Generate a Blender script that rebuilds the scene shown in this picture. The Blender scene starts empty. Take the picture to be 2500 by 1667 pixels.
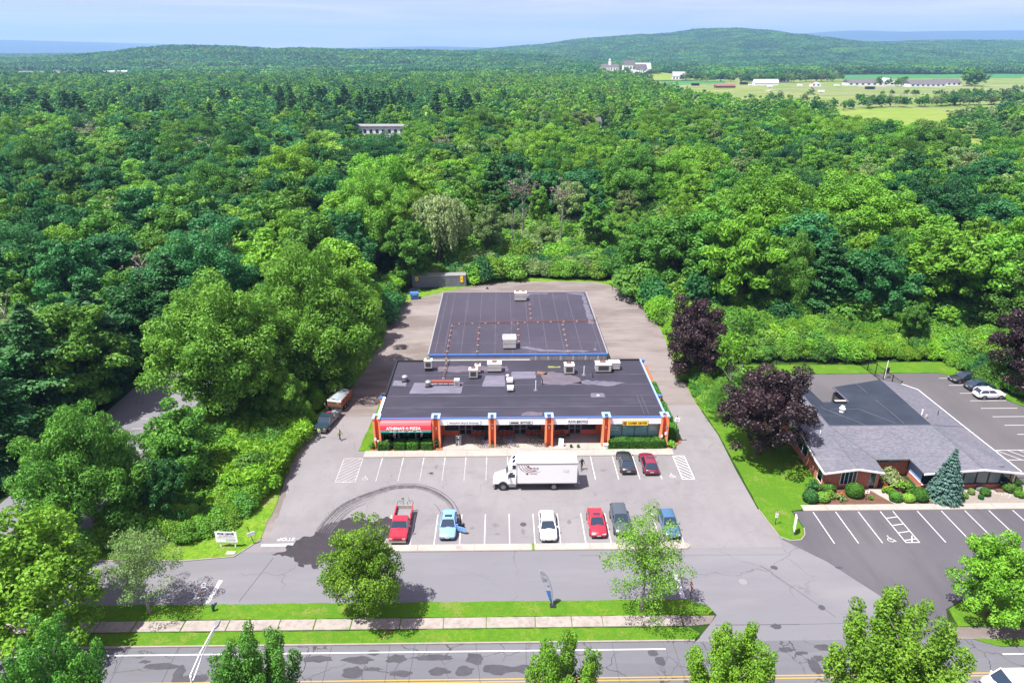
import bpy, math, random
import numpy as np
from mathutils import Vector, Matrix, Euler

R = math.radians
rnd = random.Random(11)
nr = np.random.default_rng(5)
scene = bpy.context.scene
COL = scene.collection

# ------------------------------------------------------------------ camera, sky, sun, exposure
cam_d = bpy.data.cameras.new('camera')
cam = bpy.data.objects.new('camera', cam_d)
COL.objects.link(cam)
cam.location = (0, 0, 49.0)
cam.rotation_euler = (R(90 - 22.48), 0, R(-0.87))
cam_d.lens = 24.48
cam_d.sensor_width = 36
cam_d.clip_start = 0.5
cam_d.clip_end = 60000
scene.camera = cam

SUN_DIR = Vector((0.40, 0.22, -1.0)).normalized()      # the way the light travels
sun_el = math.asin(-SUN_DIR.z)
sun_az = math.atan2(-SUN_DIR.x, -SUN_DIR.y)            # from +Y towards +X

world = bpy.data.worlds.new('World')
scene.world = world
world.use_nodes = True
wn, wl = world.node_tree.nodes, world.node_tree.links
wn.clear()
sky = wn.new('ShaderNodeTexSky')
sky.sky_type = 'NISHITA'
sky.sun_disc = False
sky.sun_elevation = sun_el
sky.sun_rotation = sun_az
sky.altitude = 50
sky.air_density = 1.0
sky.dust_density = 1.2
sky.ozone_density = 2.0
geo = wn.new('ShaderNodeTexCoord')
mp = wn.new('ShaderNodeMapping')
mp.inputs['Scale'].default_value = (1.3, 1.3, 30.0)
no1 = wn.new('ShaderNodeTexNoise')
no1.inputs['Scale'].default_value = 2.2
no1.inputs['Detail'].default_value = 7
no1.inputs['Roughness'].default_value = 0.62
no1.inputs['Distortion'].default_value = 0.6
cr = wn.new('ShaderNodeValToRGB')
cr.color_ramp.elements[0].position = 0.42
cr.color_ramp.elements[0].color = (0.0, 0.0, 0.0, 1)
cr.color_ramp.elements[1].position = 0.66
cr.color_ramp.elements[1].color = (1, 1, 1, 1)
mixc = wn.new('ShaderNodeMixRGB')
mixc.inputs[0].default_value = 0.92
band = wn.new('ShaderNodeMixRGB')
band.inputs[1].default_value = (2.95, 2.75, 3.85, 1)
band.inputs[2].default_value = (4.2, 3.65, 4.25, 1)
bg = wn.new('ShaderNodeBackground')
bg.inputs['Strength'].default_value = 0.105
out = wn.new('ShaderNodeOutputWorld')
wl.new(geo.outputs['Generated'], mp.inputs[0])
wl.new(mp.outputs[0], no1.inputs['Vector'])
wl.new(no1.outputs['Fac'], cr.inputs[0])
wl.new(cr.outputs[0], band.inputs[0])
wl.new(band.outputs[0], mixc.inputs[2])
wl.new(sky.outputs[0], mixc.inputs[1])
wl.new(mixc.outputs[0], bg.inputs['Color'])
wl.new(bg.outputs[0], out.inputs['Surface'])

sun_d = bpy.data.lights.new('sun', 'SUN')
sun_d.energy = 5.0
sun_d.angle = R(0.53)
sun_d.color = (1.0, 0.965, 0.90)
sun = bpy.data.objects.new('sun', sun_d)
COL.objects.link(sun)
sun.location = (-60, -30, 120)
sun.rotation_euler = SUN_DIR.to_track_quat('-Z', 'Y').to_euler()

vs = scene.view_settings
vs.view_transform = 'Standard'
vs.look = 'None'
vs.exposure = 1.30
vs.gamma = 1
vs.use_curve_mapping = False
scene.render.engine = 'CYCLES'
cy = scene.cycles
cy.max_bounces = 6
cy.diffuse_bounces = 3
cy.glossy_bounces = 3
cy.transmission_bounces = 4
cy.transparent_max_bounces = 10
cy.volume_bounces = 0
cy.use_denoising = True

# ------------------------------------------------------------------ materials
def bsdf(name):
    m = bpy.data.materials.new(name)
    m.use_nodes = True
    nt = m.node_tree
    return m, nt, nt.nodes['Principled BSDF']

KA = 0.51      # overall reflectance of dry ground, masonry and paint
def ka(c):
    return tuple(v * KA for v in c)

def flat(name, col, rough=0.6, metal=0.0, spec=0.5, coat=0.0, k=None):
    col = tuple(v * (KA if k is None else k) for v in col)
    m, nt, b = bsdf(name)
    b.inputs['Base Color'].default_value = (*col, 1)
    b.inputs['Roughness'].default_value = rough
    b.inputs['Metallic'].default_value = metal
    b.inputs['Specular IOR Level'].default_value = spec
    b.inputs['Coat Weight'].default_value = coat
    b.inputs['Coat Roughness'].default_value = 0.05
    return m

def noisy(name, layers, rough=0.85, bump=0.0, bscale=8.0, spec=0.3, metal=0.0, k=None):
    """layers: first a colour, then (scale, stretch, lo, hi, colour, strength) blended on by noise in metres"""
    k = KA if k is None else k
    layers = [tuple(v * k for v in layers[0])] + [(a, b, c, d, tuple(v * k for v in e), f) for a, b, c, d, e, f in layers[1:]]
    m, nt, b = bsdf(name)
    n, l = nt.nodes, nt.links
    tc = n.new('ShaderNodeTexCoord')
    geo = n.new('ShaderNodeNewGeometry')
    cur = None
    base = layers[0]
    for i, (sc, st, lo, hi, col, strength) in enumerate(layers[1:]):
        mpn = n.new('ShaderNodeMapping')
        mpn.inputs['Scale'].default_value = (sc * st[0], sc * st[1], sc * st[2])
        mpn.inputs['Location'].default_value = (i * 13.7, i * 7.1, i * 3.3)
        l.new(geo.outputs['Position'], mpn.inputs[0])
        t = n.new('ShaderNodeTexNoise')
        t.inputs['Scale'].default_value = 1.0
        t.inputs['Detail'].default_value = 5
        t.inputs['Roughness'].default_value = 0.6
        l.new(mpn.outputs[0], t.inputs['Vector'])
        mr = n.new('ShaderNodeMapRange')
        mr.inputs[1].default_value = lo
        mr.inputs[2].default_value = hi
        mr.inputs[3].default_value = 0
        mr.inputs[4].default_value = strength
        l.new(t.outputs['Fac'], mr.inputs[0])
        mx = n.new('ShaderNodeMixRGB')
        if cur is None:
            mx.inputs[1].default_value = (*base, 1)
        else:
            l.new(cur, mx.inputs[1])
        mx.inputs[2].default_value = (*col, 1)
        l.new(mr.outputs[0], mx.inputs[0])
        cur = mx.outputs[0]
    if cur is None:
        b.inputs['Base Color'].default_value = (*base, 1)
    else:
        l.new(cur, b.inputs['Base Color'])
    b.inputs['Roughness'].default_value = rough
    b.inputs['Specular IOR Level'].default_value = spec
    b.inputs['Metallic'].default_value = metal
    if bump:
        t = n.new('ShaderNodeTexNoise')
        t.inputs['Scale'].default_value = bscale
        t.inputs['Detail'].default_value = 4
        l.new(geo.outputs['Position'], t.inputs['Vector'])
        bp = n.new('ShaderNodeBump')
        bp.inputs['Strength'].default_value = bump
        bp.inputs['Distance'].default_value = 0.05
        l.new(t.outputs['Fac'], bp.inputs['Height'])
        l.new(bp.outputs[0], b.inputs['Normal'])
    return m

U3 = (1, 1, 1)
def add_cracks(m, scale=0.12, width=0.012, col=(0.05, 0.05, 0.055), strength=0.8, thresh=0.5):
    nt = m.node_tree
    n, l = nt.nodes, nt.links
    b = n['Principled BSDF']
    src = b.inputs['Base Color'].links[0].from_socket
    geo = n.new('ShaderNodeNewGeometry')
    nz = n.new('ShaderNodeTexNoise')
    nz.inputs['Scale'].default_value = 0.5
    nz.inputs['Detail'].default_value = 4
    l.new(geo.outputs['Position'], nz.inputs['Vector'])
    va = n.new('ShaderNodeVectorMath')
    va.operation = 'MULTIPLY_ADD'
    va.inputs[1].default_value = (2.2, 2.2, 2.2)
    l.new(nz.outputs['Color'], va.inputs[0])
    l.new(geo.outputs['Position'], va.inputs[2])
    vo = n.new('ShaderNodeTexVoronoi')
    vo.feature = 'DISTANCE_TO_EDGE'
    vo.inputs['Scale'].default_value = scale
    l.new(va.outputs[0], vo.inputs['Vector'])
    lt = n.new('ShaderNodeMath')
    lt.operation = 'LESS_THAN'
    lt.inputs[1].default_value = width
    l.new(vo.outputs['Distance'], lt.inputs[0])
    n2 = n.new('ShaderNodeTexNoise')
    n2.inputs['Scale'].default_value = 0.13
    l.new(geo.outputs['Position'], n2.inputs['Vector'])
    gt = n.new('ShaderNodeMapRange')
    gt.inputs[1].default_value = thresh - 0.06
    gt.inputs[2].default_value = thresh + 0.06
    gt.inputs[4].default_value = strength
    l.new(n2.outputs['Fac'], gt.inputs[0])
    mu = n.new('ShaderNodeMath')
    mu.operation = 'MULTIPLY'
    l.new(lt.outputs[0], mu.inputs[0])
    l.new(gt.outputs[0], mu.inputs[1])
    mx = n.new('ShaderNodeMixRGB')
    mx.inputs[2].default_value = (*ka(col), 1)
    l.new(mu.outputs[0], mx.inputs[0])
    l.new(src, mx.inputs[1])
    l.new(mx.outputs[0], b.inputs['Base Color'])
    return m

def y_blend(m, y0, y1, col, strength=1.0):
    """wear that grows with distance up the drive"""
    nt = m.node_tree
    n, l = nt.nodes, nt.links
    b = n['Principled BSDF']
    src = b.inputs['Base Color'].links[0].from_socket
    geo = n.new('ShaderNodeNewGeometry')
    sp = n.new('ShaderNodeSeparateXYZ')
    l.new(geo.outputs['Position'], sp.inputs[0])
    nz = n.new('ShaderNodeTexNoise')
    nz.inputs['Scale'].default_value = 0.1
    nz.inputs['Detail'].default_value = 6
    l.new(geo.outputs['Position'], nz.inputs['Vector'])
    ad = n.new('ShaderNodeMath')
    ad.operation = 'MULTIPLY_ADD'
    ad.inputs[1].default_value = 40
    l.new(nz.outputs['Fac'], ad.inputs[0])
    l.new(sp.outputs['Y'], ad.inputs[2])
    mr = n.new('ShaderNodeMapRange')
    mr.inputs[1].default_value = y0 + 20
    mr.inputs[2].default_value = y1 + 20
    mr.inputs[4].default_value = strength
    l.new(ad.outputs[0], mr.inputs[0])
    mx = n.new('ShaderNodeMixRGB')
    mx.inputs[2].default_value = (*ka(col), 1)
    l.new(mr.outputs[0], mx.inputs[0])
    l.new(src, mx.inputs[1])
    l.new(mx.outputs[0], b.inputs['Base Color'])
    return m

M = {}
M['lot'] = noisy('lot_asphalt', [(0.305, 0.29, 0.305), (0.09, U3, 0.40, 0.62, (0.355, 0.338, 0.352), 0.9), (0.22, U3, 0.56, 0.72, (0.225, 0.21, 0.23), 0.55), (1.6, U3, 0.60, 0.74, (0.21, 0.195, 0.21), 0.45),
                                (0.5, (1, 0.35, 1), 0.48, 0.72, (0.26, 0.24, 0.25), 0.5),
                                (0.25, (0.4, 1.6, 1), 0.55, 0.75, (0.235, 0.215, 0.225), 0.45),
                                (9, U3, 0.35, 0.7, (0.25, 0.23, 0.24), 0.35)], 0.9, 0.25, 14)
y_blend(M['lot'], 80, 104, (0.36, 0.32, 0.32), 0.8)
add_cracks(M['lot'], 0.15, 0.0045, (0.15, 0.14, 0.145), 0.45, 0.54)
M['yard'] = noisy('rear_yard_gravelly_asphalt', [(0.35, 0.305, 0.295), (0.12, (0.5, 1.2, 1), 0.42, 0.58, (0.22, 0.178, 0.165), 0.9),
                                (0.35, (0.35, 1.5, 1), 0.5, 0.68, (0.42, 0.37, 0.36), 0.7),
                                (0.8, (0.3, 1, 1), 0.55, 0.75, (0.17, 0.145, 0.14), 0.55),
                                (7, U3, 0.35, 0.7, (0.24, 0.2, 0.19), 0.45)], 0.95, 0.4, 9)
M['service'] = noisy('service_road_asphalt', [(0.248, 0.245, 0.278), (1.3, (.3, 1, 1), 0.60, 0.76, (0.20, 0.195, 0.215), 0.5), (0.07, (0.5, 2.2, 1), 0.42, 0.6, (0.305, 0.295, 0.32), 0.85),
                                (0.35, (0.25, 1.5, 1), 0.5, 0.72, (0.23, 0.22, 0.24), 0.55),
                                (9, U3, 0.35, 0.7, (0.23, 0.22, 0.235), 0.35)], 0.9, 0.25, 14)
add_cracks(M['service'], 0.12, 0.005, (0.12, 0.12, 0.13), 0.5, 0.54)
M['road'] = noisy('road_asphalt', [(0.185, 0.19, 0.222), (0.1, (0.4, 2.0, 1), 0.42, 0.6, (0.23, 0.232, 0.262), 0.85),
                                (0.5, (0.2, 2.4, 1), 0.5, 0.7, (0.18, 0.175, 0.19), 0.6),
                                (9, U3, 0.35, 0.7, (0.18, 0.17, 0.185), 0.35)], 0.9, 0.25, 14)
add_cracks(M['road'], 0.30, 0.011, (0.06, 0.06, 0.065), 0.85, 0.46)
M['newlot'] = noisy('dark_lot_asphalt', [(0.135, 0.128, 0.15), (0.09, (1, 0.6, 1), 0.42, 0.62, (0.175, 0.165, 0.185), 0.85),
                                (0.3, (1.6, 0.3, 1), 0.5, 0.72, (0.10, 0.096, 0.11), 0.6),
                                (9, U3, 0.35, 0.7, (0.11, 0.105, 0.12), 0.3)], 0.85, 0.2, 14)
M['backlot'] = noisy('back_lot_asphalt', [(0.15, 0.14, 0.15), (0.09, (1, 0.6, 1), 0.42, 0.62, (0.19, 0.175, 0.185), 0.85),
                                (9, U3, 0.35, 0.7, (0.11, 0.105, 0.12), 0.3)], 0.85, 0.2, 14)
M['patch'] = noisy('patch_asphalt', [(0.085, 0.082, 0.10), (1.2, U3, 0.4, 0.7, (0.12, 0.115, 0.135), 0.8), (12, U3, 0.4, 0.7, (0.07, 0.07, 0.08), 0.4)], 0.8, 0.2, 14)
M['grass'] = noisy('mown_grass', [(0.070, 0.142, 0.009), (0.28, U3, 0.40, 0.60, (0.10, 0.175, 0.012), 0.9), (2.4, U3, 0.44, 0.62, (0.045, 0.118, 0.008), 0.7), (0.9, (1, 2.5, 1), 0.58, 0.70, (0.15, 0.175, 0.03), 0.6),
                                (1.1, U3, 0.46, 0.66, (0.05, 0.145, 0.009), 0.85),
                                (0.5, U3, 0.56, 0.68, (0.17, 0.17, 0.045), 0.7),
                                (5.0, U3, 0.42, 0.62, (0.045, 0.12, 0.008), 0.75)], 0.95, 0.9, 9, 0.1, 0, 1)
M['verge'] = noisy('rough_verge_grass', [(0.10, 0.20, 0.014), (0.5, U3, 0.42, 0.6, (0.16, 0.235, 0.022), 0.8),
                                (1.7, U3, 0.48, 0.66, (0.055, 0.14, 0.011), 0.85), (0.45, U3, 0.58, 0.70, (0.22, 0.17, 0.09), 0.8),
                                (6.0, U3, 0.42, 0.62, (0.045, 0.105, 0.008), 0.7)], 0.95, 0.9, 7, 0.1, 0, 1)
M['floor'] = noisy('woodland_floor', [(0.030, 0.085, 0.014), (0.08, U3, 0.4, 0.65, (0.05, 0.095, 0.018), 0.9),
                                (0.9, U3, 0.45, 0.7, (0.02, 0.04, 0.011), 0.8)], 0.95, 0.8, 3, 0.1)
M['conc'] = noisy('pale_concrete', [(0.55, 0.48, 0.44), (0.4, U3, 0.4, 0.65, (0.63, 0.555, 0.51), 0.8), (1.8, U3, 0.48, 0.72, (0.42, 0.365, 0.33), 0.6),
                                (14, U3, 0.4, 0.7, (0.5, 0.43, 0.39), 0.4)], 0.9, 0.15, 18)
M['walk'] = noisy('sidewalk_concrete', [(0.45, 0.395, 0.36), (0.7, U3, 0.4, 0.65, (0.54, 0.475, 0.44), 0.8), (2.2, U3, 0.46, 0.68, (0.30, 0.26, 0.225), 0.7)], 0.92, 0.2, 16)
M['kerb'] = noisy('kerb_concrete', [(0.47, 0.41, 0.38), (1.4, U3, 0.4, 0.7, (0.36, 0.32, 0.3), 0.7)], 0.92, 0.2, 16)
M['paint'] = noisy('white_road_paint', [(0.80, 0.79, 0.80), (2.2, U3, 0.5, 0.74, (0.58, 0.55, 0.57), 0.6), (14, U3, 0.5, 0.7, (0.5, 0.48, 0.5), 0.5)], 0.75)
M['paintold'] = noisy('worn_road_paint', [(0.62, 0.59, 0.61), (1.3, U3, 0.45, 0.7, (0.42, 0.39, 0.41), 0.9), (9, U3, 0.45, 0.7, (0.38, 0.355, 0.37), 0.6)], 0.8)
M['yellow'] = noisy('yellow_road_paint', [(0.62, 0.42, 0.09), (3, U3, 0.5, 0.74, (0.5, 0.35, 0.12), 0.7)], 0.75)
M['mem'] = noisy('roof_membrane', [(0.046, 0.043, 0.068), (0.10, U3, 0.4, 0.64, (0.068, 0.058, 0.088), 0.8), (0.45, (0.35, 1.3, 1), 0.54, 0.78, (0.125, 0.12, 0.165), 0.5),
                                (2.5, U3, 0.55, 0.8, (0.042, 0.04, 0.065), 0.5)], 0.62, 0.1, 5, 0.35)
M['mem2'] = noisy('rear_roof_membrane', [(0.064, 0.056, 0.086), (0.08, U3, 0.4, 0.64, (0.086, 0.074, 0.108), 0.8), (0.4, (1.5, 0.3, 1), 0.56, 0.78, (0.15, 0.14, 0.18), 0.4)], 0.62, 0.1, 5, 0.35)
M['mem3'] = noisy('low_roof_membrane', [(0.028, 0.040, 0.066), (0.3, U3, 0.4, 0.64, (0.048, 0.062, 0.093), 0.8), (0.5, (0.3, 1.3, 1), 0.60, 0.8, (0.10, 0.12, 0.16), 0.5)], 0.6, 0.1, 5, 0.35)
M['mempatch'] = noisy('membrane_patch', [(0.19, 0.18, 0.25), (1.1, (0.3, 2, 1), 0.4, 0.7, (0.31, 0.29, 0.37), 0.8), (3, U3, 0.5, 0.75, (0.16, 0.15, 0.21), 0.6)], 0.65)
M['seam'] = noisy('membrane_seam', [(0.20, 0.19, 0.25), (0.7, U3, 0.45, 0.65, (0.12, 0.11, 0.16), 0.8)], 0.6)
M['dust'] = noisy('roof_ponding_stain', [(0.155, 0.13, 0.17), (0.9, U3, 0.4, 0.7, (0.21, 0.175, 0.22), 0.8)], 0.75)
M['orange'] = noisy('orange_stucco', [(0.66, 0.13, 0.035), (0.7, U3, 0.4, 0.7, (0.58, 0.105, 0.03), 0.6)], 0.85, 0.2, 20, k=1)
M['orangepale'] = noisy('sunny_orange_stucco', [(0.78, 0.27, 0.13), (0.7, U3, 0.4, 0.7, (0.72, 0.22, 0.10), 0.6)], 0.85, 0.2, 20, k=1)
M['redwall'] = noisy('red_stucco', [(0.62, 0.12, 0.05), (0.7, U3, 0.4, 0.7, (0.54, 0.10, 0.045), 0.6)], 0.85, k=1)
M['blue'] = flat('blue_metal_trim', (0.06, 0.17, 0.50), 0.45, k=.8)
M['paleblue'] = flat('pale_blue_cap', (0.30, 0.45, 0.74), 0.5, k=.75)
M['white'] = flat('white_paint', (0.78, 0.78, 0.80), 0.5, k=.9)
M['offwhite'] = noisy('fascia_board', [(0.74, 0.73, 0.76), (0.6, (1, 1, 6), 0.45, 0.7, (0.66, 0.65, 0.70), 0.5)], 0.6, k=1)
M['metalgrey'] = flat('grey_metal', (0.42, 0.42, 0.44), 0.45, 0.3)
M['galv'] = noisy('galvanised_metal', [(0.55, 0.54, 0.56), (1.5, U3, 0.4, 0.7, (0.42, 0.41, 0.43), 0.7)], 0.45, 0, 8, 0.5, 0.3)
M['hvac'] = noisy('hvac_casing', [(0.70, 0.68, 0.66), (1.5, U3, 0.5, 0.7, (0.56, 0.53, 0.5), 0.6)], 0.5)
M['darkgrille'] = flat('dark_grille', (0.08, 0.075, 0.08), 0.7)
M['rust'] = noisy('rusty_conduit', [(0.30, 0.11, 0.085), (2, U3, 0.4, 0.7, (0.20, 0.10, 0.09), 0.8)], 0.8)
M['redpaint'] = flat('red_duct_paint', (0.55, 0.13, 0.08), 0.6)
M['black'] = flat('black_plastic', (0.018, 0.018, 0.02), 0.55)
M['blackmetal'] = flat('black_metal', (0.02, 0.022, 0.024), 0.4)
M['tyre'] = flat('tyre_rubber', (0.02, 0.02, 0.022), 0.85)
M['rim'] = flat('alloy_rim', (0.5, 0.5, 0.52), 0.3, 0.8)
M['chrome'] = flat('chrome', (0.75, 0.75, 0.78), 0.15, 0.9)
M['carglass'] = flat('car_glass', (0.015, 0.04, 0.075), 0.06, 0.0, 0.9, 0.5)
M['head'] = flat('headlight_lens', (0.62, 0.64, 0.68), 0.12, 0, 0.8)
M['tail'] = flat('taillight_lens', (0.42, 0.015, 0.02), 0.15, 0, 0.7)
M['plate'] = flat('number_plate', (0.75, 0.75, 0.78), 0.5)
M['awnred'] = flat('red_awning', (0.72, 0.03, 0.045), 0.45, k=1)
M['awngreen'] = flat('green_valance', (0.02, 0.33, 0.28), 0.6, k=1)
M['signyellow'] = flat('yellow_sign', (0.85, 0.56, 0.01), 0.5, k=1)
M['signwhite'] = flat('sign_white', (0.82, 0.82, 0.84), 0.5, k=1)
M['ink'] = flat('black_ink', (0.015, 0.015, 0.02), 0.6)
M['inkblue'] = flat('navy_ink', (0.02, 0.025, 0.10), 0.6)
M['inkred'] = flat('crimson_ink', (0.32, 0.015, 0.05), 0.6)
M['inkgrey'] = flat('grey_ink', (0.42, 0.42, 0.46), 0.6)
M['whitetext'] = flat('white_lettering', (0.82, 0.82, 0.8), 0.6, k=1)
M['interior'] = flat('dim_interior', (0.06, 0.05, 0.05), 0.9, k=1)
M['intfloor'] = flat('interior_floor', (0.16, 0.10, 0.08), 0.8)
M['table'] = flat('grey_table_top', (0.6, 0.62, 0.66), 0.4, k=1)
M['soil'] = noisy('bark_mulch', [(0.20, 0.105, 0.065), (1.5, U3, 0.4, 0.7, (0.27, 0.15, 0.10), 0.8), (8, U3, 0.4, 0.7, (0.10, 0.055, 0.035), 0.6)], 0.95, 0.6, 14)
M['orangemulch'] = noisy('orange_mulch', [(0.50, 0.20, 0.08), (4, U3, 0.4, 0.7, (0.36, 0.15, 0.07), 0.7)], 0.95, 0.5, 14)
M['gravel'] = noisy('pale_gravel', [(0.42, 0.36, 0.32), (2, U3, 0.4, 0.7, (0.50, 0.44, 0.40), 0.7), (12, U3, 0.4, 0.65, (0.28, 0.24, 0.215), 0.7)], 0.95, 0.7, 18)
M['stone'] = noisy('pale_stone', [(0.60, 0.56, 0.52), (3, U3, 0.4, 0.7, (0.46, 0.42, 0.38), 0.7)], 0.9)
M['darkstone'] = noisy('grey_boulder', [(0.22, 0.24, 0.25), (3, U3, 0.4, 0.7, (0.14, 0.15, 0.16), 0.7)], 0.9)
M['wood'] = noisy('brown_wood', [(0.36, 0.17, 0.09), (1.5, (1, 1, 6), 0.4, 0.7, (0.28, 0.13, 0.07), 0.8)], 0.8)
M['tarp'] = noisy('grey_tarp', [(0.42, 0.49, 0.52), (0.9, U3, 0.4, 0.7, (0.33, 0.39, 0.43), 0.7)], 0.6, 0.6, 3)
M['bark'] = noisy('bark', [(0.13, 0.10, 0.085), (1.2, (1, 1, 0.3), 0.4, 0.7, (0.20, 0.165, 0.14), 0.7)], 0.95)
M['barkpale'] = noisy('pale_bark', [(0.42, 0.39, 0.36), (1.2, (1, 1, 0.3), 0.4, 0.7, (0.28, 0.25, 0.22), 0.7)], 0.95)
M['meadow'] = noisy('pasture_grass', [(0.16, 0.24, 0.05), (0.012, (1, 2.5, 1), 0.42, 0.6, (0.30, 0.30, 0.12), 0.85), (0.05, (0.6, 2.2, 1), 0.45, 0.7, (0.11, 0.20, 0.035), 0.7)], 0.95, 0, 1, 0.1, 0, .66)
M['meadow2'] = noisy('hay_meadow', [(0.20, 0.30, 0.035), (0.03, (0.7, 2, 1), 0.42, 0.6, (0.27, 0.31, 0.08), 0.85), (0.12, (0.6, 2.2, 1), 0.5, 0.7, (0.11, 0.21, 0.025), 0.7)], 0.95, 0, 1, 0.1, 0, .66)
M['crop'] = noisy('green_crop', [(0.05, 0.20, 0.055), (0.02, (0.7, 3, 1), 0.42, 0.6, (0.07, 0.24, 0.07), 0.85)], 0.95, 0, 1, 0.1, 0, .66)
M['sand'] = noisy('sandy_track', [(0.50, 0.44, 0.38), (0.1, U3, 0.4, 0.7, (0.42, 0.38, 0.33), 0.7)], 0.95)
M['farroof'] = flat('weathered_shingle_far', (0.17, 0.15, 0.16), 0.9)
M['moss'] = flat('roof_moss', (0.30, 0.33, 0.06), 0.9)
M['hydrantgreen'] = flat('hydrant_green', (0.01, 0.09, 0.06), 0.5)
M['oil'] = noisy('oil_stain', [(0.24, 0.22, 0.235), (3, U3, 0.4, 0.7, (0.19, 0.175, 0.185), 0.8)], 0.7)
M['redroof'] = flat('red_barn_roof', (0.33, 0.14, 0.12), 0.8)
M['skin'] = flat('skin', (0.50, 0.30, 0.22), 0.6)
M['hivis'] = flat('hi_vis_yellow', (0.62, 0.78, 0.22), 0.7)
M['navy'] = flat('dark_trousers', (0.03, 0.035, 0.06), 0.8)
M['bluejean'] = flat('blue_jeans', (0.12, 0.18, 0.32), 0.8)
M['blackcloth'] = flat('black_cloth', (0.02, 0.018, 0.022), 0.85)
M['greycloth'] = flat('brown_grey_cloth', (0.20, 0.15, 0.14), 0.85)
M['hair'] = flat('dark_hair', (0.03, 0.02, 0.015), 0.7)

def glass_mat(name, col, fac, rough=0.03):
    m = bpy.data.materials.new(name)
    m.use_nodes = True
    n, l = m.node_tree.nodes, m.node_tree.links
    n.clear()
    o = n.new('ShaderNodeOutputMaterial')
    tr = n.new('ShaderNodeBsdfTransparent')
    tr.inputs[0].default_value = (*col, 1)
    gl = n.new('ShaderNodeBsdfGlossy')
    gl.inputs['Roughness'].default_value = rough
    gl.inputs[0].default_value = (0.85, 0.9, 1, 1)
    mx = n.new('ShaderNodeMixShader')
    mx.inputs[0].default_value = fac
    l.new(tr.outputs[0], mx.inputs[1])
    l.new(gl.outputs[0], mx.inputs[2])
    l.new(mx.outputs[0], o.inputs[0])
    return m
M['pane'] = glass_mat('shop_glass', (0.55, 0.62, 0.66), 0.12)
M['paneteal'] = flat('teal_shop_glass', (0.15, 0.30, 0.32), 0.12, 0, 0.8, k=1)
M['panehouse'] = flat('office_glass', (0.035, 0.085, 0.10), 0.08, 0, 0.9)
M['blind'] = flat('pale_blind_behind_glass', (0.26, 0.34, 0.35), 0.25, 0, 0.7)

def brick_mat(name, c1, c2, mortar, axis='x', scale=4.0):
    m, nt, b = bsdf(name)
    n, l = nt.nodes, nt.links
    geo = n.new('ShaderNodeNewGeometry')
    sp = n.new('ShaderNodeSeparateXYZ')
    cb = n.new('ShaderNodeCombineXYZ')
    ad = n.new('ShaderNodeMath')
    ad.operation = 'ADD'
    l.new(geo.outputs['Position'], sp.inputs[0])
    l.new(sp.outputs['X'], ad.inputs[0])
    l.new(sp.outputs['Y'], ad.inputs[1])
    l.new(ad.outputs[0], cb.inputs['X'])
    l.new(sp.outputs['Z'], cb.inputs['Y'])
    bt = n.new('ShaderNodeTexBrick')
    bt.inputs['Scale'].default_value = scale
    bt.inputs['Color1'].default_value = (*c1, 1)
    bt.inputs['Color2'].default_value = (*c2, 1)
    bt.inputs['Mortar'].default_value = (*mortar, 1)
    bt.inputs['Mortar Size'].default_value = 0.02
    bt.inputs['Brick Width'].default_value = 0.9
    bt.inputs['Row Height'].default_value = 0.32
    l.new(cb.outputs[0], bt.inputs['Vector'])
    l.new(bt.outputs['Color'], b.inputs['Base Color'])
    b.inputs['Roughness'].default_value = 0.9
    return m
M['brick'] = brick_mat('red_brick', (0.33, 0.085, 0.045), (0.42, 0.13, 0.07), (0.40, 0.30, 0.25))

def shingle_mat():
    m = noisy('grey_asphalt_shingle', [(0.255, 0.25, 0.31), (0.5, U3, 0.4, 0.7, (0.31, 0.295, 0.355), 0.7), (0.15, U3, 0.45, 0.65, (0.215, 0.235, 0.29), 0.7)], 0.9)
    nt = m.node_tree
    n, l = nt.nodes, nt.links
    b = n['Principled BSDF']
    src = b.inputs['Base Color'].links[0].from_socket
    geo = n.new('ShaderNodeNewGeometry')
    wv = n.new('ShaderNodeTexBrick')
    wv.inputs['Scale'].default_value = 3.2
    wv.inputs['Color1'].default_value = (0.25, 0.25, 0.25, 1)
    wv.inputs['Color2'].default_value = (1, 1, 1, 1)
    wv.inputs['Mortar'].default_value = (0.0, 0.0, 0.0, 1)
    wv.inputs['Mortar Size'].default_value = 0.03
    wv.inputs['Brick Width'].default_value = 1.1
    wv.inputs['Row Height'].default_value = 0.5
    l.new(geo.outputs['Position'], wv.inputs['Vector'])
    mx = n.new('ShaderNodeMixRGB')
    mx.blend_type = 'MULTIPLY'
    mx.inputs[0].default_value = 0.42
    l.new(src, mx.inputs[1])
    l.new(wv.outputs['Color'], mx.inputs[2])
    l.new(mx.outputs[0], b.inputs['Base Color'])
    return m
M['shingle'] = shingle_mat()

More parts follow.
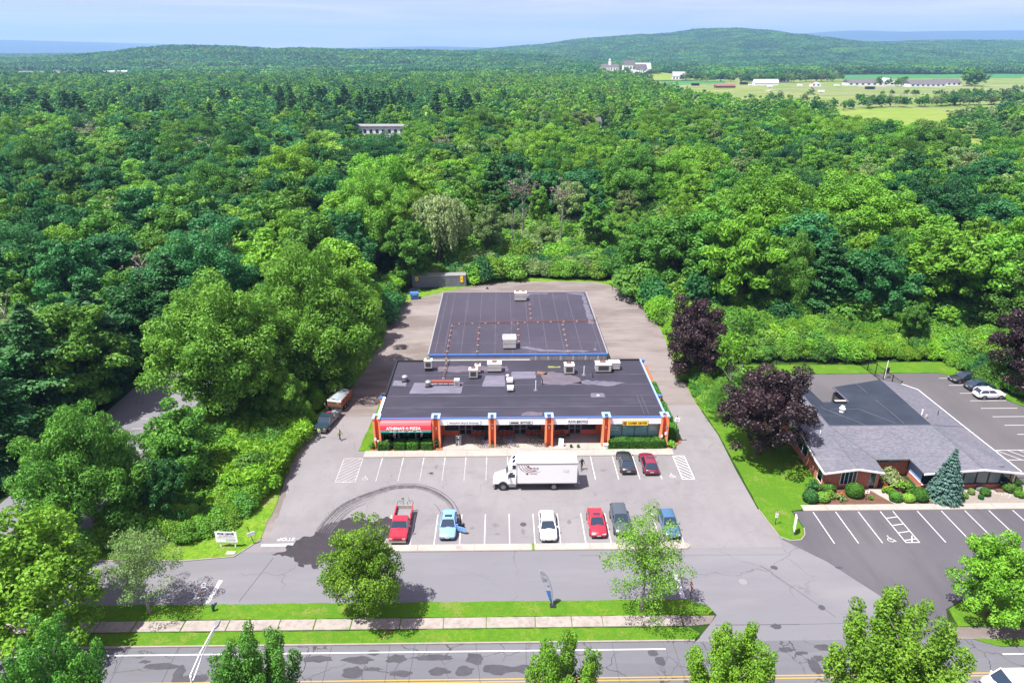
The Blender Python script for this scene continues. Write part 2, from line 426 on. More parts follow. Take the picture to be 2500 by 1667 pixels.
LEAFCOL = {}
def leaf(name, dark, light, trans=0.34, hue=0.011, sheen=0.25):
    m, nt, b = bsdf(name)
    LK = 1.0 if name in ('leaf_spruce', 'leaf_purple', 'leaf_grey') else 1.74
    dark, light = tuple(v * LK for v in dark), tuple(v * LK for v in light)
    n, l = nt.nodes, nt.links
    at = n.new('ShaderNodeAttribute')
    at.attribute_name = 'tint'
    oi = n.new('ShaderNodeObjectInfo')
    mx = n.new('ShaderNodeMixRGB')
    mx.inputs[1].default_value = (*dark, 1)
    mx.inputs[2].default_value = (*light, 1)
    l.new(at.outputs['Fac'], mx.inputs[0])
    hs = n.new('ShaderNodeHueSaturation')
    m1 = n.new('ShaderNodeMapRange')
    m1.inputs[3].default_value = 0.5 - hue
    m1.inputs[4].default_value = 0.5 + hue
    l.new(oi.outputs['Random'], m1.inputs[0])
    l.new(m1.outputs[0], hs.inputs['Hue'])
    fr = n.new('ShaderNodeMath')
    fr.operation = 'MULTIPLY'
    fr.inputs[1].default_value = 7.31
    l.new(oi.outputs['Random'], fr.inputs[0])
    fr2 = n.new('ShaderNodeMath')
    fr2.operation = 'FRACT'
    l.new(fr.outputs[0], fr2.inputs[0])
    m2 = n.new('ShaderNodeMapRange')
    m2.inputs[3].default_value = 0.76
    m2.inputs[4].default_value = 1.32
    l.new(fr2.outputs[0], m2.inputs[0])
    l.new(m2.outputs[0], hs.inputs['Value'])
    l.new(mx.outputs[0], hs.inputs['Color'])
    l.new(hs.outputs[0], b.inputs['Base Color'])
    b.inputs['Roughness'].default_value = 0.55
    b.inputs['Specular IOR Level'].default_value = sheen
    tr = n.new('ShaderNodeBsdfTranslucent')
    l.new(hs.outputs[0], tr.inputs['Color'])
    ms = n.new('ShaderNodeMixShader')
    ms.inputs[0].default_value = trans
    l.new(b.outputs[0], ms.inputs[1])
    l.new(tr.outputs[0], ms.inputs[2])
    l.new(ms.outputs[0], n['Material Output'].inputs['Surface'])
    M[name] = m
    return m
leaf('leaf_mid', (0.023, 0.076, 0.010), (0.066, 0.160, 0.018))
leaf('leaf_bright', (0.044, 0.118, 0.009), (0.106, 0.218, 0.017))
leaf('leaf_key', (0.046, 0.122, 0.012), (0.114, 0.224, 0.026), 0.38, 0.003)
leaf('leaf_yellow', (0.052, 0.130, 0.013), (0.122, 0.228, 0.028))
leaf('leaf_deep', (0.008, 0.044, 0.012), (0.026, 0.100, 0.020))
leaf('leaf_blue', (0.010, 0.060, 0.018), (0.034, 0.126, 0.032))
leaf('leaf_pine', (0.010, 0.046, 0.014), (0.034, 0.105, 0.026), 0.2)
leaf('leaf_olive', (0.058, 0.105, 0.028), (0.130, 0.190, 0.060))
leaf('leaf_willow', (0.090, 0.135, 0.045), (0.200, 0.245, 0.105))
leaf('leaf_purple', (0.012, 0.005, 0.007), (0.046, 0.018, 0.021), 0.2, 0.01, 0.5)
leaf('leaf_spruce', (0.035, 0.095, 0.080), (0.110, 0.210, 0.180), 0.1, 0.005)
leaf('leaf_grey', (0.10, 0.09, 0.065), (0.22, 0.20, 0.15), 0.2)
leaf('leaf_weed', (0.055, 0.145, 0.007), (0.118, 0.225, 0.013))
leaf('leaf_orange', (0.22, 0.06, 0.018), (0.32, 0.14, 0.03))
leaf('leaf_hedge', (0.018, 0.070, 0.008), (0.048, 0.140, 0.012))

# ------------------------------------------------------------------ mesh helpers
class MB:
    def __init__(s):
        s.v, s.f, s.m = [], [], []
    def add(s, vs, fs, mi=0):
        o = len(s.v)
        s.v += [tuple(p) for p in vs]
        for f in fs:
            s.f.append(tuple(i + o for i in f))
            s.m.append(mi)
        return s
    def box(s, x0, y0, z0, x1, y1, z1, mi=0):
        vs = [(x0, y0, z0), (x1, y0, z0), (x1, y1, z0), (x0, y1, z0), (x0, y0, z1), (x1, y0, z1), (x1, y1, z1), (x0, y1, z1)]
        return s.add(vs, [(0, 3, 2, 1), (4, 5, 6, 7), (0, 1, 5, 4), (1, 2, 6, 5), (2, 3, 7, 6), (3, 0, 4, 7)], mi)
    def prism(s, poly, z0, z1, mi=0):
        n = len(poly)
        a = sum(poly[i][0] * poly[(i + 1) % n][1] - poly[(i + 1) % n][0] * poly[i][1] for i in range(n))
        if a < 0:
            poly = poly[::-1]
        vs = [(x, y, z0) for x, y in poly] + [(x, y, z1) for x, y in poly]
        fs = [tuple(range(n - 1, -1, -1)), tuple(range(n, 2 * n))] + [(i, (i + 1) % n, n + (i + 1) % n, n + i) for i in range(n)]
        return s.add(vs, fs, mi)
    def sheet(s, poly, z, mi=0):
        n = len(poly)
        a = sum(poly[i][0] * poly[(i + 1) % n][1] - poly[(i + 1) % n][0] * poly[i][1] for i in range(n))
        if a < 0:
            poly = poly[::-1]
        return s.add([(x, y, z) for x, y in poly], [tuple(range(n))], mi)
    def face(s, pts, mi=0):
        return s.add(pts, [tuple(range(len(pts)))], mi)
    def tube(s, p0, p1, r0, r1=None, n=6, mi=0, cap=True):
        r1 = r0 if r1 is None else r1
        p0, p1 = Vector(p0), Vector(p1)
        d = (p1 - p0).normalized()
        a = d.orthogonal().normalized()
        b = d.cross(a)
        vs = []
        for p, r in ((p0, r0), (p1, r1)):
            for i in range(n):
                t = 2 * math.pi * i / n
                vs.append(p + a * (r * math.cos(t)) + b * (r * math.sin(t)))
        fs = [(i, (i + 1) % n, n + (i + 1) % n, n + i) for i in range(n)]
        if cap:
            fs += [tuple(range(n - 1, -1, -1)), tuple(range(n, 2 * n))]
        return s.add(vs, fs, mi)
    def path(s, pts, r, n=5, mi=0):
        for a, b in zip(pts, pts[1:]):
            s.tube(a, b, r, r, n, mi)
        return s
    def torus(s, c, ax, R_, r, n=14, k=5, mi=0):
        c, ax = Vector(c), Vector(ax).normalized()
        a = ax.orthogonal().normalized()
        b = ax.cross(a)
        vs = []
        for i in range(n):
            t = 2 * math.pi * i / n
            d = a * math.cos(t) + b * math.sin(t)
            for j in range(k):
                q = 2 * math.pi * j / k
                vs.append(c + d * (R_ + r * math.cos(q)) + ax * (r * math.sin(q)))
        fs = [(i * k + j, ((i + 1) % n) * k + j, ((i + 1) % n) * k + (j + 1) % k, i * k + (j + 1) % k) for i in range(n) for j in range(k)]
        return s.add(vs, fs, mi)
    def loft(s, rings, mi=0, closed=True, caps=True):
        n = len(rings[0])
        vs = [p for r in rings for p in r]
        fs = []
        for i in range(len(rings) - 1):
            for j in range(n if closed else n - 1):
                fs.append((i * n + j, i * n + (j + 1) % n, (i + 1) * n + (j + 1) % n, (i + 1) * n + j))
        if caps:
            fs += [tuple(range(n - 1, -1, -1)), tuple(range((len(rings) - 1) * n, len(rings) * n))]
        return s.add(vs, fs, mi)
    def ball(s, c, rx, ry, rz, n=10, k=6, mi=0):
        rings = []
        for i in range(1, k):
            t = math.pi * i / k
            rings.append([(c[0] + rx * math.sin(t) * math.cos(2 * math.pi * j / n), c[1] + ry * math.sin(t) * math.sin(2 * math.pi * j / n), c[2] - rz * math.cos(t)) for j in range(n)])
        return s.loft(rings, mi)
    def build(s, name, mats, parent=None, loc=None, rotz=0, smooth=False):
        me = bpy.data.meshes.new(name)
        me.from_pydata(s.v, [], s.f)
        mats = mats if isinstance(mats, (list, tuple)) else [mats]
        for m in mats:
            me.materials.append(M[m] if isinstance(m, str) else m)
        if len(mats) > 1:
            me.polygons.foreach_set('material_index', s.m)
        if smooth:
            me.polygons.foreach_set('use_smooth', [True] * len(me.polygons))
            me.set_sharp_from_angle(angle=R(38))
        me.update()
        return link(name, me, parent, loc, rotz)

def link(name, me, parent=None, loc=None, rotz=0):
    o = bpy.data.objects.new(name, me)
    COL.objects.link(o)
    if parent is not None:
        o.parent = parent
    if loc is not None:
        o.location = loc
    if rotz:
        o.rotation_euler.z = rotz
    return o

def tag(o, label=None, cat=None, group=None, kind=None):
    if label:
        o['label'] = label
    if cat:
        o['category'] = cat
    if group:
        o['group'] = group
    if kind:
        o['kind'] = kind
    return o

def thing(name, label, cat, loc=(0, 0, 0), rotz=0, group=None):
    o = bpy.data.objects.new(name, None)
    o.empty_display_size = 0.3
    COL.objects.link(o)
    o.location = loc
    o.rotation_euler.z = rotz
    return tag(o, label, cat, group)

def copy_tree(root, loc, rotz=None, label=None, group=None, scale=None):
    r = root.copy()
    COL.objects.link(r)
    r.location = loc
    if rotz is not None:
        r.rotation_euler.z = rotz
    if scale is not None:
        r.scale = scale
    if label:
        r['label'] = label
    if group:
        r['group'] = group
    for ch in root.children:
        c = ch.copy()
        COL.objects.link(c)
        c.parent = r
        for g in ch.children:
            d = g.copy()
            COL.objects.link(d)
            d.parent = c
    return r

def struct(name, mb, mats, parent=None, **k):
    o = mb.build(name, mats, parent, **k)
    o['kind'] = 'structure'
    return o

def text(name, body, size, mat, parent, loc, rot=(R(90), 0, 0), extrude=0.01, align='CENTER', bold=0.0, sx=1.0):
    cu = bpy.data.curves.new(name, 'FONT')
    cu.body = body
    cu.size = size
    cu.extrude = extrude
    cu.offset = bold
    cu.align_x = align
    cu.align_y = 'CENTER'
    cu.resolution_u = 2
    tmp = bpy.data.objects.new('tmp', cu)
    COL.objects.link(tmp)
    dg = bpy.context.evaluated_depsgraph_get()
    me = bpy.data.meshes.new_from_object(tmp.evaluated_get(dg))
    bpy.data.objects.remove(tmp)
    me.materials.clear()
    me.materials.append(M[mat])
    o = link(name, me, parent, loc)
    o.rotation_euler = rot
    o.scale = (sx, 1, 1)
    return o

def print_lines(parent, x0, x1, z, y, hh, mat, seed):
    """a line of print too small to read: letter-sized marks in word groups"""
    rr = random.Random(seed)
    mbl = MB()
    x = x0
    while x < x1:
        for _ in range(rr.randint(3, 8)):
            w_ = rr.uniform(.35, .7) * hh
            if x + w_ > x1:
                break
            mbl.face([(x, y, z - hh / 2), (x + w_, y, z - hh / 2), (x + w_, y, z + hh / 2 * rr.choice([.3, 1])), (x, y, z + hh / 2)])
            x += w_ * 1.35
        x += hh * .8
    o = mbl.build('small_print', mat, parent)
    o['kind'] = 'stuff'
    return o

def rough_poly(poly, step=1.2, amp=0.12, seed=1, skip=()):
    """the same outline with an uneven edge; skip lists edges kept straight"""
    rr = random.Random(seed)
    outp = []
    n = len(poly)
    for i in range(n):
        a, b = Vector(poly[i]), Vector(poly[(i + 1) % n])
        outp.append((a.x, a.y))
        if i in skip:
            continue
        L = (b - a).length
        k = max(1, int(L / step))
        nrm = Vector((-(b - a).y, (b - a).x)).normalized()
        for j in range(1, k):
            p = a.lerp(b, j / k) + nrm * rr.uniform(-amp, amp)
            outp.append((p.x, p.y))
    return outp

def inside(px, py, poly):
    px, py = np.asarray(px, float), np.asarray(py, float)
    r = np.zeros(px.shape, bool)
    n = len(poly)
    for i in range(n):
        x0, y0 = poly[i]
        x1, y1 = poly[(i + 1) % n]
        if y0 == y1:
            continue
        c = ((y0 > py) != (y1 > py)) & (px < (x1 - x0) * (py - y0) / (y1 - y0) + x0)
        r ^= c
    return r

# ------------------------------------------------------------------ terrain
MX = np.array([-9000, -1500, -432, -287, 1, 289, 519, 863, 1121, 1291, 1463, 1638, 1874, 2170, 2462, 2753, 3043, 3490, 4222, 9000], float)
MZ = np.array([20, 30, 40, 48, 64, 88, 117, 144, 154, 178, 183, 170, 136, 105, 99, 105, 113, 105, 97, 80], float)
LX = np.array([-6000, -2237, -1908, -1661, -1544, -1359, -1242, -1110, -979, -881, -781, -582, -333, -166, 1, 168, 420, 9000], float)
LZ = np.array([12, 14, 15, 17, 27, 46, 60, 60, 54, 45, 51, 45, 45, 40, 36, 28, 0, 0], float)
FX = np.array([-16000, -11498, -9142, -8671, -8128, -7190, -6408, -4414, -2570, -1204, 407, 2836, 4437, 4833, 5645, 6445, 7263, 8073, 9716, 16000], float)
FZ = np.array([260, 271, 272, 265, 228, 177, 118, 118, 140, 163, 126, 126, 327, 393, 379, 438, 409, 424, 436, 420], float)

def sst(t):
    t = np.clip(t, 0, 1)
    return t * t * (3 - 2 * t)

def th(x, y):
    x, y = np.asarray(x, float), np.asarray(y, float)
    w = (np.sin(x * 0.011 + y * 0.004) + np.sin(x * 0.005 - y * 0.009 + 1.3)) * 0.5
    m = np.interp(x, MX, MZ) * sst((y - 2500 - 120 * w) / 2500) * (1 - 0.65 * sst((y - 5100) / 2600))
    l = np.interp(x, LX, LZ) * sst((y - 1950) / 950) * (1 - sst((y - 3000) / 1200))
    f = np.interp(x, FX, FZ) * sst((y - 9500) / 4500)
    bump = 14.0 * sst(1 - np.hypot((x - 258) / 1.1, y - 1600) / 200.0)
    return bump + np.maximum(np.maximum(m, l), f) + 4.0 * w * sst((y - 2600) / 1500) * (1 - sst((y - 7000) / 2000))

ys = np.concatenate([[-80, 0, 60, 200, 500, 900, 1300], np.linspace(1380, 1900, 20), np.linspace(1960, 5600, 74), np.linspace(5700, 16000, 60), [19000, 24000]])
xs = np.concatenate([[-20000], np.linspace(-16000, -5200, 28), np.linspace(-5000, 5200, 170), np.linspace(5400, 16000, 28), [20000]])
gx, gy = np.meshgrid(xs, ys)
gz = th(gx, gy)
nx, ny = len(xs), len(ys)
me = bpy.data.meshes.new('ground')
vv = np.stack([gx.ravel(), gy.ravel(), gz.ravel()], 1)
ii = np.arange(ny * nx).reshape(ny, nx)
ff = np.stack([ii[:-1, :-1].ravel(), ii[:-1, 1:].ravel(), ii[1:, 1:].ravel(), ii[1:, :-1].ravel()], 1)
me.from_pydata(vv.tolist(), [], ff.tolist())
me.polygons.foreach_set('use_smooth', [True] * len(me.polygons))
me.materials.append(M['floor'])
ground = link('ground', me)
ground['kind'] = 'structure'

# ------------------------------------------------------------------ paved surfaces and grass
YARD = [(-26.2, 89.7), (-24.1, 98.1), (-22.9, 106.2), (-23.9, 114.8), (-23.8, 126.5), (-22.6, 131.2), (-22.2, 137), (-19, 142.3), (-13.2, 147), (-8.1, 150.7),
        (-3.4, 153.2), (4.6, 154.7), (14.4, 154.5), (22, 153.9), (26, 150.2), (28.3, 141.5), (29.9, 134.4), (30.4, 125.7), (30.2, 118.6), (29.6, 112.8), (29.4, 108), (29.2, 103.7), (29.3, 93)]
LOT = [(29.3, 93), (29.9, 83.9), (29.6, 75), (29.6, 66.9), (30.2, 61.8), (29.9, 60.2), (-27.9, 60.2), (-26.4, 62.3), (-26.6, 69.5), (-27.4, 76), (-27.2, 82.4), (-26.2, 89.7)]
SERVICE = [(-160, 52.5), (17.8, 52.5), (19.7, 51.6), (20.1, 50.6), (19.1, 49.4), (17.3, 47.4), (38, 47.4), (37.2, 49.4), (37.8, 51.2), (33.8, 57.8), (30.5, 61.4), (30.0, 62.4),
           (-26.4, 62.3), (-28.3, 59.5), (-33.4, 58.9), (-44, 59.1), (-160, 59.3)]
NEWLOT = [(30.5, 61.4), (32.3, 61.35), (33.1, 62.1), (33.6, 63.3), (33.5, 66.45), (120, 66.45), (120, 52.2), (44.5, 52.2), (42.2, 51.0), (41.4, 49.4), (41.0, 47.4), (38, 47.4), (37.2, 49.4), (37.8, 51.2), (33.8, 57.8)]
BACKLOT = [(39, 103.3), (72, 103.6), (75, 101.5), (76.4, 95), (78.2, 91.5), (84, 88), (120, 86), (120, 71.6), (64.3, 71.6), (64.3, 78), (39, 78)]
LEFTLOT = [(-58, 112), (-59.5, 59.2), (-43.2, 59.2), (-43.2, 84), (-45.9, 90), (-47.5, 112)]
LAWN = [(29.75, 66.9), (30.35, 61.9), (31.2, 61.3), (32.4, 61.4), (33.05, 62.2), (33.45, 63.4), (33.3, 66.5), (34.6, 66.7), (35.0, 67.6), (36.1, 67.7), (36.6, 70.8), (39.1, 71.3), (39.1, 98), (36, 104.5), (29.5, 104.5), (29.45, 93), (30.05, 83.9)]

road = struct('road', MB().sheet([(-300, 34.5), (300, 34.5), (300, 47.45), (-300, 47.45)], 0.02), 'road')
service = struct('service_road', MB().sheet(SERVICE, 0.028), 'service')
lot = struct('parking_lot', MB().sheet(LOT, 0.036), 'lot')
yard = struct('rear_yard_pavement', MB().sheet(YARD, 0.032), 'yard')
newlot = struct('office_parking_lot', MB().sheet(NEWLOT, 0.044), 'newlot')
backlot = struct('back_parking_lot', MB().sheet(BACKLOT, 0.03), 'backlot')
leftlot = struct('shaded_parking_lot', MB().sheet(LEFTLOT, 0.018), 'service')

mb = MB()
mb.prism(rough_poly([(-160, 50.62), (19.3, 50.62), (19.9, 51.1), (19.5, 51.7), (17.8, 52.6), (-160, 52.65)], 0.7, 0.06, 3), 0.0, 0.10)
struct('grass_strip', mb, 'grass')
mb = MB()
mb.prism(rough_poly([(-160, 47.55), (17.2, 47.55), (17.9, 48.3), (17.0, 49.12), (-160, 49.15)], 0.7, 0.06, 4), 0.0, 0.095)
struct('grass_strip', mb, 'grass')
mb = MB()
mb.prism(rough_poly([(-300, 22), (300, 22), (300, 34.4), (-300, 34.4)], 3, 0.1, 5), 0.0, 0.09)
struct('grass_verge', mb, 'grass')
mb = MB()
mb.prism(rough_poly([(42.0, 48.75), (120, 48.75), (120, 52.1), (44.6, 52.1), (42.4, 50.9)], 0.8, 0.08, 6), 0.0, 0.11)
struct('grass_island', mb, 'grass')
mb = MB()
mb.prism([(41.1, 47.3), (120, 47.3), (120, 48.74), (41.4, 48.74)], 0.0, 0.06)
struct('gravel_path', mb, 'yard')
mb = MB()
mb.prism(rough_poly([(44.5, 46.4), (120, 46.4), (120, 47.29), (42.5, 47.29)], 0.8, 0.06, 6), 0.0, 0.10)
struct('grass_strip', mb, 'grass')
struct('lawn', MB().prism(rough_poly(LAWN, 0.8, 0.05, 7), 0.0, 0.11), 'grass')
mb = MB().prism(rough_poly([(-26.5, 62.3), (-28.4, 59.6), (-33.5, 59.0), (-43, 59.2), (-43, 61.6), (-35, 62.2), (-31.0, 64.5), (-29.9, 70), (-30.2, 76), (-29.6, 84), (-26.3, 89.8), (-27.3, 82.4), (-27.5, 76), (-26.7, 69.5)], 0.7, 0.1, 8), 0.0, 0.09)
struct('grass_bank', mb, 'verge')
cx0, cy0 = 3, 118
ring = []
for x, y in YARD:
    d = Vector((x - cx0, y - cy0))
    k = 1 + (3.6 if y > 118 else 2.4) / d.length
    ring.append((cx0 + d.x * k, cy0 + d.y * k))
struct('rear_grass_rim', MB().sheet(rough_poly(ring, 1.5, 0.5, 9), 0.012), 'verge')
struct('back_lot_grass', MB().prism(rough_poly([(39, 103.35), (72, 103.65), (75.1, 101.5), (76.5, 95), (78.4, 91.6), (84, 88.1), (88, 88), (84, 95), (79, 103), (76, 108), (39, 107.6)], 1.0, 0.1, 10), 0.0, 0.09), 'grass')
struct('side_grass', MB().prism(rough_poly([(-18.6, 94), (-19.25, 80.45), (-17.2, 80.45), (-17.0, 94)], 0.8, 0.08, 11), 0.0, 0.11), 'grass')
struct('side_grass', MB().prism(rough_poly([(-14.2, 99.7), (-11.75, 99.7), (-11.75, 122), (-12.3, 122), (-13.0, 112)], 0.8, 0.15, 12), 0.0, 0.08), 'verge')
struct('side_grass', MB().prism(rough_poly([(16.65, 99.7), (19.0, 99.7), (18.6, 108), (17.2, 116), (16.65, 116)], 0.8, 0.12, 13), 0.0, 0.08), 'verge')
struct('flower_bed', MB().prism(rough_poly([(-17.7, 80.35), (-8.1, 80.35), (-8.1, 81.75), (-17.4, 81.9)], 0.6, 0.08, 14), 0.0, 0.14), 'orangemulch')
struct('hedge_bed', MB().prism([(14.3, 80.35), (22.4, 80.35), (24.3, 82.0), (24.5, 107), (22.35, 107), (22.35, 82.0), (14.3, 82.0)], 0.0, 0.13), 'orangemulch')
struct('flower_bed', MB().prism(rough_poly([(36.2, 67.6), (46.0, 67.6), (45.2, 70.9), (36.7, 71.0)], 0.7, 0.08, 15), 0.0, 0.10), 'soil')
struct('flower_bed', MB().prism(rough_poly([(47.4, 67.6), (50.6, 67.6), (50.0, 73.2), (45.9, 73.2), (46.0, 70.5)], 0.7, 0.08, 16), 0.0, 0.10), 'soil')
struct('gravel_bed', MB().prism([(50.65, 67.6), (75, 67.6), (75, 71.3), (62.2, 71.3), (50.1, 71.3)], 0.0, 0.09), 'gravel')

# walks made of slabs
def slabs(name, mat, x0, x1, y0, y1, zt, ln, seed, gap=0.05, parent=None):
    rr = random.Random(seed)
    root = struct(name, MB().box(x0, y0, 0.0, x1, y1, zt - 0.05), 'grass' if name == 'sidewalk' else 'kerb')
    x = x0
    while x < x1 - 0.3:
        w = min(rr.uniform(*ln), x1 - x)
        if x1 - x - w < 0.8:
            w = x1 - x
        g = gap * rr.uniform(0.5, 1.8)
        j = rr.uniform(-0.02, 0.02)
        mbx = MB().box(x + g, y0 + 0.02 + j, zt - 0.049, x + w - g, y1 - 0.02 + j, zt + rr.uniform(-0.008, 0.012))
        mbx.build('slab', mat, root)
        x += w
    return root
slabs('sidewalk', 'walk', -66, 16.6, 49.22, 50.55, 0.12, (2.0, 4.8), 2, 0.045)
slabs('front_walk', 'conc', -18.3, 22.6, 78.75, 80.32, 0.15, (2.4, 3.0), 3, 0.014)
slabs('shop_walk', 'conc', -8.05, 14.25, 80.33, 82.3, 0.151, (2.6, 3.0), 4, 0.014)
slabs('shop_walk', 'conc', -8.05, 14.25, 82.31, 84.4, 0.149, (2.6, 3.0), 5, 0.014)
slabs('office_walk', 'conc', 34.8, 75, 66.46, 67.58, 0.13, (1.5, 3.2), 6, 0.012)
ew = MB().prism([(44.25, 70.75), (45.9, 70.75), (47.35, 67.6), (45.95, 67.6)], 0.0, 0.135)
struct('entrance_walk', ew, 'conc')
struct('sidewalk_apron', MB().prism([(16.7, 49.2), (19.2, 49.5), (19.9, 50.5), (16.7, 50.55)], 0.0, 0.06), 'yard')

# kerbed island between the lot and the service road
isl = struct('kerb_island', MB().prism([(-15.6, 60.0), (19.6, 60.0), (20.1, 60.4), (20.1, 60.8), (19.6, 61.12), (-15.6, 61.12), (-15.9, 60.8), (-15.9, 60.3)], 0.0, 0.11), 'kerb')
for a, b in ((-15.55, -9.2), (-9.15, -3.1), (-3.05, 3.05), (3.32, 9.3), (9.35, 14.8), (14.85, 19.6)):
    MB().box(a, 60.06, 0.111, b, 61.06, 0.15).build('slab', 'conc', isl)
MB().box(3.08, 60.0, 0.111, 3.30, 61.1, 0.16).build('weedy_joint', 'verge', isl)
MB().tube((-4.75, 60.55, 0.15), (-4.75, 60.55, 0.165), 0.33, 0.33, 16).build('drain_cover', 'kerb', isl)
kerbs = MB()
def kerb_line(pts, w=0.15, h=0.15):
    for (a, b) in zip(pts, pts[1:]):
        a, b = Vector(a), Vector(b)
        nrm = Vector((-(b - a).y, (b - a).x)).normalized() * w / 2
        kerbs.prism([(a.x + nrm.x, a.y + nrm.y), (b.x + nrm.x, b.y + nrm.y), (b.x - nrm.x, b.y - nrm.y), (a.x - nrm.x, a.y - nrm.y)], 0.0, h)
kerb_line([(-160, 47.49), (17.2, 47.49)])
kerb_line([(-43, 59.1), (-33.4, 58.92), (-28.4, 59.52), (-26.42, 62.25)], 0.12, 0.12)
kerb_line([(29.65, 66.8), (30.25, 61.85), (31.2, 61.2), (32.4, 61.3), (33.15, 62.15), (33.55, 63.35)], 0.12, 0.13)
struct('kerb', kerbs, 'kerb')

# painted lines: each a part of its surface
def line(parent, x0, y0, x1, y1, w, mat, z, name='painted_line'):
    a, b = Vector((x0, y0)), Vector((x1, y1))
    n_ = Vector((-(b - a).y, (b - a).x)).normalized() * w / 2
    MB().sheet([(a.x + n_.x, a.y + n_.y), (b.x + n_.x, b.y + n_.y), (b.x - n_.x, b.y - n_.y), (a.x - n_.x, a.y - n_.y)], z).build(name, mat, parent)
for x in (-12.8, -10.1, -7.5, -4.75, -2.05, 0.68, 3.42, 6.2, 8.93, 11.68, 14.4, 17.1, 19.55):
    line(lot, x, 61.15, x, 66.45, 0.11, 'paint', 0.042, 'stall_line')
for i, x in enumerate((-15.77, -13.03, -10.35, -7.58, -4.85, -2.13, 0.6, 3.3, 6.05, 8.8)):
    line(lot, x, 76.9, x, 78.7, 0.10, 'paint', 0.042, 'stall_line')
    line(lot, x, 73.3, x, 76.85, 0.09, 'paintold', 0.042, 'faded_stall_line')
for x in (11.5, 14.4, 17.05, 19.8):
    line(lot, x, 73.3, x, 78.7, 0.11, 'paint', 0.042, 'stall_line')
def hatch(parent, x0, x1, y0, y1, n, mat, z, w=0.11, rev=False):
    for a in ((x0, y0, x1, y0), (x0, y1, x1, y1), (x0, y0, x0, y1), (x1, y0, x1, y1)):
        line(parent, *a, w, mat, z, 'hatch_border')
    step = (y1 - y0 + (x1 - x0)) / (n + 1)
    for i in range(1, n + 1):
        c = y0 + i * step
        xa, ya, xb, yb = x0, c, x1, c - (x1 - x0)
        if ya > y1:
            xa, ya = x0 + (c - y1), y1
        if yb < y0:
            xb, yb = x0 + (c - y0), y0
        if rev:
            xa, xb = x0 + x1 - xa, x0 + x1 - xb
        line(parent, xa, ya, xb, yb, w, mat, z + 0.004, 'hatch_line')
hatch(lot, -20.75, -18.3, 73.2, 78.65, 9, 'paintold', 0.042, 0.11, True)
hatch(lot, 22.36, 23.85, 73.2, 78.65, 8, 'paint', 0.042, 0.13)
for i, x in enumerate((35.8, 38.42, 41.05, 43.62, 45.1, 47.95, 50.75, 53.5, 56.3, 59.1, 61.9, 64.6, 67.4)):
    line(newlot, x, 60.7, x, 66.3, 0.12, 'paint', 0.05, 'stall_line')
for y in (61.1, 62.4, 63.7, 65.0):
    line(newlot, 43.68, y, 45.04, y + 0.25, 0.12, 'paint', 0.054, 'ladder_rung')
line(newlot, 43.68, 60.75, 45.04, 60.75, 0.12, 'paint', 0.054, 'ladder_rung')
line(newlot, 44.3, 60.8, 44.9, 61.9, 0.10, 'paint', 0.058, 'ladder_rung')
for i, y in enumerate((101.6, 98.98, 96.15, 93.64, 91.17, 88.59, 86.07, 83.5, 80.95)):
    line(backlot, 71.2 + 0.05 * i, y, 76.9, y, 0.12, 'paint', 0.036, 'stall_line')
for y in (77.0, 79.4):
    line(backlot, 65.8, y, 76, y, 0.12, 'paint', 0.036, 'hatch_border')
for k in range(6):
    line(backlot, 65.9 + k * 1.5, 79.3, 67.6 + k * 1.5, 77.1, 0.12, 'paint', 0.040, 'hatch_line')
for k in range(8):
    line(leftlot, -52.4, 92.8 - 2.9 * k, -45.9 + min(k, 2) * 1.1, 92.8 - 2.9 * k, 0.13, 'paintold', 0.024, 'stall_line')
line(road, -300, 46.62, 14.4, 46.62, 0.15, 'paint', 0.03, 'edge_line')
line(road, 44.0, 45.6, 300, 45.6, 0.15, 'paint', 0.03, 'edge_line')
line(road, -300, 43.62, 300, 43.62, 0.12, 'yellow', 0.03, 'centre_line')
line(road, -300, 43.34, 300, 43.34, 0.12, 'yellow', 0.03, 'centre_line')
line(lot, -26.1, 61.35, -21.7, 61.42, 0.42, 'paint', 0.042, 'stop_bar')
line(service, -28.6, 52.75, -28.45, 56.0, 0.42, 'paint', 0.034, 'stop_bar')
line(service, 17.45, 52.8, 17.5, 56.2, 0.45, 'paint', 0.034, 'stop_bar')
def ground_word(word, parent, cx, cy, rotz, w, h, mat, z, name='painted_word'):
    o = text(name, word, 1.0, mat, parent, (cx, cy, z), (0, 0, rotz), 0.0, 'CENTER', 0.015)
    bx = [v.co.x for v in o.data.vertices]
    by = [v.co.y for v in o.data.vertices]
    o.scale = (w / (max(bx) - min(bx)), h / (max(by) - min(by)), 1)
    return o
ground_word('STOP', lot, -23.7, 62.35, math.pi, 1.9, 0.55, 'paint', 0.043)
ground_word('STOP', service, -29.7, 54.5, R(90), 2.4, 0.9, 'paint', 0.034)
ground_word('STOP', service, 16.45, 54.6, R(-90), 2.6, 1.0, 'paint', 0.034)

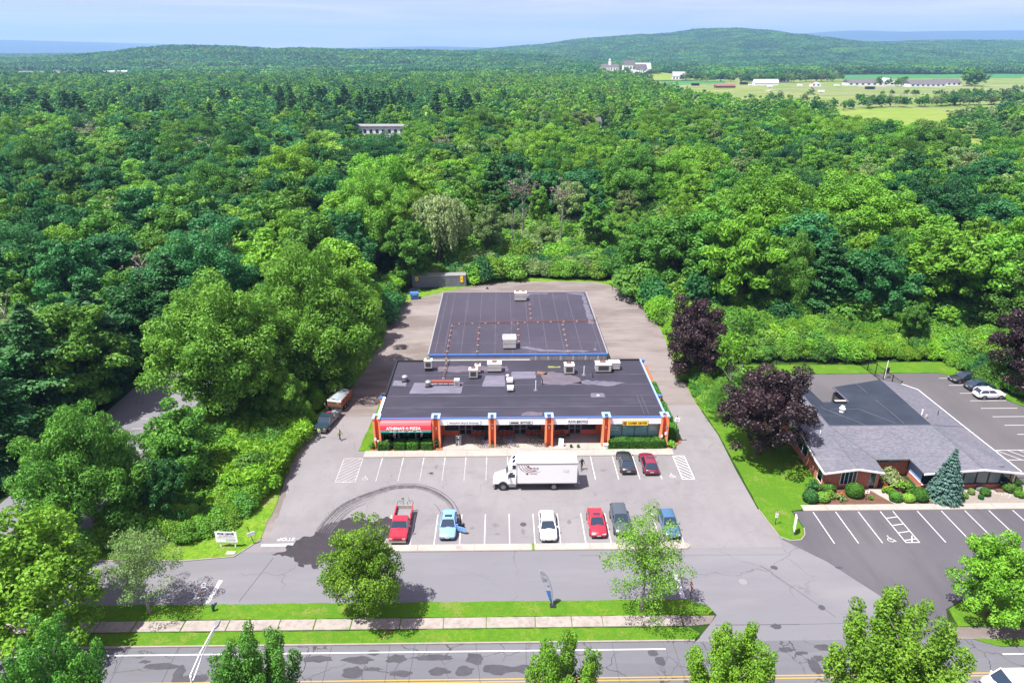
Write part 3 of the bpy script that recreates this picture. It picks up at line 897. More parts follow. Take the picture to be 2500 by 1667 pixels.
# wheelchair symbols
def wheelchair(parent, cx, cy, s, mat, z, rot=0):
    mbw = MB()
    pts = []
    def P(x, y):
        c, q = math.cos(rot), math.sin(rot)
        return (cx + (x * c - y * q) * s, cy + (x * q + y * c) * s)
    def seg(a, b, w=0.09):
        a, b = Vector(P(*a)), Vector(P(*b))
        n_ = Vector((-(b - a).y, (b - a).x)).normalized() * w * s / 2
        mbw.face([(a.x + n_.x, a.y + n_.y, z), (b.x + n_.x, b.y + n_.y, z), (b.x - n_.x, b.y - n_.y, z), (a.x - n_.x, a.y - n_.y, z)])
    for k in range(9):
        t0, t1 = R(110 + k * 26), R(110 + (k + 1) * 26)
        seg((0.32 * math.cos(t0), 0.32 * math.sin(t0)), (0.32 * math.cos(t1), 0.32 * math.sin(t1)))
    seg((-0.02, 0.55), (0.02, 0.08)); seg((0.0, 0.08), (0.34, 0.05)); seg((0.34, 0.05), (0.46, -0.3)); seg((0.0, 0.32), (0.26, 0.30))
    mbw.face([(*P(-0.02 + 0.09 * math.cos(R(a)), 0.68 + 0.09 * math.sin(R(a))), z) for a in range(0, 360, 45)])
    mbw.build('wheelchair_symbol', mat, parent)
wheelchair(lot, 21.2, 73.9, 0.9, 'paint', 0.042)
wheelchair(lot, -17.2, 73.9, 0.9, 'paintold', 0.042)
wheelchair(newlot, 42.2, 61.2, 1.0, 'paint', 0.05)

# repairs, stains, tyre marks and covers
def blob(parent, name, mat, z, cx, cy, rx, ry, seed, n=16, rot=0.0, rag=0.22):
    rr = random.Random(seed)
    pts = []
    for i in range(n):
        t = 2 * math.pi * i / n
        k = 1 + rr.uniform(-rag, rag)
        x, y = rx * k * math.cos(t), ry * k * math.sin(t)
        pts.append((cx + x * math.cos(rot) - y * math.sin(rot), cy + x * math.sin(rot) + y * math.cos(rot)))
    return MB().sheet(pts, z).build(name, mat, parent)
PATCHES = [(-31.3, 45.9, .5, .18), (-29.6, 45.4, 1.6, .32), (-25.1, 46.0, 1.0, .32), (-27.8, 44.5, .5, 1.0), (-26.6, 44.0, 1.6, .5), (-16.4, 46.0, 1.4, .42), (-12.8, 45.8, 1.3, .42),
           (-11.6, 46.6, .7, .3), (-9.4, 45.9, .9, .45), (-6.2, 46.0, 1.9, .32), (-2.6, 45.8, .8, .62), (-12.9, 44.5, .9, .62), (-11.3, 44.8, .8, .2), (-8.8, 44.3, .9, .32), (-5.6, 44.5, .9, .4),
           (-3.4, 44.5, .8, .5), (-.6, 44.6, 1.4, .5), (2.2, 44.6, 2.2, .42), (4.5, 45.8, .9, .22), (3.0, 45.9, .25, .2), (13.2, 46.2, .42, .42), (13.6, 45.3, .45, .5), (27.6, 45.4, .5, .32),
           (25.0, 46.4, .7, .28), (26.9, 44.5, .45, .95), (28.2, 43.95, 1.2, .28), (26.4, 46.0, .6, .18), (32.6, 45.9, 1.6, .28), (31.8, 46.7, 1.2, .16), (28.6, 46.6, .8, .35)]
for i, (x, y, rx, ry) in enumerate(PATCHES):
    blob(road, 'asphalt_patch', 'patch', 0.026 + (i % 3) * 0.0013, x, y, rx, ry, 40 + i, 14, 0, 0.25)
blob(service, 'asphalt_patch', 'patch', 0.034, 27.9, 57.0, .35, .28, 5, 10)
blob(service, 'asphalt_patch', 'patch', 0.034, 30.4, 51.4, .32, .35, 6, 10)
blob(service, 'asphalt_patch', 'patch', 0.034, 25.2, 49.1, .5, .35, 8, 12)
line(service, 19.6, 49.35, 27.5, 49.3, 0.07, 'patch', 0.036, 'sealed_crack')
line(service, 27.5, 49.3, 37.4, 49.5, 0.03, 'patch', 0.036, 'sealed_crack')
line(service, 26.6, 57.4, 31.2, 50.2, 0.05, 'patch', 0.037, 'sealed_crack')
line(service, -24.2, 59.3, -25.6, 53.0, 0.05, 'patch', 0.037, 'sealed_crack')
line(service, 8.0, 59.2, 29.8, 59.0, 0.03, 'patch', 0.037, 'sealed_crack')
for xc in (-36, -33.2, -29.4, -24.4, -19.8, -15.2, -10.6, -7.6, -2.2, 1.6, 6.4, 9.9, 14.9, 18.2, 20.8, 31.0, 45.5, 50.2):
    line(road, xc + math.sin(xc) * .4, 47.4, xc + math.cos(xc * 3) * .8, 38.5, 0.035, 'patch', 0.031, 'sealed_crack')
blob(newlot, 'asphalt_patch', 'patch', 0.050, 34.6, 56.9, .45, .2, 7, 10)
def cover(parent, x, y, z, r=0.36):
    MB().tube((x, y, z - 0.004), (x, y, z + 0.004), r, r, 18).build('manhole_cover', 'metalgrey' if parent is service else 'darkgrille', parent)
sr_ = random.Random(12)
for k in range(22):
    xs0 = sr_.choice([-8.8, -3.4, -.7, 2.05, 4.8, 7.5, 10.3, 13.0, 15.7, 18.3])
    low = sr_.random() < .5
    blob(lot, 'oil_stain', 'oil', 0.0405, xs0 + sr_.uniform(-.4, .4), sr_.uniform(62.4, 65.0) if low else sr_.uniform(74.5, 77.5), sr_.uniform(.12, .45), sr_.uniform(.12, .5), 300 + k, 12, 0, .3)
cover(lot, 2.25, 64.52, 0.042)
cover(service, 24.0, 55.0, 0.034, 0.42)
M['wet'] = noisy('wet_asphalt_stain', [(0.070, 0.060, 0.072), (1.2, U3, 0.4, 0.7, (0.05, 0.044, 0.054), 0.9), (6, U3, 0.62, 0.74, (0.24, 0.22, 0.27), 0.45)], 0.6, 0.2, 10, 0.2)
WET = [(-24.6, 59.9), (-23.2, 60.3), (-23.3, 61.4), (-22.7, 61.3), (-22.6, 62.1), (-21.9, 62.8), (-21.2, 62.7), (-20.8, 63.2), (-20.6, 64.4), (-20.1, 64.7), (-19.0, 65.3), (-17.9, 65.9), (-16.8, 66.2), (-15.6, 65.6), (-14.7, 65.2), (-14.0, 65.8), (-13.4, 66.2),
       (-12.7, 65.8), (-12.3, 64.4), (-12.4, 62.6), (-13.8, 61.0), (-14.4, 59.2), (-16.4, 58.8), (-18.2, 58.6), (-19.1, 58.3), (-19.0, 57.4), (-19.5, 57.5), (-19.9, 58.2), (-20.9, 58.3), (-20.6, 57.8), (-21.0, 57.9), (-21.5, 58.6), (-22.1, 59.4)]
MB().sheet(rough_poly(WET, 0.25, 0.16, 21), 0.043).build('wet_patch', 'wet', lot)
MB().sheet(rough_poly([(-26.95, 62.6), (-25.7, 62.6), (-25.9, 68), (-26.3, 72), (-26.6, 76), (-26.1, 82), (-25.0, 88.5), (-26.3, 89.6), (-27.15, 82.4), (-27.35, 76), (-26.7, 69.5)], .7, .22, 77), 0.0405).build('gritty_edge', 'yard', lot)
M['skid'] = noisy('tyre_mark', [(0.085, 0.078, 0.09), (1.4, U3, 0.48, 0.66, (0.22, 0.205, 0.22), 0.85), (7, U3, 0.45, 0.65, (0.25, 0.235, 0.25), 0.5)], 0.8)
arc = [(-20.6, 63.4), (-20.4, 64.5), (-19.4, 67.3), (-18.1, 69.1), (-15.9, 70.8), (-13.8, 71.85), (-11.6, 72.3), (-9.5, 71.8), (-7.6, 70.4), (-6.2, 68.5), (-5.3, 65.9), (-5.35, 64.9)]
def ribbon(pts, off, w, z, a, b):
    P_ = []
    for i in range(len(pts) - 1):
        p0 = Vector(pts[max(0, i - 1)]); p1 = Vector(pts[i]); p2 = Vector(pts[i + 1]); p3 = Vector(pts[min(len(pts) - 1, i + 2)])
        for k in range(8):
            t = k / 8
            P_.append(0.5 * ((2 * p1) + (p2 - p0) * t + (2 * p0 - 5 * p1 + 4 * p2 - p3) * t * t + (3 * p1 - p0 - 3 * p2 + p3) * t ** 3))
    P_ = P_[int(len(P_) * a):int(len(P_) * b)]
    mbr = MB()
    L, Rr = [], []
    for i in range(len(P_)):
        d = (P_[min(i + 1, len(P_) - 1)] - P_[max(i - 1, 0)]).normalized()
        nn = Vector((-d.y, d.x))
        ww = w * (0.5 + 0.5 * math.sin(math.pi * i / (len(P_) - 1)))
        L.append((*(P_[i] + nn * (off + ww)), z)); Rr.append((*(P_[i] + nn * (off - ww)), z))
    for i in range(len(P_) - 1):
        mbr.face([Rr[i], Rr[i + 1], L[i + 1], L[i]])
    return mbr
for j, (off, w, a, b) in enumerate(((0.0, 0.20, 0, 1), (-0.38, 0.11, 0.0, 0.6), (-0.66, 0.06, 0.0, 0.46), (-1.0, 0.06, 0.0, 0.38), (-1.25, 0.04, 0.0, 0.3), (-1.5, 0.07, 0.0, 0.34), (0.25, 0.05, 0.05, 0.5), (0.44, 0.06, 0.42, 1), (-0.30, 0.06, 0.45, 0.92), (-0.5, 0.03, 0.5, 0.8), (-1.6, 0.04, 0.78, 0.95))):
    ribbon(arc, off, w, 0.046 + 0.001 * j, a, b).build('tyre_mark', 'skid', lot)

# ------------------------------------------------------------------ fields and tracks far off
VILL = [(262, 1445), (352, 1442)]
FIELD = [(262, 1480), (300, 1700), (470, 1640), (600, 1560), (822, 1814), (1014, 1812), (1340, 1880), (1700, 1800), (900, 900), (446, 622), (305, 567), (233, 520), (226, 585), (192, 585), (200, 695), (189, 782), (200, 1150)]
MEAD = [(264, 619), (300, 667), (353, 693), (415, 692), (370, 540), (330, 430), (250, 338), (222, 288), (192, 300), (188, 378), (205, 470), (185, 433)]
GREENF = [(398, 628), (560, 640), (420, 480), (330, 470)]
meadowo = struct('field', MB().sheet(rough_poly(FIELD, 20, 5, 31), 0.05), 'meadow')
struct('field', MB().sheet(rough_poly([(264, 619), (300, 667), (353, 693), (415, 692), (380, 560), (300, 420), (232, 290), (192, 300), (200, 420)], 10, 3, 32), 0.06), 'meadow2')
struct('field', MB().sheet(rough_poly(GREENF, 10, 2, 33), 0.07), 'crop')
struct('field', MB().sheet(rough_poly([(690, 1510), (830, 1800), (1340, 1880), (1105, 1560)], 20, 4, 34), 0.15), 'crop')
struct('field', MB().sheet(rough_poly([(270, 1200), (300, 1400), (420, 1400), (400, 1300)], 20, 4, 34), 0.12), 'crop')
hl_ = MB()
for i in range(-22, 22):
    for j in range(-20, 20):
        x0_, y0_ = 258 + i * 10, 1600 + j * 10
        if math.hypot((x0_ + 5 - 258) / 1.1, y0_ + 5 - 1600) < 196:
            hl_.face([(a, b, float(th(a, b)) + 1.2) for a, b in ((x0_, y0_), (x0_ + 10, y0_), (x0_ + 10, y0_ + 10), (x0_, y0_ + 10))])
struct('hillside_lawn', hl_, 'meadow2')
struct('field', MB().sheet(rough_poly([(-1250, 1880), (-800, 1880), (-760, 1500), (-690, 1420), (-1020, 1420), (-1180, 1650)], 20, 6, 36), 0.3), 'meadow2')
def track(pts, w, z, name='dirt_road', mat='sand'):
    mbt = MB()
    for a, b in zip(pts, pts[1:]):
        a, b = Vector(a), Vector(b)
        n_ = Vector((-(b - a).y, (b - a).x)).normalized() * w / 2
        mbt.face([(a.x - n_.x, a.y - n_.y, z), (b.x - n_.x, b.y - n_.y, z), (b.x + n_.x, b.y + n_.y, z), (a.x + n_.x, a.y + n_.y, z)])
    return struct(name, mbt, mat)
oval = [(369, 1021), (390, 1060), (430, 1083), (487, 1096), (577, 1081), (640, 1040), (620, 990), (574, 960), (493, 922), (415, 928), (378, 954), (369, 1021)]
track(oval, 7, 0.2, 'riding_track')
track([(180, 1235), (300, 1262), (420, 1240), (520, 1130), (620, 1120), (800, 1105), (1100, 1090)], 8, 0.22)
track([(560, 1150), (700, 1180), (860, 1165), (1100, 1180)], 22, 0.18, 'farm_yard')
track([(398, 630), (470, 625), (560, 640)], 5, 0.24, 'country_road')

# ------------------------------------------------------------------ the shopping plaza
plaza = thing('shopping_plaza', 'long orange shopping plaza with dark flat roof and five shop bays', 'building')
RZ = 4.5
MB().box(-16.3, 81.35, 4.28, 21.5, 99.45, RZ).build('roof', 'mem', plaza)
mb = MB()
mb.box(-16.4, 81.6, 0, -16.2, 99.5, 4.27)
mb.box(21.4, 81.6, 0, 21.6, 99.5, 4.27)
mb.box(-16.19, 99.3, 0, 21.39, 99.5, 4.27)
mb.build('wall', 'orangepale', plaza)
# parapets
MB().box(-16.62, 87.4, 4.1, -16.31, 99.6, 4.72).build('parapet', 'blackmetal', plaza)
MB().box(-16.62, 81.9, 4.1, -16.31, 87.1, 4.70).build('parapet', 'offwhite', plaza)
MB().box(21.51, 81.9, 4.1, 21.72, 99.6, 4.68).build('parapet', 'paleblue', plaza)
MB().box(-16.3, 99.46, 4.1, -11.75, 99.7, 4.70).build('parapet', 'blackmetal', plaza)
MB().box(16.65, 99.46, 4.1, 21.5, 99.7, 4.70).build('parapet', 'blackmetal', plaza)
MB().box(-16.3, 81.16, 4.43, 21.5, 81.34, 4.54).build('roof_edge_trim', 'blue', plaza)
# membrane seams and patches
for y in (84.2, 87.6, 91.0, 94.4):
    MB().box(-16.1, y, RZ + .001, 21.3, y + 0.07, RZ + 0.012).build('roof_seam', 'seam', plaza)
def rp(poly, mat='mempatch', name='roof_patch', z=RZ, seed=1, amp=.06):
    MB().prism(rough_poly(poly, .6, amp, seed), z + 0.002, z + 0.018).build(name, mat, plaza)
rp([(-13.2, 88.4), (-5.9, 88.4), (-5.7, 91.9), (-12.9, 91.9)], seed=2)
rp([(-3.0, 90.6), (0.4, 90.6), (0.3, 94.2), (-2.5, 94.2)], seed=3)
rp([(1.3, 93.0), (5.0, 93.2), (5.0, 95.6), (1.4, 95.5)], seed=4)
rp([(-16, 91.0), (-14.0, 90.8), (-13.9, 92.6), (-15.9, 92.8)], seed=5)
rp([(-9.8, 95.6), (0.8, 95.6), (0.8, 97.6), (-9.7, 97.6)], 'dust', 'roof_patch', RZ, 6, .3)
rp([(5.6, 91.6), (8.2, 90.9), (11.6, 91.4), (11.2, 93.6), (7.6, 95.6), (5.8, 94.4)], 'dust', 'roof_stain', RZ, 7, .25)
rp([(12.4, 86.9), (14.4, 86.9), (14.3, 88.2), (12.5, 88.2)], 'seam', 'roof_patch', RZ, 8)
rp([(2.4, 81.7), (5.2, 81.7), (5.4, 82.6), (3.9, 82.9), (2.7, 82.4)], 'dust', 'roof_stain', RZ, 9, .15)
rp([(10.1, 91.5), (14.8, 90.4), (18.0, 91.4), (15, 92.2), (12, 92.4)], 'seam', 'roof_stain', RZ, 17, .25)
rp([(5.1, 94.8), (6.6, 94.4), (6.8, 95.2), (5.3, 95.7)], 'wood', 'roof_litter', RZ, 10, .15)
rp([(7.0, 96.9), (8.9, 96.9), (8.9, 97.5), (7.0, 97.5)], 'moss', 'roof_moss', RZ, 11, .3)
for x in (18.9, 19.5):
    MB().box(x, 82.0, RZ + .001, x + .05, 87.5, RZ + .012).build('roof_seam', 'seam', plaza)
# pillars: two flanges, a recessed web and a pale blue cap
for i, (xa, xb) in enumerate(((-17.16, -16.2), (-9.38, -8.32), (-1.88, -0.92), (5.64, 6.70), (13.27, 14.29), (21.05, 22.1))):
    p = MB().box(xa, 80.95, 0, xa + .24, 82.2, 4.5).box(xb - .24, 80.95, 0, xb, 82.2, 4.5).build('pillar', 'orangepale', plaza)
    MB().box(xa + .24, 81.45, 0, xb - .24, 82.1, 4.3).build('web', 'orange', p)
    MB().box(xa - .06, 80.89, 4.5, xa + .27, 82.3, 4.66).box(xb - .27, 80.89, 4.5, xb + .06, 82.3, 4.66).box(xa + .27, 81.9, 4.5, xb - .27, 82.3, 4.66).build('cap', 'paleblue', p)
    if 0 < i < 5:
        MB().box((xa + xb) / 2 - .07, 81.36, 2.7, (xa + xb) / 2 + .07, 81.45, 3.05).build('wall_lamp', 'white', p)
for (x, y) in ((-17.1, 87.0), (21.7, 87.0), (21.7, 99.2)):
    p = MB().box(x, y, 0, x + .5, y + .35, 4.5).build('side_pillar', 'orangepale', plaza)
    MB().box(x - .05, y - .06, 4.5, x + .62, y + .4, 4.66).build('cap', 'blue', p)
# fascia boards
for xa, xb in ((-16.2, -9.38), (-8.32, -1.88), (-0.92, 5.64), (6.70, 13.27), (14.29, 21.05)):
    f_ = MB().box(xa, 81.2, 3.46, xb, 81.34, 4.41).build('fascia', 'offwhite', plaza)
    MB().box(xa, 81.17, 3.46, xb, 81.199, 3.56).build('lower_trim', 'signwhite', f_)
MB().box(-8.3, 81.35, 3.38, 13.2, 84.34, 3.46).build('soffit', 'offwhite', plaza)
# bay 1: glazed pizza shop with interior
MB().box(-16.1, 81.95, 0.0, -9.4, 82.1, 0.5).build('shop_plinth', 'offwhite', plaza)
MB().box(-16.1, 82.12, 0.20, -9.4, 86.4, 0.30).build('shop_floor', 'intfloor', plaza)
MB().box(-16.1, 86.4, 0.3, -9.4, 86.5, 3.4).build('back_wall', 'interior', plaza)
for xa, xb in ((-16.1, -14.03), (-13.99, -11.74), (-11.70, -9.42)):
    w_ = MB().box(xa + .05, 81.98, .55, xb - .05, 82.0, 3.35).build('window', 'pane', plaza)
    MB().box(xa, 81.95, .5, xa + .06, 82.05, 3.4).box(xb - .06, 81.95, .5, xb, 82.05, 3.4).box(xa + .06, 81.95, 3.3, xb - .06, 82.05, 3.4).build('frame', 'metalgrey', w_)
for x, y, lab in ((-15.1, 83.1, 'grey table at the left end of the pizza shop window'), (-13.3, 83.2, 'grey table behind the middle pizza shop window'), (-11.7, 83.2, 'grey table at the second window mullion of the pizza shop'), (-10.3, 83.0, 'grey table at the right end of the pizza shop window'),
                  (-14.4, 84.8, 'back left grey table inside the pizza shop'), (-12.2, 84.9, 'back right grey table inside the pizza shop')):
    t = thing('dining_table', lab, 'table', (x, y, .3), .12, 'dining tables in the pizza shop')
    MB().box(-.42, -.5, .72, .42, .5, .76).build('tabletop', 'table', t)
    MB().tube((0, 0, 0), (0, 0, .72), .05).build('leg', 'blackmetal', t)
aw = MB()
prof = [(81.18, 4.32), (81.0, 4.28), (80.72, 4.10), (80.48, 3.83), (80.36, 3.5), (80.33, 3.2)]
for (y0, z0), (y1, z1) in zip(prof, prof[1:]):
    aw.face([(-16.12, y0, z0), (-16.12, y1, z1), (-9.45, y1, z1), (-9.45, y0, z0)])
for x in (-16.12, -9.45):
    aw.face([(x, y, z) for y, z in prof] + [(x, 81.18, 3.2)])
awn = aw.build('awning', 'awnred', plaza)
aw = MB()
x = -16.12
aw.face([(-16.12, 80.325, 3.20), (-16.12, 80.325, 2.88), (-9.45, 80.325, 2.88), (-9.45, 80.325, 3.20)])
aw.build('valance', 'awngreen', awn)
text('lettering', "ATHENA'S", .52, 'whitetext', awn, (-14.1, 80.32, 3.47), (R(82), 0, 0), .01, 'CENTER', .012, 1.0)
text('lettering', 'PIZZA', .52, 'whitetext', awn, (-11.5, 80.32, 3.47), (R(82), 0, 0), .01, 'CENTER', .012, 1.0)
MB().torus((-12.55, 80.31, 3.47), (0, 1, .1), .15, .045, 10, 4).build('emblem', 'whitetext', awn)
for x, n_ in ((-14.5, 1), (-13.3, 2), (-12.1, 3), (-11.0, 4)):
    print_lines(awn, x - .38, x + .38, 3.04, 80.318, .13, 'whitetext', n_)
# bays 2 to 4: recessed shop fronts
for bay in (((-8.57, -8.04, 3.4), (-8.04, -6.02, .72), (-4.26, -2.02, .72), (-2.02, -1.5, 3.4)), ((-1.3, -.72, 3.4), (-0.72, 1.5, .72), (3.3, 5.38, .72), (5.38, 6.0, 3.4)), ((6.2, 7.09, 3.4), (7.09, 9.18, .72), (10.84, 12.94, .72), (12.94, 14.15, 3.4))):
    for xa, xb, zt in bay:
        MB().box(xa, 84.4, 0, xb, 84.6, zt).build('shop_wall', 'redwall', plaza)
MB().box(-8.3, 87.4, 0, 14.2, 87.5, 3.4).build('back_wall', 'interior', plaza)
MB().box(-8.3, 84.62, 0.02, 14.2, 87.4, .1).build('shop_floor', 'intfloor', plaza)
for x in (-1.4, 6.1, 14.25, -9.35):
    MB().box(x - .06, 82.2, 0, x + .06, 87.4, 3.37).build('party_wall', 'redwall', plaza)
def window(xa, xb, z0, z1, y, glass='pane', n_=1, frame='metalgrey', parent=plaza, nm='window'):
    w_ = MB().box(xa + .07, y + .04, z0 + .07, xb - .07, y + .06, z1 - .07).build(nm, glass, parent)
    fr = MB().box(xa, y, z0, xa + .07, y + .1, z1).box(xb - .07, y, z0, xb, y + .1, z1).box(xa + .07, y, z1 - .07, xb - .07, y + .1, z1).box(xa + .07, y, z0, xb - .07, y + .1, z0 + .07)
    for k in range(1, n_):
        xm = xa + (xb - xa) * k / n_
        fr.box(xm - .035, y, z0 + .07, xm + .035, y + .1, z1 - .07)
    fr.build('frame', frame, w_)
    return w_
for xa, xb in ((-8.02, -6.04), (-4.24, -2.04), (-0.70, 1.48), (3.32, 5.36), (7.11, 9.16), (10.86, 12.92)):
    window(xa, xb, .74, 3.3, 84.4)
for xa, xm, xb in ((-5.98, -5.14, -4.30), (1.54, 2.4, 3.26), (9.22, 10.0, 10.80)):
    for a, b in ((xa, xm - .01), (xm + .01, xb)):
        d_ = window(a, b, .16, 3.3, 84.4, 'pane', 1, 'metalgrey', plaza, 'door')
        MB().box(a + .07, 84.36, 1.0, b - .07, 84.40, 1.06).build('handle', 'metalgrey', d_)
# goods behind the glass
sr = random.Random(4)
for x0, x1, n_ in ((-8, -2.1, 14), (-.7, 5.3, 16), (7.1, 12.9, 10)):
    for k in range(n_):
        xx = sr.uniform(x0, x1)
        if -6.1 < xx < -4.2 or 1.4 < xx < 3.4 or 9.1 < xx < 10.9:
            continue
        zz = sr.uniform(.8, 1.7)
        w_ = sr.uniform(.12, .4)
        m_ = sr.choice(['inkred', 'greycloth', 'stone', 'wood', 'awngreen', 'signwhite', 'darkgrille', 'orange'])
        o_ = MB().box(xx, 84.75, zz, xx + w_, 84.95, zz + sr.uniform(.15, .5)).build('shelf_goods', m_, plaza)
# bay 5: career centre glazing with posters
MB().box(14.3, 82.0, 0, 21.3, 82.14, .42).build('shop_plinth', 'offwhite', plaza)
for k, (xa, xb) in enumerate(((14.32, 16.07), (16.11, 17.77), (17.81, 19.52), (19.56, 21.27))):
    w_ = window(xa, xb, .44, 3.44, 82.03, 'paneteal', 1, 'metalgrey')
    if k in (1, 2):
        MB().box(xa + .1, 82.16, 1.5, xb - .1, 82.18, 3.3).build('poster', 'inkblue', w_)
        for q in range(9):
            a_, b_ = xa + .2 + sr.random() * 1.1, 1.6 + sr.random() * 1.3
            MB().box(a_, 82.145, b_, a_ + sr.uniform(.1, .3), 82.155, b_ + sr.uniform(.1, .35)).build('poster_figure', sr.choice(['table', 'awngreen', 'inkgrey', 'paneteal', 'ink']), w_)
    else:
        for q in range(5):
            zz = 2.9 - q * .22
            MB().box(xa + .25, 82.022, zz, xa + .25 + sr.uniform(.6, 1.1), 82.028, zz + .07).build('window_lettering', 'table', w_)
        MB().tube((xa + .8, 82.02, .95), (xa + .8, 82.028, .95), .14, .14, 12).build('round_sticker', 'inkblue', w_)
MB().box(14.35, 84.2, 0, 21.3, 84.3, 3.4).build('back_wall', 'table', plaza)
# signs on the fascia
def board(x0, x1, z0, z1, mat, border=None, y=81.14):
    s_ = MB().box(x0, y, z0, x1, y + .045, z1).build('shop_sign', mat, plaza)
    if border:
        t_ = .045
        MB().box(x0, y - .012, z0, x1, y - .001, z0 + t_).box(x0, y - .012, z1 - t_, x1, y - .001, z1).box(x0, y - .012, z0 + t_, x0 + t_, y - .001, z1 - t_).box(x1 - t_, y - .012, z0 + t_, x1, y - .001, z1 - t_).build('sign_border', border, s_)
    return s_
s_ = board(-7.37, -2.9, 3.52, 4.12, 'signwhite', 'inkgrey')
text('lettering', 'Hampshire Bicycle Exchange', .33, 'ink', s_, (-5.13, 81.13, 3.80), (R(90), 0, 0), .004, 'CENTER', .003, 1.02)
s_ = board(0.87, 3.9, 3.50, 4.06, 'signwhite', 'ink')
MB().box(1.02, 81.118, 3.68, 2.12, 81.128, 3.88).build('dark_bar', 'ink', s_)
text('lettering', 'BICYCLES', .36, 'ink', s_, (3.02, 81.13, 3.77), (R(90), 0, 0), .004, 'CENTER', .014, .88)
s_ = board(8.6, 11.2, 3.56, 4.2, 'offwhite', None, 81.15)
text('lettering', 'PLAYA', .50, 'ink', s_, (9.2, 81.14, 3.86), (R(90), 0, 0), .004, 'CENTER', .008, .68)
text('lettering', 'BOWLS', .50, 'ink', s_, (10.68, 81.14, 3.86), (R(90), 0, 0), .004, 'CENTER', .008, .68)
MB().ball((9.94, 81.14, 3.78), .13, .02, .13, 8, 5).box(9.92, 81.12, 3.88, 9.96, 81.15, 4.08).box(9.83, 81.12, 3.93, 9.87, 81.15, 4.04).box(10.01, 81.12, 3.93, 10.05, 81.15, 4.04).build('emblem', 'ink', s_)
s_ = board(15.88, 19.36, 3.30, 3.98, 'signyellow', 'inkblue', 81.0)
MB().box(16.0, 80.98, 3.44, 16.42, 80.99, 3.86).build('emblem', 'wood', s_)
text('lettering', 'CAREER CENTER', .40, 'ink', s_, (17.9, 80.99, 3.64), (R(90), 0, 0), .004, 'CENTER', .01, .84)
for (x, z, m_) in ((-16.95, 1.55, 'signwhite'), (-16.6, 1.2, 'signwhite'), (21.25, 1.7, 'signwhite'), (21.75, 2.1, 'signwhite'), (21.8, 3.0, 'galv')):
    MB().box(x - .13, 80.9, z - .2, x + .13, 80.93, z + .2).build('notice_plate', m_, plaza)

# the lower rear wing
rear = thing('rear_wing', 'plain rear wing with seamed dark purple flat roof', 'building')
MB().box(-11.45, 99.95, 5.3, 16.4, 130.3, 5.5).build('roof', 'mem2', rear)
mb = MB().box(-11.4, 99.75, 0, 16.35, 99.94, 5.3).box(-11.4, 99.95, 0, -11.2, 130.3, 5.3).box(16.15, 99.95, 0, 16.35, 130.3, 5.3).box(-11.2, 130.1, 0, 16.15, 130.3, 5.3)
mb.build('wall', 'galv', rear)
MB().box(-11.5, 99.70, 5.3, 16.45, 99.94, 5.56).build('roof_edge_trim', 'blue', rear)
MB().box(-11.4, 99.71, 4.5, 4.3, 99.745, 4.68).build('flashing', 'white', rear)
MB().box(-11.66, 99.95, 5.25, -11.46, 130.4, 5.58).box(16.41, 99.95, 5.25, 16.62, 130.4, 5.58).box(-11.45, 130.31, 5.25, 16.4, 130.5, 5.58).build('parapet', 'galv', rear)
for k in range(24):
    MB().box(4.6 + k * .49, 99.715, 4.52, 4.86 + k * .49, 99.745, 5.28).build('wall_panel', ('galv', 'hvac', 'metalgrey', 'galv')[k % 4], rear)
for x in (-10.6, -9.2, -6.55, -3.9, -1.2, 1.55, 4.4, 7.1, 9.8, 12.6, 15.6):
    MB().box(x, 100.0, 5.501, x + .06, 130.2, 5.512).build('roof_seam', 'seam', rear)
MB().box(-11.2, 104.6, 5.501, 16.2, 104.65, 5.510).build('roof_seam', 'seam', rear)
MB().prism(rough_poly([(2.6, 102.6), (6, 100.9), (13, 100.6), (14, 101.2), (7, 101.5), (4, 103)], .8, .15, 5), 5.502, 5.515).build('roof_stain', 'seam', rear)
MB().prism(rough_poly([(15.0, 113), (16.1, 113), (16.1, 129.5), (15.4, 129.8), (12.6, 130.0), (13.2, 129.1), (15.5, 128.5)], .8, .15, 6), 5.502, 5.515).build('roof_stain', 'seam', rear)
MB().prism(rough_poly([(4.3, 129.8), (9.5, 129.9), (8.6, 129.3), (5.5, 129.0), (4.6, 126.5), (4.3, 126.6)], .8, .15, 7), 5.502, 5.515).build('roof_stain', 'seam', rear)
def conduit(pts, label, r=.045):
    t = thing('conduit', label, 'pipe', (0, 0, 0), 0, 'rusty conduits across the roofs')
    P_ = [Vector(p) for p in pts]
    mbp = MB().path(P_, r, 5)
    mbp.build('pipe', 'rust', t)
    for a, b in zip(P_, P_[1:]):
        L = (b - a).length
        n_ = max(1, int(L / 2.2))
        for k in range(n_):
            p = a.lerp(b, (k + .5) / n_)
            zb = 5.5 if p.y > 99.7 else 4.5
            MB().box(p.x - .16, p.y - .12, zb, p.x + .16, p.y + .12, p.z - r).build('support_block', 'stone', t)
conduit([(-8.6, 113.2, 5.68), (16.5, 114.1, 5.68)], 'rusty conduit crossing the middle of the rear roof')
conduit([(-4.0, 113.6, 5.66), (16.5, 114.55, 5.66)], 'second rusty conduit just behind the long middle one')
conduit([(-8.6, 113.2, 5.68), (-8.7, 99.9, 5.68), (-8.7, 91.4, 4.7)], 'rusty conduit running forward from rear roof to the red duct')
conduit([(-3.9, 112.6, 5.66), (-3.95, 99.6, 5.66)], 'rusty conduit on blocks left of the centre rooftop unit')
conduit([(2.75, 114.4, 5.66), (2.7, 103.6, 5.66)], 'short rusty conduit beside the centre rooftop unit')
conduit([(5.2, 124.2, 5.66), (5.1, 114.4, 5.66)], 'rusty conduit leading back to the rear rooftop unit')
conduit([(10.5, 113.6, 5.66), (10.4, 99.6, 5.66)], 'rusty conduit on blocks right of centre on the rear roof')

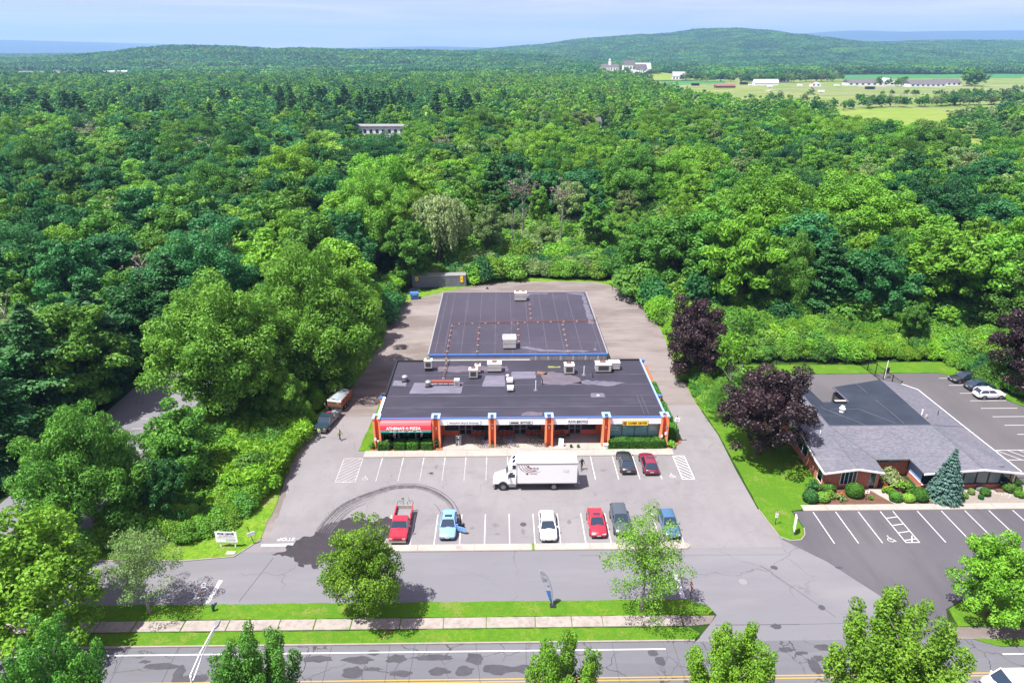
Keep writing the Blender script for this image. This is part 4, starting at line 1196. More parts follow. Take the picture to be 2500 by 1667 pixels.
# rooftop equipment
def rtu(label, x, y, z, w, d, h, fans=2, grille=True, name='rooftop_unit', base=.25, rotz=0, mat='hvac'):
    t = thing(name, label, 'air conditioner', (x, y, z), rotz, 'rooftop air conditioners')
    MB().box(-w / 2, -d / 2, base, w / 2, d / 2, base + h).build('casing', mat, t, smooth=False)
    MB().box(-w / 2 - .03, -d / 2 - .03, base + h, w / 2 + .03, d / 2 + .03, base + h + .05).build('lid', 'white', t)
    MB().box(-w / 2 + .06, -d / 2 + .06, 0, w / 2 - .06, d / 2 - .06, base).build('base', 'blackmetal', t)
    for k in range(fans):
        fx = (k + .5) / fans * w - w / 2
        f_ = MB().tube((fx, d * .22, base + h + .05), (fx, d * .22, base + h + .10), min(w / fans, d) * .34, None, 14).build('fan', 'rust' if mat == 'hvac' else 'darkgrille', t)
        MB().tube((fx, d * .22, base + h + .101), (fx, d * .22, base + h + .12), .08, None, 8).build('hub', 'metalgrey', f_)
    if grille:
        MB().box(-w * .34, -d / 2 - .02, base + h * .2, w * .34, -d / 2 - .001, base + h * .82).build('grille', 'darkgrille', t)
    else:
        MB().box(-w / 2 + .02, -d / 2 - .015, base + h * .5, w / 2 - .02, -d / 2 - .001, base + h * .53).build('panel_joint', 'metalgrey', t)
    return t
rtu('large white rooftop unit at the centre of the rear roof', 1.15, 102.8, 5.5, 2.05, 2.1, 1.45, 3, False)
rtu('large white rooftop unit at the back edge of the rear roof', 3.5, 125.6, 5.5, 2.2, 1.5, 1.35, 2, False)
rtu('grey condenser on a stand at the left rear of the plaza roof', -11.2, 96.3, 4.5, 1.15, 1.0, 1.15, 1, True, 'condenser', .55)
rtu('white condenser with brown grille left of the wide roof unit', -4.3, 93.6, 4.5, 1.25, 1.1, 1.15, 1, True, 'condenser', .25)
rtu('small white unit just behind the brown-grille condenser', -3.7, 95.4, 4.5, .8, .8, 1.0, 1, False, 'condenser')
rtu('wide pale rooftop unit with one fan near the rear wall', -1.2, 95.9, 4.5, 2.1, 1.3, 1.1, 1, False)
rtu('white condenser with dark grille right of the stained roof area', 10.0, 94.9, 4.5, 1.45, 1.3, 1.25, 1, True, 'condenser')
rtu('wide white rooftop unit at the right rear of the plaza roof', 15.2, 95.6, 4.5, 2.3, 1.5, 1.1, 1, True)
rtu('second white unit joined behind the wide right rear one', 17.0, 96.3, 4.5, 1.6, 1.2, 1.0, 0, False)
def vent_box(label, x, y, name='vent_box'):
    t = thing(name, label, 'vent', (x, y, 4.5), 0, 'white box vents on the plaza roof')
    MB().box(-.35, -.35, 0, .35, .35, .3).build('curb', 'blackmetal', t)
    MB().box(-.44, -.44, .3, .44, .44, .75).build('hood', 'white', t)
vent_box('white box vent in the middle of the plaza roof', 1.05, 91.6)
vent_box('white box vent directly in front of the other middle one', 1.1, 89.1)
def mushroom(label, x, y, z=4.5, s=1.0, mat='galv'):
    t = thing('roof_fan', label, 'vent', (x, y, z))
    MB().box(-.4 * s, -.4 * s, 0, .4 * s, .4 * s, .25).build('curb', 'mem', t)
    MB().tube((0, 0, .25), (0, 0, .6 * s), .32 * s, .36 * s, 14).build('body', mat, t, smooth=True)
    MB().ball((0, 0, .75 * s), .46 * s, .46 * s, .28 * s, 14, 8).build('dome', mat, t, smooth=True)
mushroom('round metal dome vent at the left of the plaza roof', -14.3, 92.4, 4.5, 1.0)
mushroom('round metal fan at the left end of the red duct', -10.7, 90.6, 4.5, 1.0)
mushroom('small white dome vent behind the box vents', .75, 93.4, 4.5, .55, 'white')
du = thing('exhaust_duct', 'red duct between round fan and white hood', 'duct', (0, 0, 0))
MB().box(-10.3, 90.75, 5.0, -7.0, 91.1, 5.32).build('duct', 'redpaint', du)
MB().box(-9.4, 90.8, 4.5, -9.3, 91.0, 5.0).box(-7.9, 90.8, 4.5, -7.8, 91.0, 5.0).build('support', 'rust', du)
MB().box(-7.0, 90.5, 4.55, -6.2, 91.4, 5.5).build('hood', 'hvac', du)
MB().box(-6.85, 90.48, 4.75, -6.35, 90.499, 5.3).build('louvre', 'metalgrey', du)
def pipe_vent(label, x, y, z, h, mat='white', cone=True):
    t = thing('vent_pipe', label, 'pipe', (x, y, z))
    MB().tube((0, 0, 0), (0, 0, h), .06).build('pipe', mat, t)
    if cone:
        MB().tube((0, 0, 0), (0, 0, .08), .34, .26, 14).build('flashing', 'seam', t)
pipe_vent('tall white vent pipe in a pale ring right of the box vents', 4.75, 89.3, 4.5, 1.5)
pipe_vent('white vent pipe in a pale ring near the right rear units', 12.2, 94.3, 4.5, 1.4)
pipe_vent('thin dark vent pipe left of the stained roof area', 5.8, 91.0, 4.5, .9, 'blackmetal', False)
pipe_vent('thin dark vent pipe in front of the white ringed one', 13.4, 93.3, 4.5, .9, 'blackmetal', False)
pipe_vent('short metal vent pipe near the front right of the rear roof', 14.8, 101.6, 5.5, 1.2, 'galv')
pipe_vent('grey vent stub at the left of the rear roof', -8.1, 110.8, 5.5, .8, 'metalgrey', False)
t = thing('roof_drain', 'pale round roof drain on the right of the plaza roof', 'drain', (13.45, 87.5, 4.518))
MB().tube((0, 0, 0), (0, 0, .06), .26, .2, 14).build('strainer', 'stone', t)

# ------------------------------------------------------------------ the brick office with a shingled roof
off = thing('office_building', 'low brick office with grey shingled roof around a dark flat centre', 'building')
A_, B_, C_ = (42.2, 78.4, 4.5), (55.6, 78.4, 4.5), (55.8, 92.0, 4.5)
D_, E_, F_, G_, H_ = (48.9, 92.0, 3.3), (48.9, 87.0, 3.45), (44.95, 87.0, 3.45), (44.95, 92.0, 3.45), (42.4, 92.0, 4.5)
def slabface(mb_, pts, t=.14):
    top = pts
    bot = [(x, y, z - t) for x, y, z in pts]
    n_ = len(pts)
    mb_.add(list(top) + bot, [tuple(range(n_)), tuple(range(2 * n_ - 1, n_ - 1, -1))] + [(i, n_ + i, n_ + (i + 1) % n_, (i + 1) % n_) for i in range(n_)])
mem = MB()
for q in ([A_, B_, (48.9, 84, 3.85), (44.95, 84, 3.85)], [(44.95, 84, 3.85), (48.9, 84, 3.85), E_, F_], [A_, (44.95, 84, 3.85), F_, G_, H_], [B_, C_, D_, E_, (48.9, 84, 3.85)]):
    slabface(mem, q)
flat_roof = mem.build('flat_roof', 'mem3', off)
def seam3(a, b, w=.05):
    MB().path([Vector(a) + Vector((0, 0, .02)), Vector(b) + Vector((0, 0, .02))], w, 4).build('roof_seam', 'mempatch', flat_roof)
seam3((52.2, 91.8, 3.9), (52.3, 79.0, 4.42), .035); seam3((43.6, 91.5, 4.0), (43.8, 84, 4.1), .03); seam3((43.8, 84, 4.08), (47.0, 78.7, 4.45), .035)
seam3((45, 84.1, 3.85), (48.9, 84.1, 3.85), .03); seam3((48.9, 84.1, 3.85), (51.3, 79, 4.4), .035)
seam3(A_, B_, .04); seam3(B_, C_, .07); seam3(A_, H_, .04); seam3(D_, E_, .09); seam3(F_, G_, .05)
sh = MB()
EV = 2.8
rw_pk, rw_top = (57.2, 69.8, 3.36), B_
lw_pk, lw_top = (42.3, 70.1, 3.36), (41.9, 76.4, 3.86)
vL, vR = (38.4, 72.7, 3.02), (46.2, 73.2, 2.8)
slabface(sh, [(45.9, 73.15, EV), (50.15, 73.15, EV), B_, A_])                        # middle front slope
slabface(sh, [(45.9, 73.15, EV), A_, lw_top])
slabface(sh, [lw_pk, (45.5, 70.1, EV), (45.9, 73.15, EV), lw_top])                   # left gable, east side
slabface(sh, [(38.35, 70.1, EV), lw_pk, lw_top, vL])                                 # left gable, west side
slabface(sh, [vL, lw_top, A_])
slabface(sh, [vL, A_, (41.3, 78.3, 4.12), (38.35, 78.3, 4.12)])                      # west gablet south
slabface(sh, [(38.35, 78.3, 4.12), (41.3, 78.3, 4.12), (41.4, 84, 4.05), (38.35, 83.5, EV)])
slabface(sh, [(38.35, 83.5, EV), (41.4, 84, 4.05), H_, (38.6, 92.0, EV)])
slabface(sh, [A_, H_, (41.4, 84, 4.05), (41.3, 78.3, 4.12)])
slabface(sh, [(50.15, 69.8, EV), rw_pk, B_, (50.15, 73.15, EV)])                     # right wing
slabface(sh, [rw_pk, (61.95, 69.8, EV), (61.8, 80.9, EV), B_])
slabface(sh, [B_, (61.8, 80.9, EV), (61.7, 92.0, EV), C_])
slabface(sh, [C_, (61.7, 92.0, EV), (60.3, 94.0, EV), (57.6, 95.6, EV)])
roof_o = sh.build('roof', 'shingle', off)
for a, b in ((A_, (45.9, 73.15, EV)), (rw_pk, B_), (lw_pk, lw_top), (B_, (61.8, 80.9, EV))):
    MB().path([Vector(a) + Vector((0, 0, .0)), Vector(b) + Vector((0, 0, .0))], .07, 4).build('ridge_cap', 'shingle', roof_o)
def trimbar(a, b, mat='white', w=.09, h=.2, nm='roof_trim'):
    a, b = Vector(a), Vector(b)
    d_ = (b - a).normalized()
    s_ = Vector((-d_.y, d_.x, 0)).normalized() * w / 2
    vs_ = []
    for p in (a, b):
        for q in (-1, 1):
            for zz in (-h, .02):
                vs_.append(p + s_ * q + Vector((0, 0, zz)))
    MB().add(vs_, [(0, 1, 3, 2), (4, 6, 7, 5), (0, 4, 5, 1), (2, 3, 7, 6), (1, 5, 7, 3), (0, 2, 6, 4)]).build(nm, mat, roof_o)
trimbar((38.3, 70.03, EV), (42.3, 70.03, 3.36)); trimbar((42.3, 70.03, 3.36), (45.55, 70.03, EV))
trimbar((50.1, 69.72, EV), (57.2, 69.72, 3.36)); trimbar((57.2, 69.72, 3.36), (62.05, 69.72, EV))
trimbar((38.28, 70.1, EV), (38.28, 72.7, 3.02)); trimbar((38.28, 72.7, 3.02), (38.28, 78.3, 4.12)); trimbar((38.28, 78.3, 4.12), (38.28, 83.5, EV))
trimbar((45.95, 73.08, EV), (50.1, 73.08, EV), 'metalgrey', .08, .16)
trimbar((62.0, 70.0, EV), (61.85, 80.9, EV)); trimbar((61.85, 80.9, EV), (61.78, 92.0, EV)); trimbar((61.78, 92.0, EV), (60.35, 94.0, EV), 'white')
wl_ = MB()
wl_.box(39.0, 71.0, 0, 40.85, 71.2, 2.75).box(42.85, 71.0, 0, 44.4, 71.2, 2.9).box(45.25, 71.0, 0, 45.6, 71.2, 2.75).box(40.85, 71.0, 0, 42.85, 71.2, .5).box(40.85, 71.0, 2.6, 42.85, 71.2, 3.0).box(44.4, 71.0, 2.35, 45.25, 71.2, 2.8)
wl_.box(38.9, 71.21, 0, 39.1, 91.8, 1.05).box(38.9, 72.8, 1.05, 39.1, 76.1, 2.75).box(38.9, 82.2, 1.05, 39.1, 91.8, 2.75).box(38.9, 71.21, 1.05, 39.1, 71.5, 2.75)
wl_.box(45.4, 71.21, 0, 45.6, 73.9, 2.7).box(45.61, 73.9, 0, 50.7, 74.1, 1.75).box(49.6, 73.9, 1.75, 50.7, 74.1, 2.7)
wl_.box(50.7, 70.7, 0, 50.9, 73.89, .75).box(50.91, 70.7, 0, 61.5, 70.9, .6).box(61.5, 70.7, 0, 61.7, 91.8, 2.7)
wl_.build('wall', 'brick', off)
MB().box(39.11, 91.6, 0, 44.7, 91.8, 2.6).box(49.0, 91.6, 0, 61.49, 91.8, 2.6).box(44.5, 87.3, 0, 44.7, 91.59, 3.1).box(49.3, 87.3, 0, 49.5, 91.59, 2.9).box(44.71, 86.6, 0, 49.29, 86.8, 3.1).build('rear_wall', 'backlot', off)
bw = window(40.87, 42.83, .52, 2.58, 70.98, 'panehouse', 4, 'white', off)
dr = MB().box(44.5, 71.02, .1, 45.15, 71.08, 2.3).build('door', 'panehouse', off)
MB().box(44.38, 70.97, .1, 44.5, 71.12, 2.4).box(45.15, 70.97, .1, 45.27, 71.12, 2.4).box(44.5, 70.97, 2.28, 45.15, 71.12, 2.4).build('frame', 'stone', dr)
MB().box(44.52, 70.99, 1.0, 44.6, 71.015, 1.12).build('handle', 'chrome', dr)
def yz_window(x, y0, y1, z0, z1, n_=2, glass='panehouse', frame='white', top=None):
    w_ = MB().box(x - .02, y0 + .06, z0 + .06, x + .0, y1 - .06, z1 - .06).build('window', glass, off)
    f_ = MB().box(x - .06, y0, z0, x + .03, y1, z0 + .06).box(x - .06, y0, z1 - .06, x + .03, y1, z1)
    for k in range(n_ + 1):
        ym = y0 + (y1 - y0) * k / n_
        f_.box(x - .055, ym - .035, z0 + .06, x + .03, ym + .035, z1 - .06)
    f_.build('frame', frame, w_)
yz_window(38.92, 76.1, 82.2, 1.05, 2.6, 4)
gz = MB().face([(38.93, 76.15, 2.62), (38.93, 82.1, 2.62), (38.93, 82.0, 2.9), (38.93, 78.3, 3.95), (38.93, 76.2, 3.55)]).build('gable_window', 'panehouse', off)
for y, zt in ((76.2, 3.5), (77.7, 3.8), (79.2, 3.75), (80.7, 3.3)):
    MB().box(38.88, y - .04, 2.62, 38.95, y + .04, zt).build('mullion', 'white', gz)
yz_window(38.92, 71.5, 72.75, .35, 2.6, 1)
window(45.7, 49.5, 1.78, 2.66, 73.88, 'panehouse', 3, 'metalgrey', off)
pw = MB().box(50.76, 71.0, .80, 50.82, 73.8, 2.15).build('window_panel', 'paleblue', off)
MB().box(50.72, 70.98, .72, 50.86, 73.85, .80).build('sill', 'white', pw)
MB().box(50.74, 71.0, 2.2, 50.84, 73.8, 2.72).build('soffit_panel', 'darkgrille', off)
MB().box(50.7, 70.62, .60, 54.9, 70.84, .70).build('sill', 'white', off)
for k, (xa, xb, gl) in enumerate(((50.9, 53.0, 'panehouse'), (53.02, 55.1, 'panehouse'), (55.12, 55.75, 'blind'), (55.77, 57.28, 'blind'), (57.30, 58.78, 'blind'), (58.80, 60.28, 'blind'), (60.30, 61.5, 'carglass'))):
    window(xa, xb, .72, 2.72 + (.35 if 2 < k < 6 else .12), 70.72, gl, 1, 'blackmetal', off)
MB().box(60.4, 70.66, .84, 61.4, 70.71, .92).build('rail', 'white', off)
MB().path([(61.85, 69.85, 2.7), (61.75, 70.5, 2.3), (61.72, 70.55, .15)], .06, 6).build('downspout', 'white', off)
t = thing('roof_fan', 'white two-tier roof fan on the dark office roof', 'vent', (46.15, 83.2, 3.95))
MB().tube((0, 0, 0), (0, 0, .3), .34, .28, 14).build('base', 'white', t, smooth=True)
MB().ball((0, 0, .5), .42, .42, .2, 14, 6).build('hood', 'white', t, smooth=True)
MB().tube((0, 0, .6), (0, 0, .85), .26, .26, 12).build('cap', 'white', t, smooth=True)
t = thing('skylight', 'cream box skylight at the office roof notch', 'skylight', (47.6, 86.75, 3.45))
MB().box(-.85, -.25, 0, .85, .25, .3).build('frame', 'blackmetal', t)
MB().box(-.8, -.22, .3, .8, .22, .36).build('glazing', 'stone', t)
t = thing('vent_pipe', 'white paired vent pipe on the office ridge', 'pipe', (55.85, 81.2, 4.42))
MB().tube((0, 0, 0), (0, 0, .85), .09).build('pipe', 'white', t)
MB().tube((.35, -.5, 0), (.35, -.5, .35), .2, .14, 10).build('cap', 'stone', t)
pipe_vent('thin dark vent pipe on the east shingle slope', 59.3, 83.0, 3.4, .75, 'darkgrille', False)
pipe_vent('tiny white vent on the west shingle slope', 40.5, 77.0, 4.2, .4, 'white', False)

# ------------------------------------------------------------------ fence behind the office
def fence(label, pts, h=1.8, name='metal_fence'):
    t = thing(name, label, 'fence', (0, 0, 0))
    pk = MB()
    for (a, b) in zip(pts, pts[1:]):
        a, b = Vector(a), Vector(b)
        L = (b - a).length
        n_ = max(1, round(L / 2.4))
        for k in range(n_ + 1):
            p = a.lerp(b, k / n_)
            MB().box(p.x - .05, p.y - .05, 0, p.x + .05, p.y + .05, h + .1).build('post', 'blackmetal', t)
        for z in (.2, h - .15):
            MB().tube((a.x, a.y, z), (b.x, b.y, z), .035, None, 4).build('rail', 'blackmetal', t)
        m_ = int(L / .16)
        for k in range(m_):
            p = a.lerp(b, (k + .5) / m_)
            pk.tube((p.x, p.y, .08), (p.x, p.y, h), .011, None, 3, 0, False)
    o_ = pk.build('pickets', 'blackmetal', t)
    o_['kind'] = 'stuff'
fence('long black metal fence along the back of the office lot', [(39.5, 107.2), (60.6, 107.0)], 1.8)
fence('taller black fence run coming forward to the office roof', [(60.7, 106.8), (61.6, 95.9)], 2.3)
fence('short black fence at the right corner of the office front', [(62.6, 71.2), (70, 71.4)], 1.3)
t = thing('white_post', 'white post with black box at the fence end', 'post', (62.3, 101.7, 0))
MB().tube((0, 0, 0), (0, 0, 3.2), .06).build('pole', 'white', t)
MB().box(.1, -.1, 1.0, .5, .2, 1.9).build('meter_box', 'black', t)

# ------------------------------------------------------------------ vehicles
def paint(name, col, rough=0.32, metal=0.0):
    m = flat(name, col, rough, metal, 0.6, 0.6, k=1)
    M[name] = m
    return name
paint('car_black', (0.012, 0.018, 0.022))
paint('car_maroon', (0.16, 0.008, 0.03))
paint('car_white', (0.72, 0.72, 0.74))
paint('car_red', (0.56, 0.01, 0.025))
paint('car_silverdark', (0.045, 0.06, 0.075))
paint('car_blue', (0.16, 0.33, 0.62))
paint('car_darkblue', (0.035, 0.10, 0.19))
paint('car_teal', (0.014, 0.032, 0.046))
paint('car_bed', (0.15, 0.145, 0.16), .7)

def ring_pts(y, w, zb, zt, crown=0.03):
    return [(-w * .86, y, zb), (-w * .985, y, zb + .14), (-w, y, zb + (zt - zb) * .52), (-w * .955, y, zt - .09), (-w * .84, y, zt - .01), (0, y, zt + crown),
            (w * .84, y, zt - .01), (w * .955, y, zt - .09), (w, y, zb + (zt - zb) * .52), (w * .985, y, zb + .14), (w * .86, y, zb)]

def wheel(t, x, y, r=.33, w=.2, rimr=.62):
    s = 1 if x > 0 else -1
    wh = MB().tube((x - s * w, y, r), (x, y, r), r, r, 18).build('wheel', 'tyre', t, smooth=True)
    hub = MB().tube((x, y, r), (x + s * .012, y, r), r * rimr, r * rimr * .92, 14)
    hub.build('rim', 'rim', wh)
    return wh

def car(label, x, y, rotz, col, L=4.7, W=1.84, H=1.44, style='sedan', name='parked_car', cat='car', group='cars parked in the plaza lot', sunroof=False, grille=True, open_door=False):
    """front points to local -Y"""
    t = thing(name, label, cat, (x, y, .036), rotz, group)
    h = L / 2
    w = W / 2
    suv = style in ('suv', 'van')
    hz = .80 if not suv else .98          # bonnet height
    bz = .93 if not suv else 1.08         # belt height
    cowl = -h + (1.35 if style != 'van' else .75)
    tail = {'sedan': h - .55, 'suv': h - .06, 'hatch': h - .10, 'van': h - .04}[style]
    zb = .22 if not suv else .28
    st = [(-h, .80, zb + .14, hz - .26), (-h + .10, .90, zb + .03, hz - .13), (-h + .42, .985, zb, hz - .03), (cowl - .25, 1.0, zb, bz - .05), (cowl + .3, 1.0, zb, bz), (0.3, 1.0, zb, bz + .01), (h - .95, 1.0, zb, bz + .03),
          (h - .45, .97, zb, bz + .03), (h - .12, .90, zb + .04, bz - .03), (h, .82, zb + .16, bz - .16)]
    MB().loft([ring_pts(yy, w * k, a, b, .035 if yy < cowl + .1 else .015) for yy, k, a, b in st]).build('body', col, t, smooth=True)
    # greenhouse
    gb, gt = w * .90, w * (.70 if not suv else .76)
    rf0, rf1 = cowl + (.80 if style != 'van' else .62), {'sedan': tail - .72, 'suv': tail - .42, 'hatch': tail - .62, 'van': tail - .2}[style]
    zr = H - .05
    A1, A2 = (-gb, cowl, bz - .02), (gb, cowl, bz - .02)
    B1, B2 = (-gt, rf0, zr), (gt, rf0, zr)
    C1, C2 = (-gt, rf1, zr), (gt, rf1, zr)
    D1, D2 = (-gb, tail, bz), (gb, tail, bz)
    m1, m2 = (-gt * 1.02, (rf0 + rf1) / 2, zr + .005), (gt * 1.02, (rf0 + rf1) / 2, zr + .005)
    def ins(p, q, f):
        return tuple(a + (b - a) * f for a, b in zip(p, q))
    MB().face([A1, A2, (gb * .6, cowl - .07, bz), (-gb * .6, cowl - .07, bz)]).face([A1, A2, B2, B1]).build('windshield', 'carglass', t)
    MB().face([C1, C2, D2, D1]).build('rear_window', 'carglass', t)
    for s_, (a, b, c, d) in ((-1, (A1, B1, C1, D1)), (1, (A2, B2, C2, D2))):
        sw = MB().face([a, b, c, d] if s_ < 0 else [d, c, b, a]).build('side_window', 'carglass', t)
        mid0, mid1 = ins(a, d, .46), ins(b, c, .5)
        MB().tube(mid0, mid1, .035, None, 4).build('door_pillar', col, sw)
    rfm = MB()
    # roof skin with a slight crown
    rr_ = []
    for f in (0, .12, .5, .88, 1):
        yy = rf0 + (rf1 - rf0) * f + (-.04 if f == 0 else .04 if f == 1 else 0)
        zz = zr + .05 * math.sin(math.pi * min(max(f, .12), .88)) + (0 if 0 < f < 1 else -.01)
        rr_.append([(-gt - .02, yy, zr - .03), (-gt * .86, yy, zz + .015), (0, yy, zz + .04), (gt * .86, yy, zz + .015), (gt + .02, yy, zr - .03), (0, yy, zr - .05)])
    rfm.loft(rr_)
    for a, b in ((A1, B1), (A2, B2), (C1, D1), (C2, D2)):
        rfm.tube(a, b, .045 if not suv else .06, None, 5)
    ro = rfm.build('roof', col, t, smooth=True)
    if sunroof:
        ym = rf0 + .28
        MB().box(-gt * .62, ym, zr + .088, gt * .62, ym + .42, zr + .104).build('sunroof', 'carglass', ro)
    # bright bonnet crease, lamps, plate, mirrors
    for s_ in (-1, 1):
        MB().box(s_ * w * .62 - .2, -h + .02, hz - .27, s_ * w * .62 + .2, -h + .2, hz - .13).build('headlight', 'head', t)
        MB().box(s_ * w * .66 - .19, h - .17, bz - .22, s_ * w * .66 + .19, h - .03, bz - .08).build('taillight', 'tail', t)
        MB().box(s_ * (w + .02) - .02, cowl + .18, bz + .0, s_ * (w + .17) + .0, cowl + .30, bz + .13).build('mirror', col, t)
        for yy in (-h + .86, h - .92):
            wheel(t, s_ * (w + .012), yy, .335 if not suv else .37)
            MB().tube((s_ * (w - .02), yy, .34), (s_ * (w + .004), yy, .34), .40 if not suv else .44, None, 18).build('wheel_arch', 'black', t)
    MB().box(-.42, -h - .012, zb + .14, .42, -h + .06, hz - .34).build('grille', 'black', t)
    MB().box(-.24, -h - .03, zb + .2, .24, -h - .01, zb + .32).build('number_plate', 'plate', t)
    MB().box(-.24, h + .0, zb + .32, .24, h + .02, zb + .44).build('number_plate', 'plate', t)
    MB().box(-w * .86, -h + .05, zb - .04, w * .86, h - .05, zb + .1).build('underbody', 'black', t)
    if open_door:
        dm = MB()
        a, c_, s_ = R(22), math.cos(R(22)), math.sin(R(22))
        hx, hy = w * .98, cowl + .18
        def dp(u, v, z):
            return (hx + u * c_ + v * s_, hy - u * s_ + v * c_ + 0.0, z)
        vs_ = [dp(u, v, z) for z in (zb + .1, bz - .05) for (u, v) in ((0, 0), (1.12, 0), (1.12, .1), (0, .1))]
        dm.add(vs_, [(0, 3, 2, 1), (4, 5, 6, 7), (0, 1, 5, 4), (1, 2, 6, 5), (2, 3, 7, 6), (3, 0, 4, 7)])
        d_ = dm.build('door', col, t)
        fr_ = MB().path([dp(.02, .05, bz - .05), dp(.5, .0, H - .1), dp(.95, .0, H - .1), dp(1.1, .05, bz - .05)], .025, 4)
        fr_.build('window_frame', 'black', d_)
        MB().face([dp(.05, .05, bz - .05), dp(1.08, .05, bz - .05), dp(.93, .02, H - .12), dp(.5, .02, H - .12)]).build('door_glass', 'carglass', d_)
        MB().box(w * .9, cowl + .2, .3, w * 1.012, cowl + 1.25, bz - .08).build('door_opening', 'black', t)
    return t

car('black sedan nosed in toward the plaza hedge', 15.75, 76.5, math.pi, 'car_black', 4.85, 1.88, 1.45, 'sedan')
car('maroon crossover nosed in beside the black sedan', 18.62, 76.15, math.pi, 'car_maroon', 4.6, 1.9, 1.55, 'hatch', sunroof=True)
car('light blue sedan with its driver door open', -6.1, 64.0, 0, 'car_blue', 4.7, 1.86, 1.42, 'sedan', sunroof=True, open_door=True)
car('white sedan parked alone near the middle of the island', 4.92, 63.6, 0, 'car_white', 4.85, 1.9, 1.45, 'sedan')
car('bright red sedan with dark sunroof beside the dark suv', 10.4, 64.05, 0, 'car_red', 4.6, 1.86, 1.44, 'sedan', sunroof=True)
car('dark grey suv half hidden by the yellow-green street tree', 13.1, 64.3, 0, 'car_silverdark', 4.7, 1.9, 1.66, 'suv')
car('dark blue hatchback behind the street tree at the last stall', 18.45, 63.7, 0, 'car_darkblue', 4.4, 1.82, 1.5, 'hatch')
car('black sedan in the back lot nearest the woods', 74.7, 100.6, R(-82), 'car_black', 4.9, 1.9, 1.5, 'sedan', group='cars parked behind the office')
car('dark blue sedan between black and white cars in the back lot', 75.4, 97.7, R(95), 'car_teal', 4.7, 1.85, 1.45, 'sedan', group='cars parked behind the office')
car('small white crossover in the back lot', 74.8, 94.7, R(91), 'car_white', 4.35, 1.8, 1.62, 'suv', group='cars parked behind the office')
car('white van cut off by the lower right corner on the road', 42.6, 41.6, R(-90), 'car_white', 5.6, 2.0, 2.0, 'van', 'van', 'van', None)

# pickups: cab with an open bed
def pickup(label, x, y, rotz, col, name='pickup_truck', bedcol='car_bed', group=None, L=5.7, W=1.95):
    t = thing(name, label, 'pickup truck', (x, y, .036), rotz, group)
    h, w = L / 2, W / 2
    cowl, back = -h + 1.45, -h + 3.05
    st = [(-h, .92, .45, .92), (-h + .08, .97, .38, 1.04), (cowl - .1, 1.0, .36, 1.10), (back, 1.0, .36, 1.12)]
    MB().loft([ring_pts(yy, w * k, a, b, .03) for yy, k, a, b in st]).build('body', col, t, smooth=True)
    g0, g1 = w * .9, w * .78
    A1, A2, B1, B2 = (-g0, cowl, 1.08), (g0, cowl, 1.08), (-g1, cowl + .55, 1.66), (g1, cowl + .55, 1.66)
    C1, C2, D1, D2 = (-g1, back - .12, 1.66), (g1, back - .12, 1.66), (-g0, back, 1.08), (g0, back, 1.08)
    MB().face([A1, A2, B2, B1]).build('windshield', 'carglass', t)
    for a, b in ((A1, B1), (A2, B2), (A1, A2), (B1, B2)):
        MB().tube(a, b, .035, None, 5).build('windshield_trim', 'chrome', t)
    MB().face([C1, C2, D2, D1]).build('rear_window', 'carglass', t)
    MB().face([A1, B1, C1, D1]).build('side_window', 'carglass', t)
    MB().face([D2, C2, B2, A2]).build('side_window', 'carglass', t)
    MB().box(-g1 - .02, cowl + .5, 1.64, g1 + .02, back - .08, 1.72).tube(C1, D1, .05, None, 5).tube(C2, D2, .05, None, 5).build('roof', col, t)
    bed = MB().box(-w + .12, back + .05, .55, w - .12, h - .08, .62).build('bed', bedcol, t)
    MB().box(-w, back + .03, .42, -w + .1, h, 1.12).box(w - .1, back + .03, .42, w, h, 1.12).build('bed_side', col, bed)
    MB().box(-w + .11, h - .07, .45, w - .11, h, 1.10).build('tailgate', 'stone' if col == 'car_red' else col, bed)
    MB().box(-w + .11, back + .03, .45, w - .11, back + .09, 1.12).build('bed_front', col, bed)
    for s_ in (-1, 1):
        for yy in (-h + .95, h - 1.15):
            wheel(t, s_ * (w + .02), yy, .38, .24)
        MB().box(s_ * w * .72 - .16, -h - .02, .7, s_ * w * .72 + .16, -h + .04, .9).build('headlight', 'head', t)
        MB().box(s_ * (w + .02), cowl + .15, 1.1, s_ * (w + .26), cowl + .25, 1.3).build('mirror', 'chrome', t)
    MB().box(-w * .96, -h - .14, .42, w * .96, -h - .03, .60).build('bumper', 'chrome', t)
    MB().box(-w * .5, -h - .02, .66, w * .5, -h + .02, .92).build('grille', 'darkgrille', t)
    MB().box(-w * .85, -h + .1, .3, w * .85, h - .1, .5).build('chassis', 'black', t)
    return t
pickup('red pickup with an open bed beside the wet patch', -11.35, 64.0, R(-1), 'car_red', bedcol='car_bed')
wt = pickup('dark work pickup with tools in its bed, parked on the drive', -24.95, 87.9, R(-10), 'car_teal', name='work_pickup')
for nm, lb, ct, bx_, m_, (x, y, z) in (('cement_sack', 'red bundle standing in the work pickup bed', 'bundle', (-.3, -.25, 0, .3, .25, .5), 'inkred', (-25.1, 89.3, .7)), ('tool_box', 'grey tool box in the work pickup bed', 'tool box', (-.25, -.3, 0, .3, .3, .45), 'metalgrey', (-24.45, 89.6, .7))):
    t = thing(nm, lb, ct, (x, y, z))
    MB().box(*bx_).build('body', m_, t)
    MB().box(bx_[0] - .02, bx_[1] - .02, bx_[5], bx_[3] + .02, bx_[4] + .02, bx_[5] + .05).build('lid', m_, t)
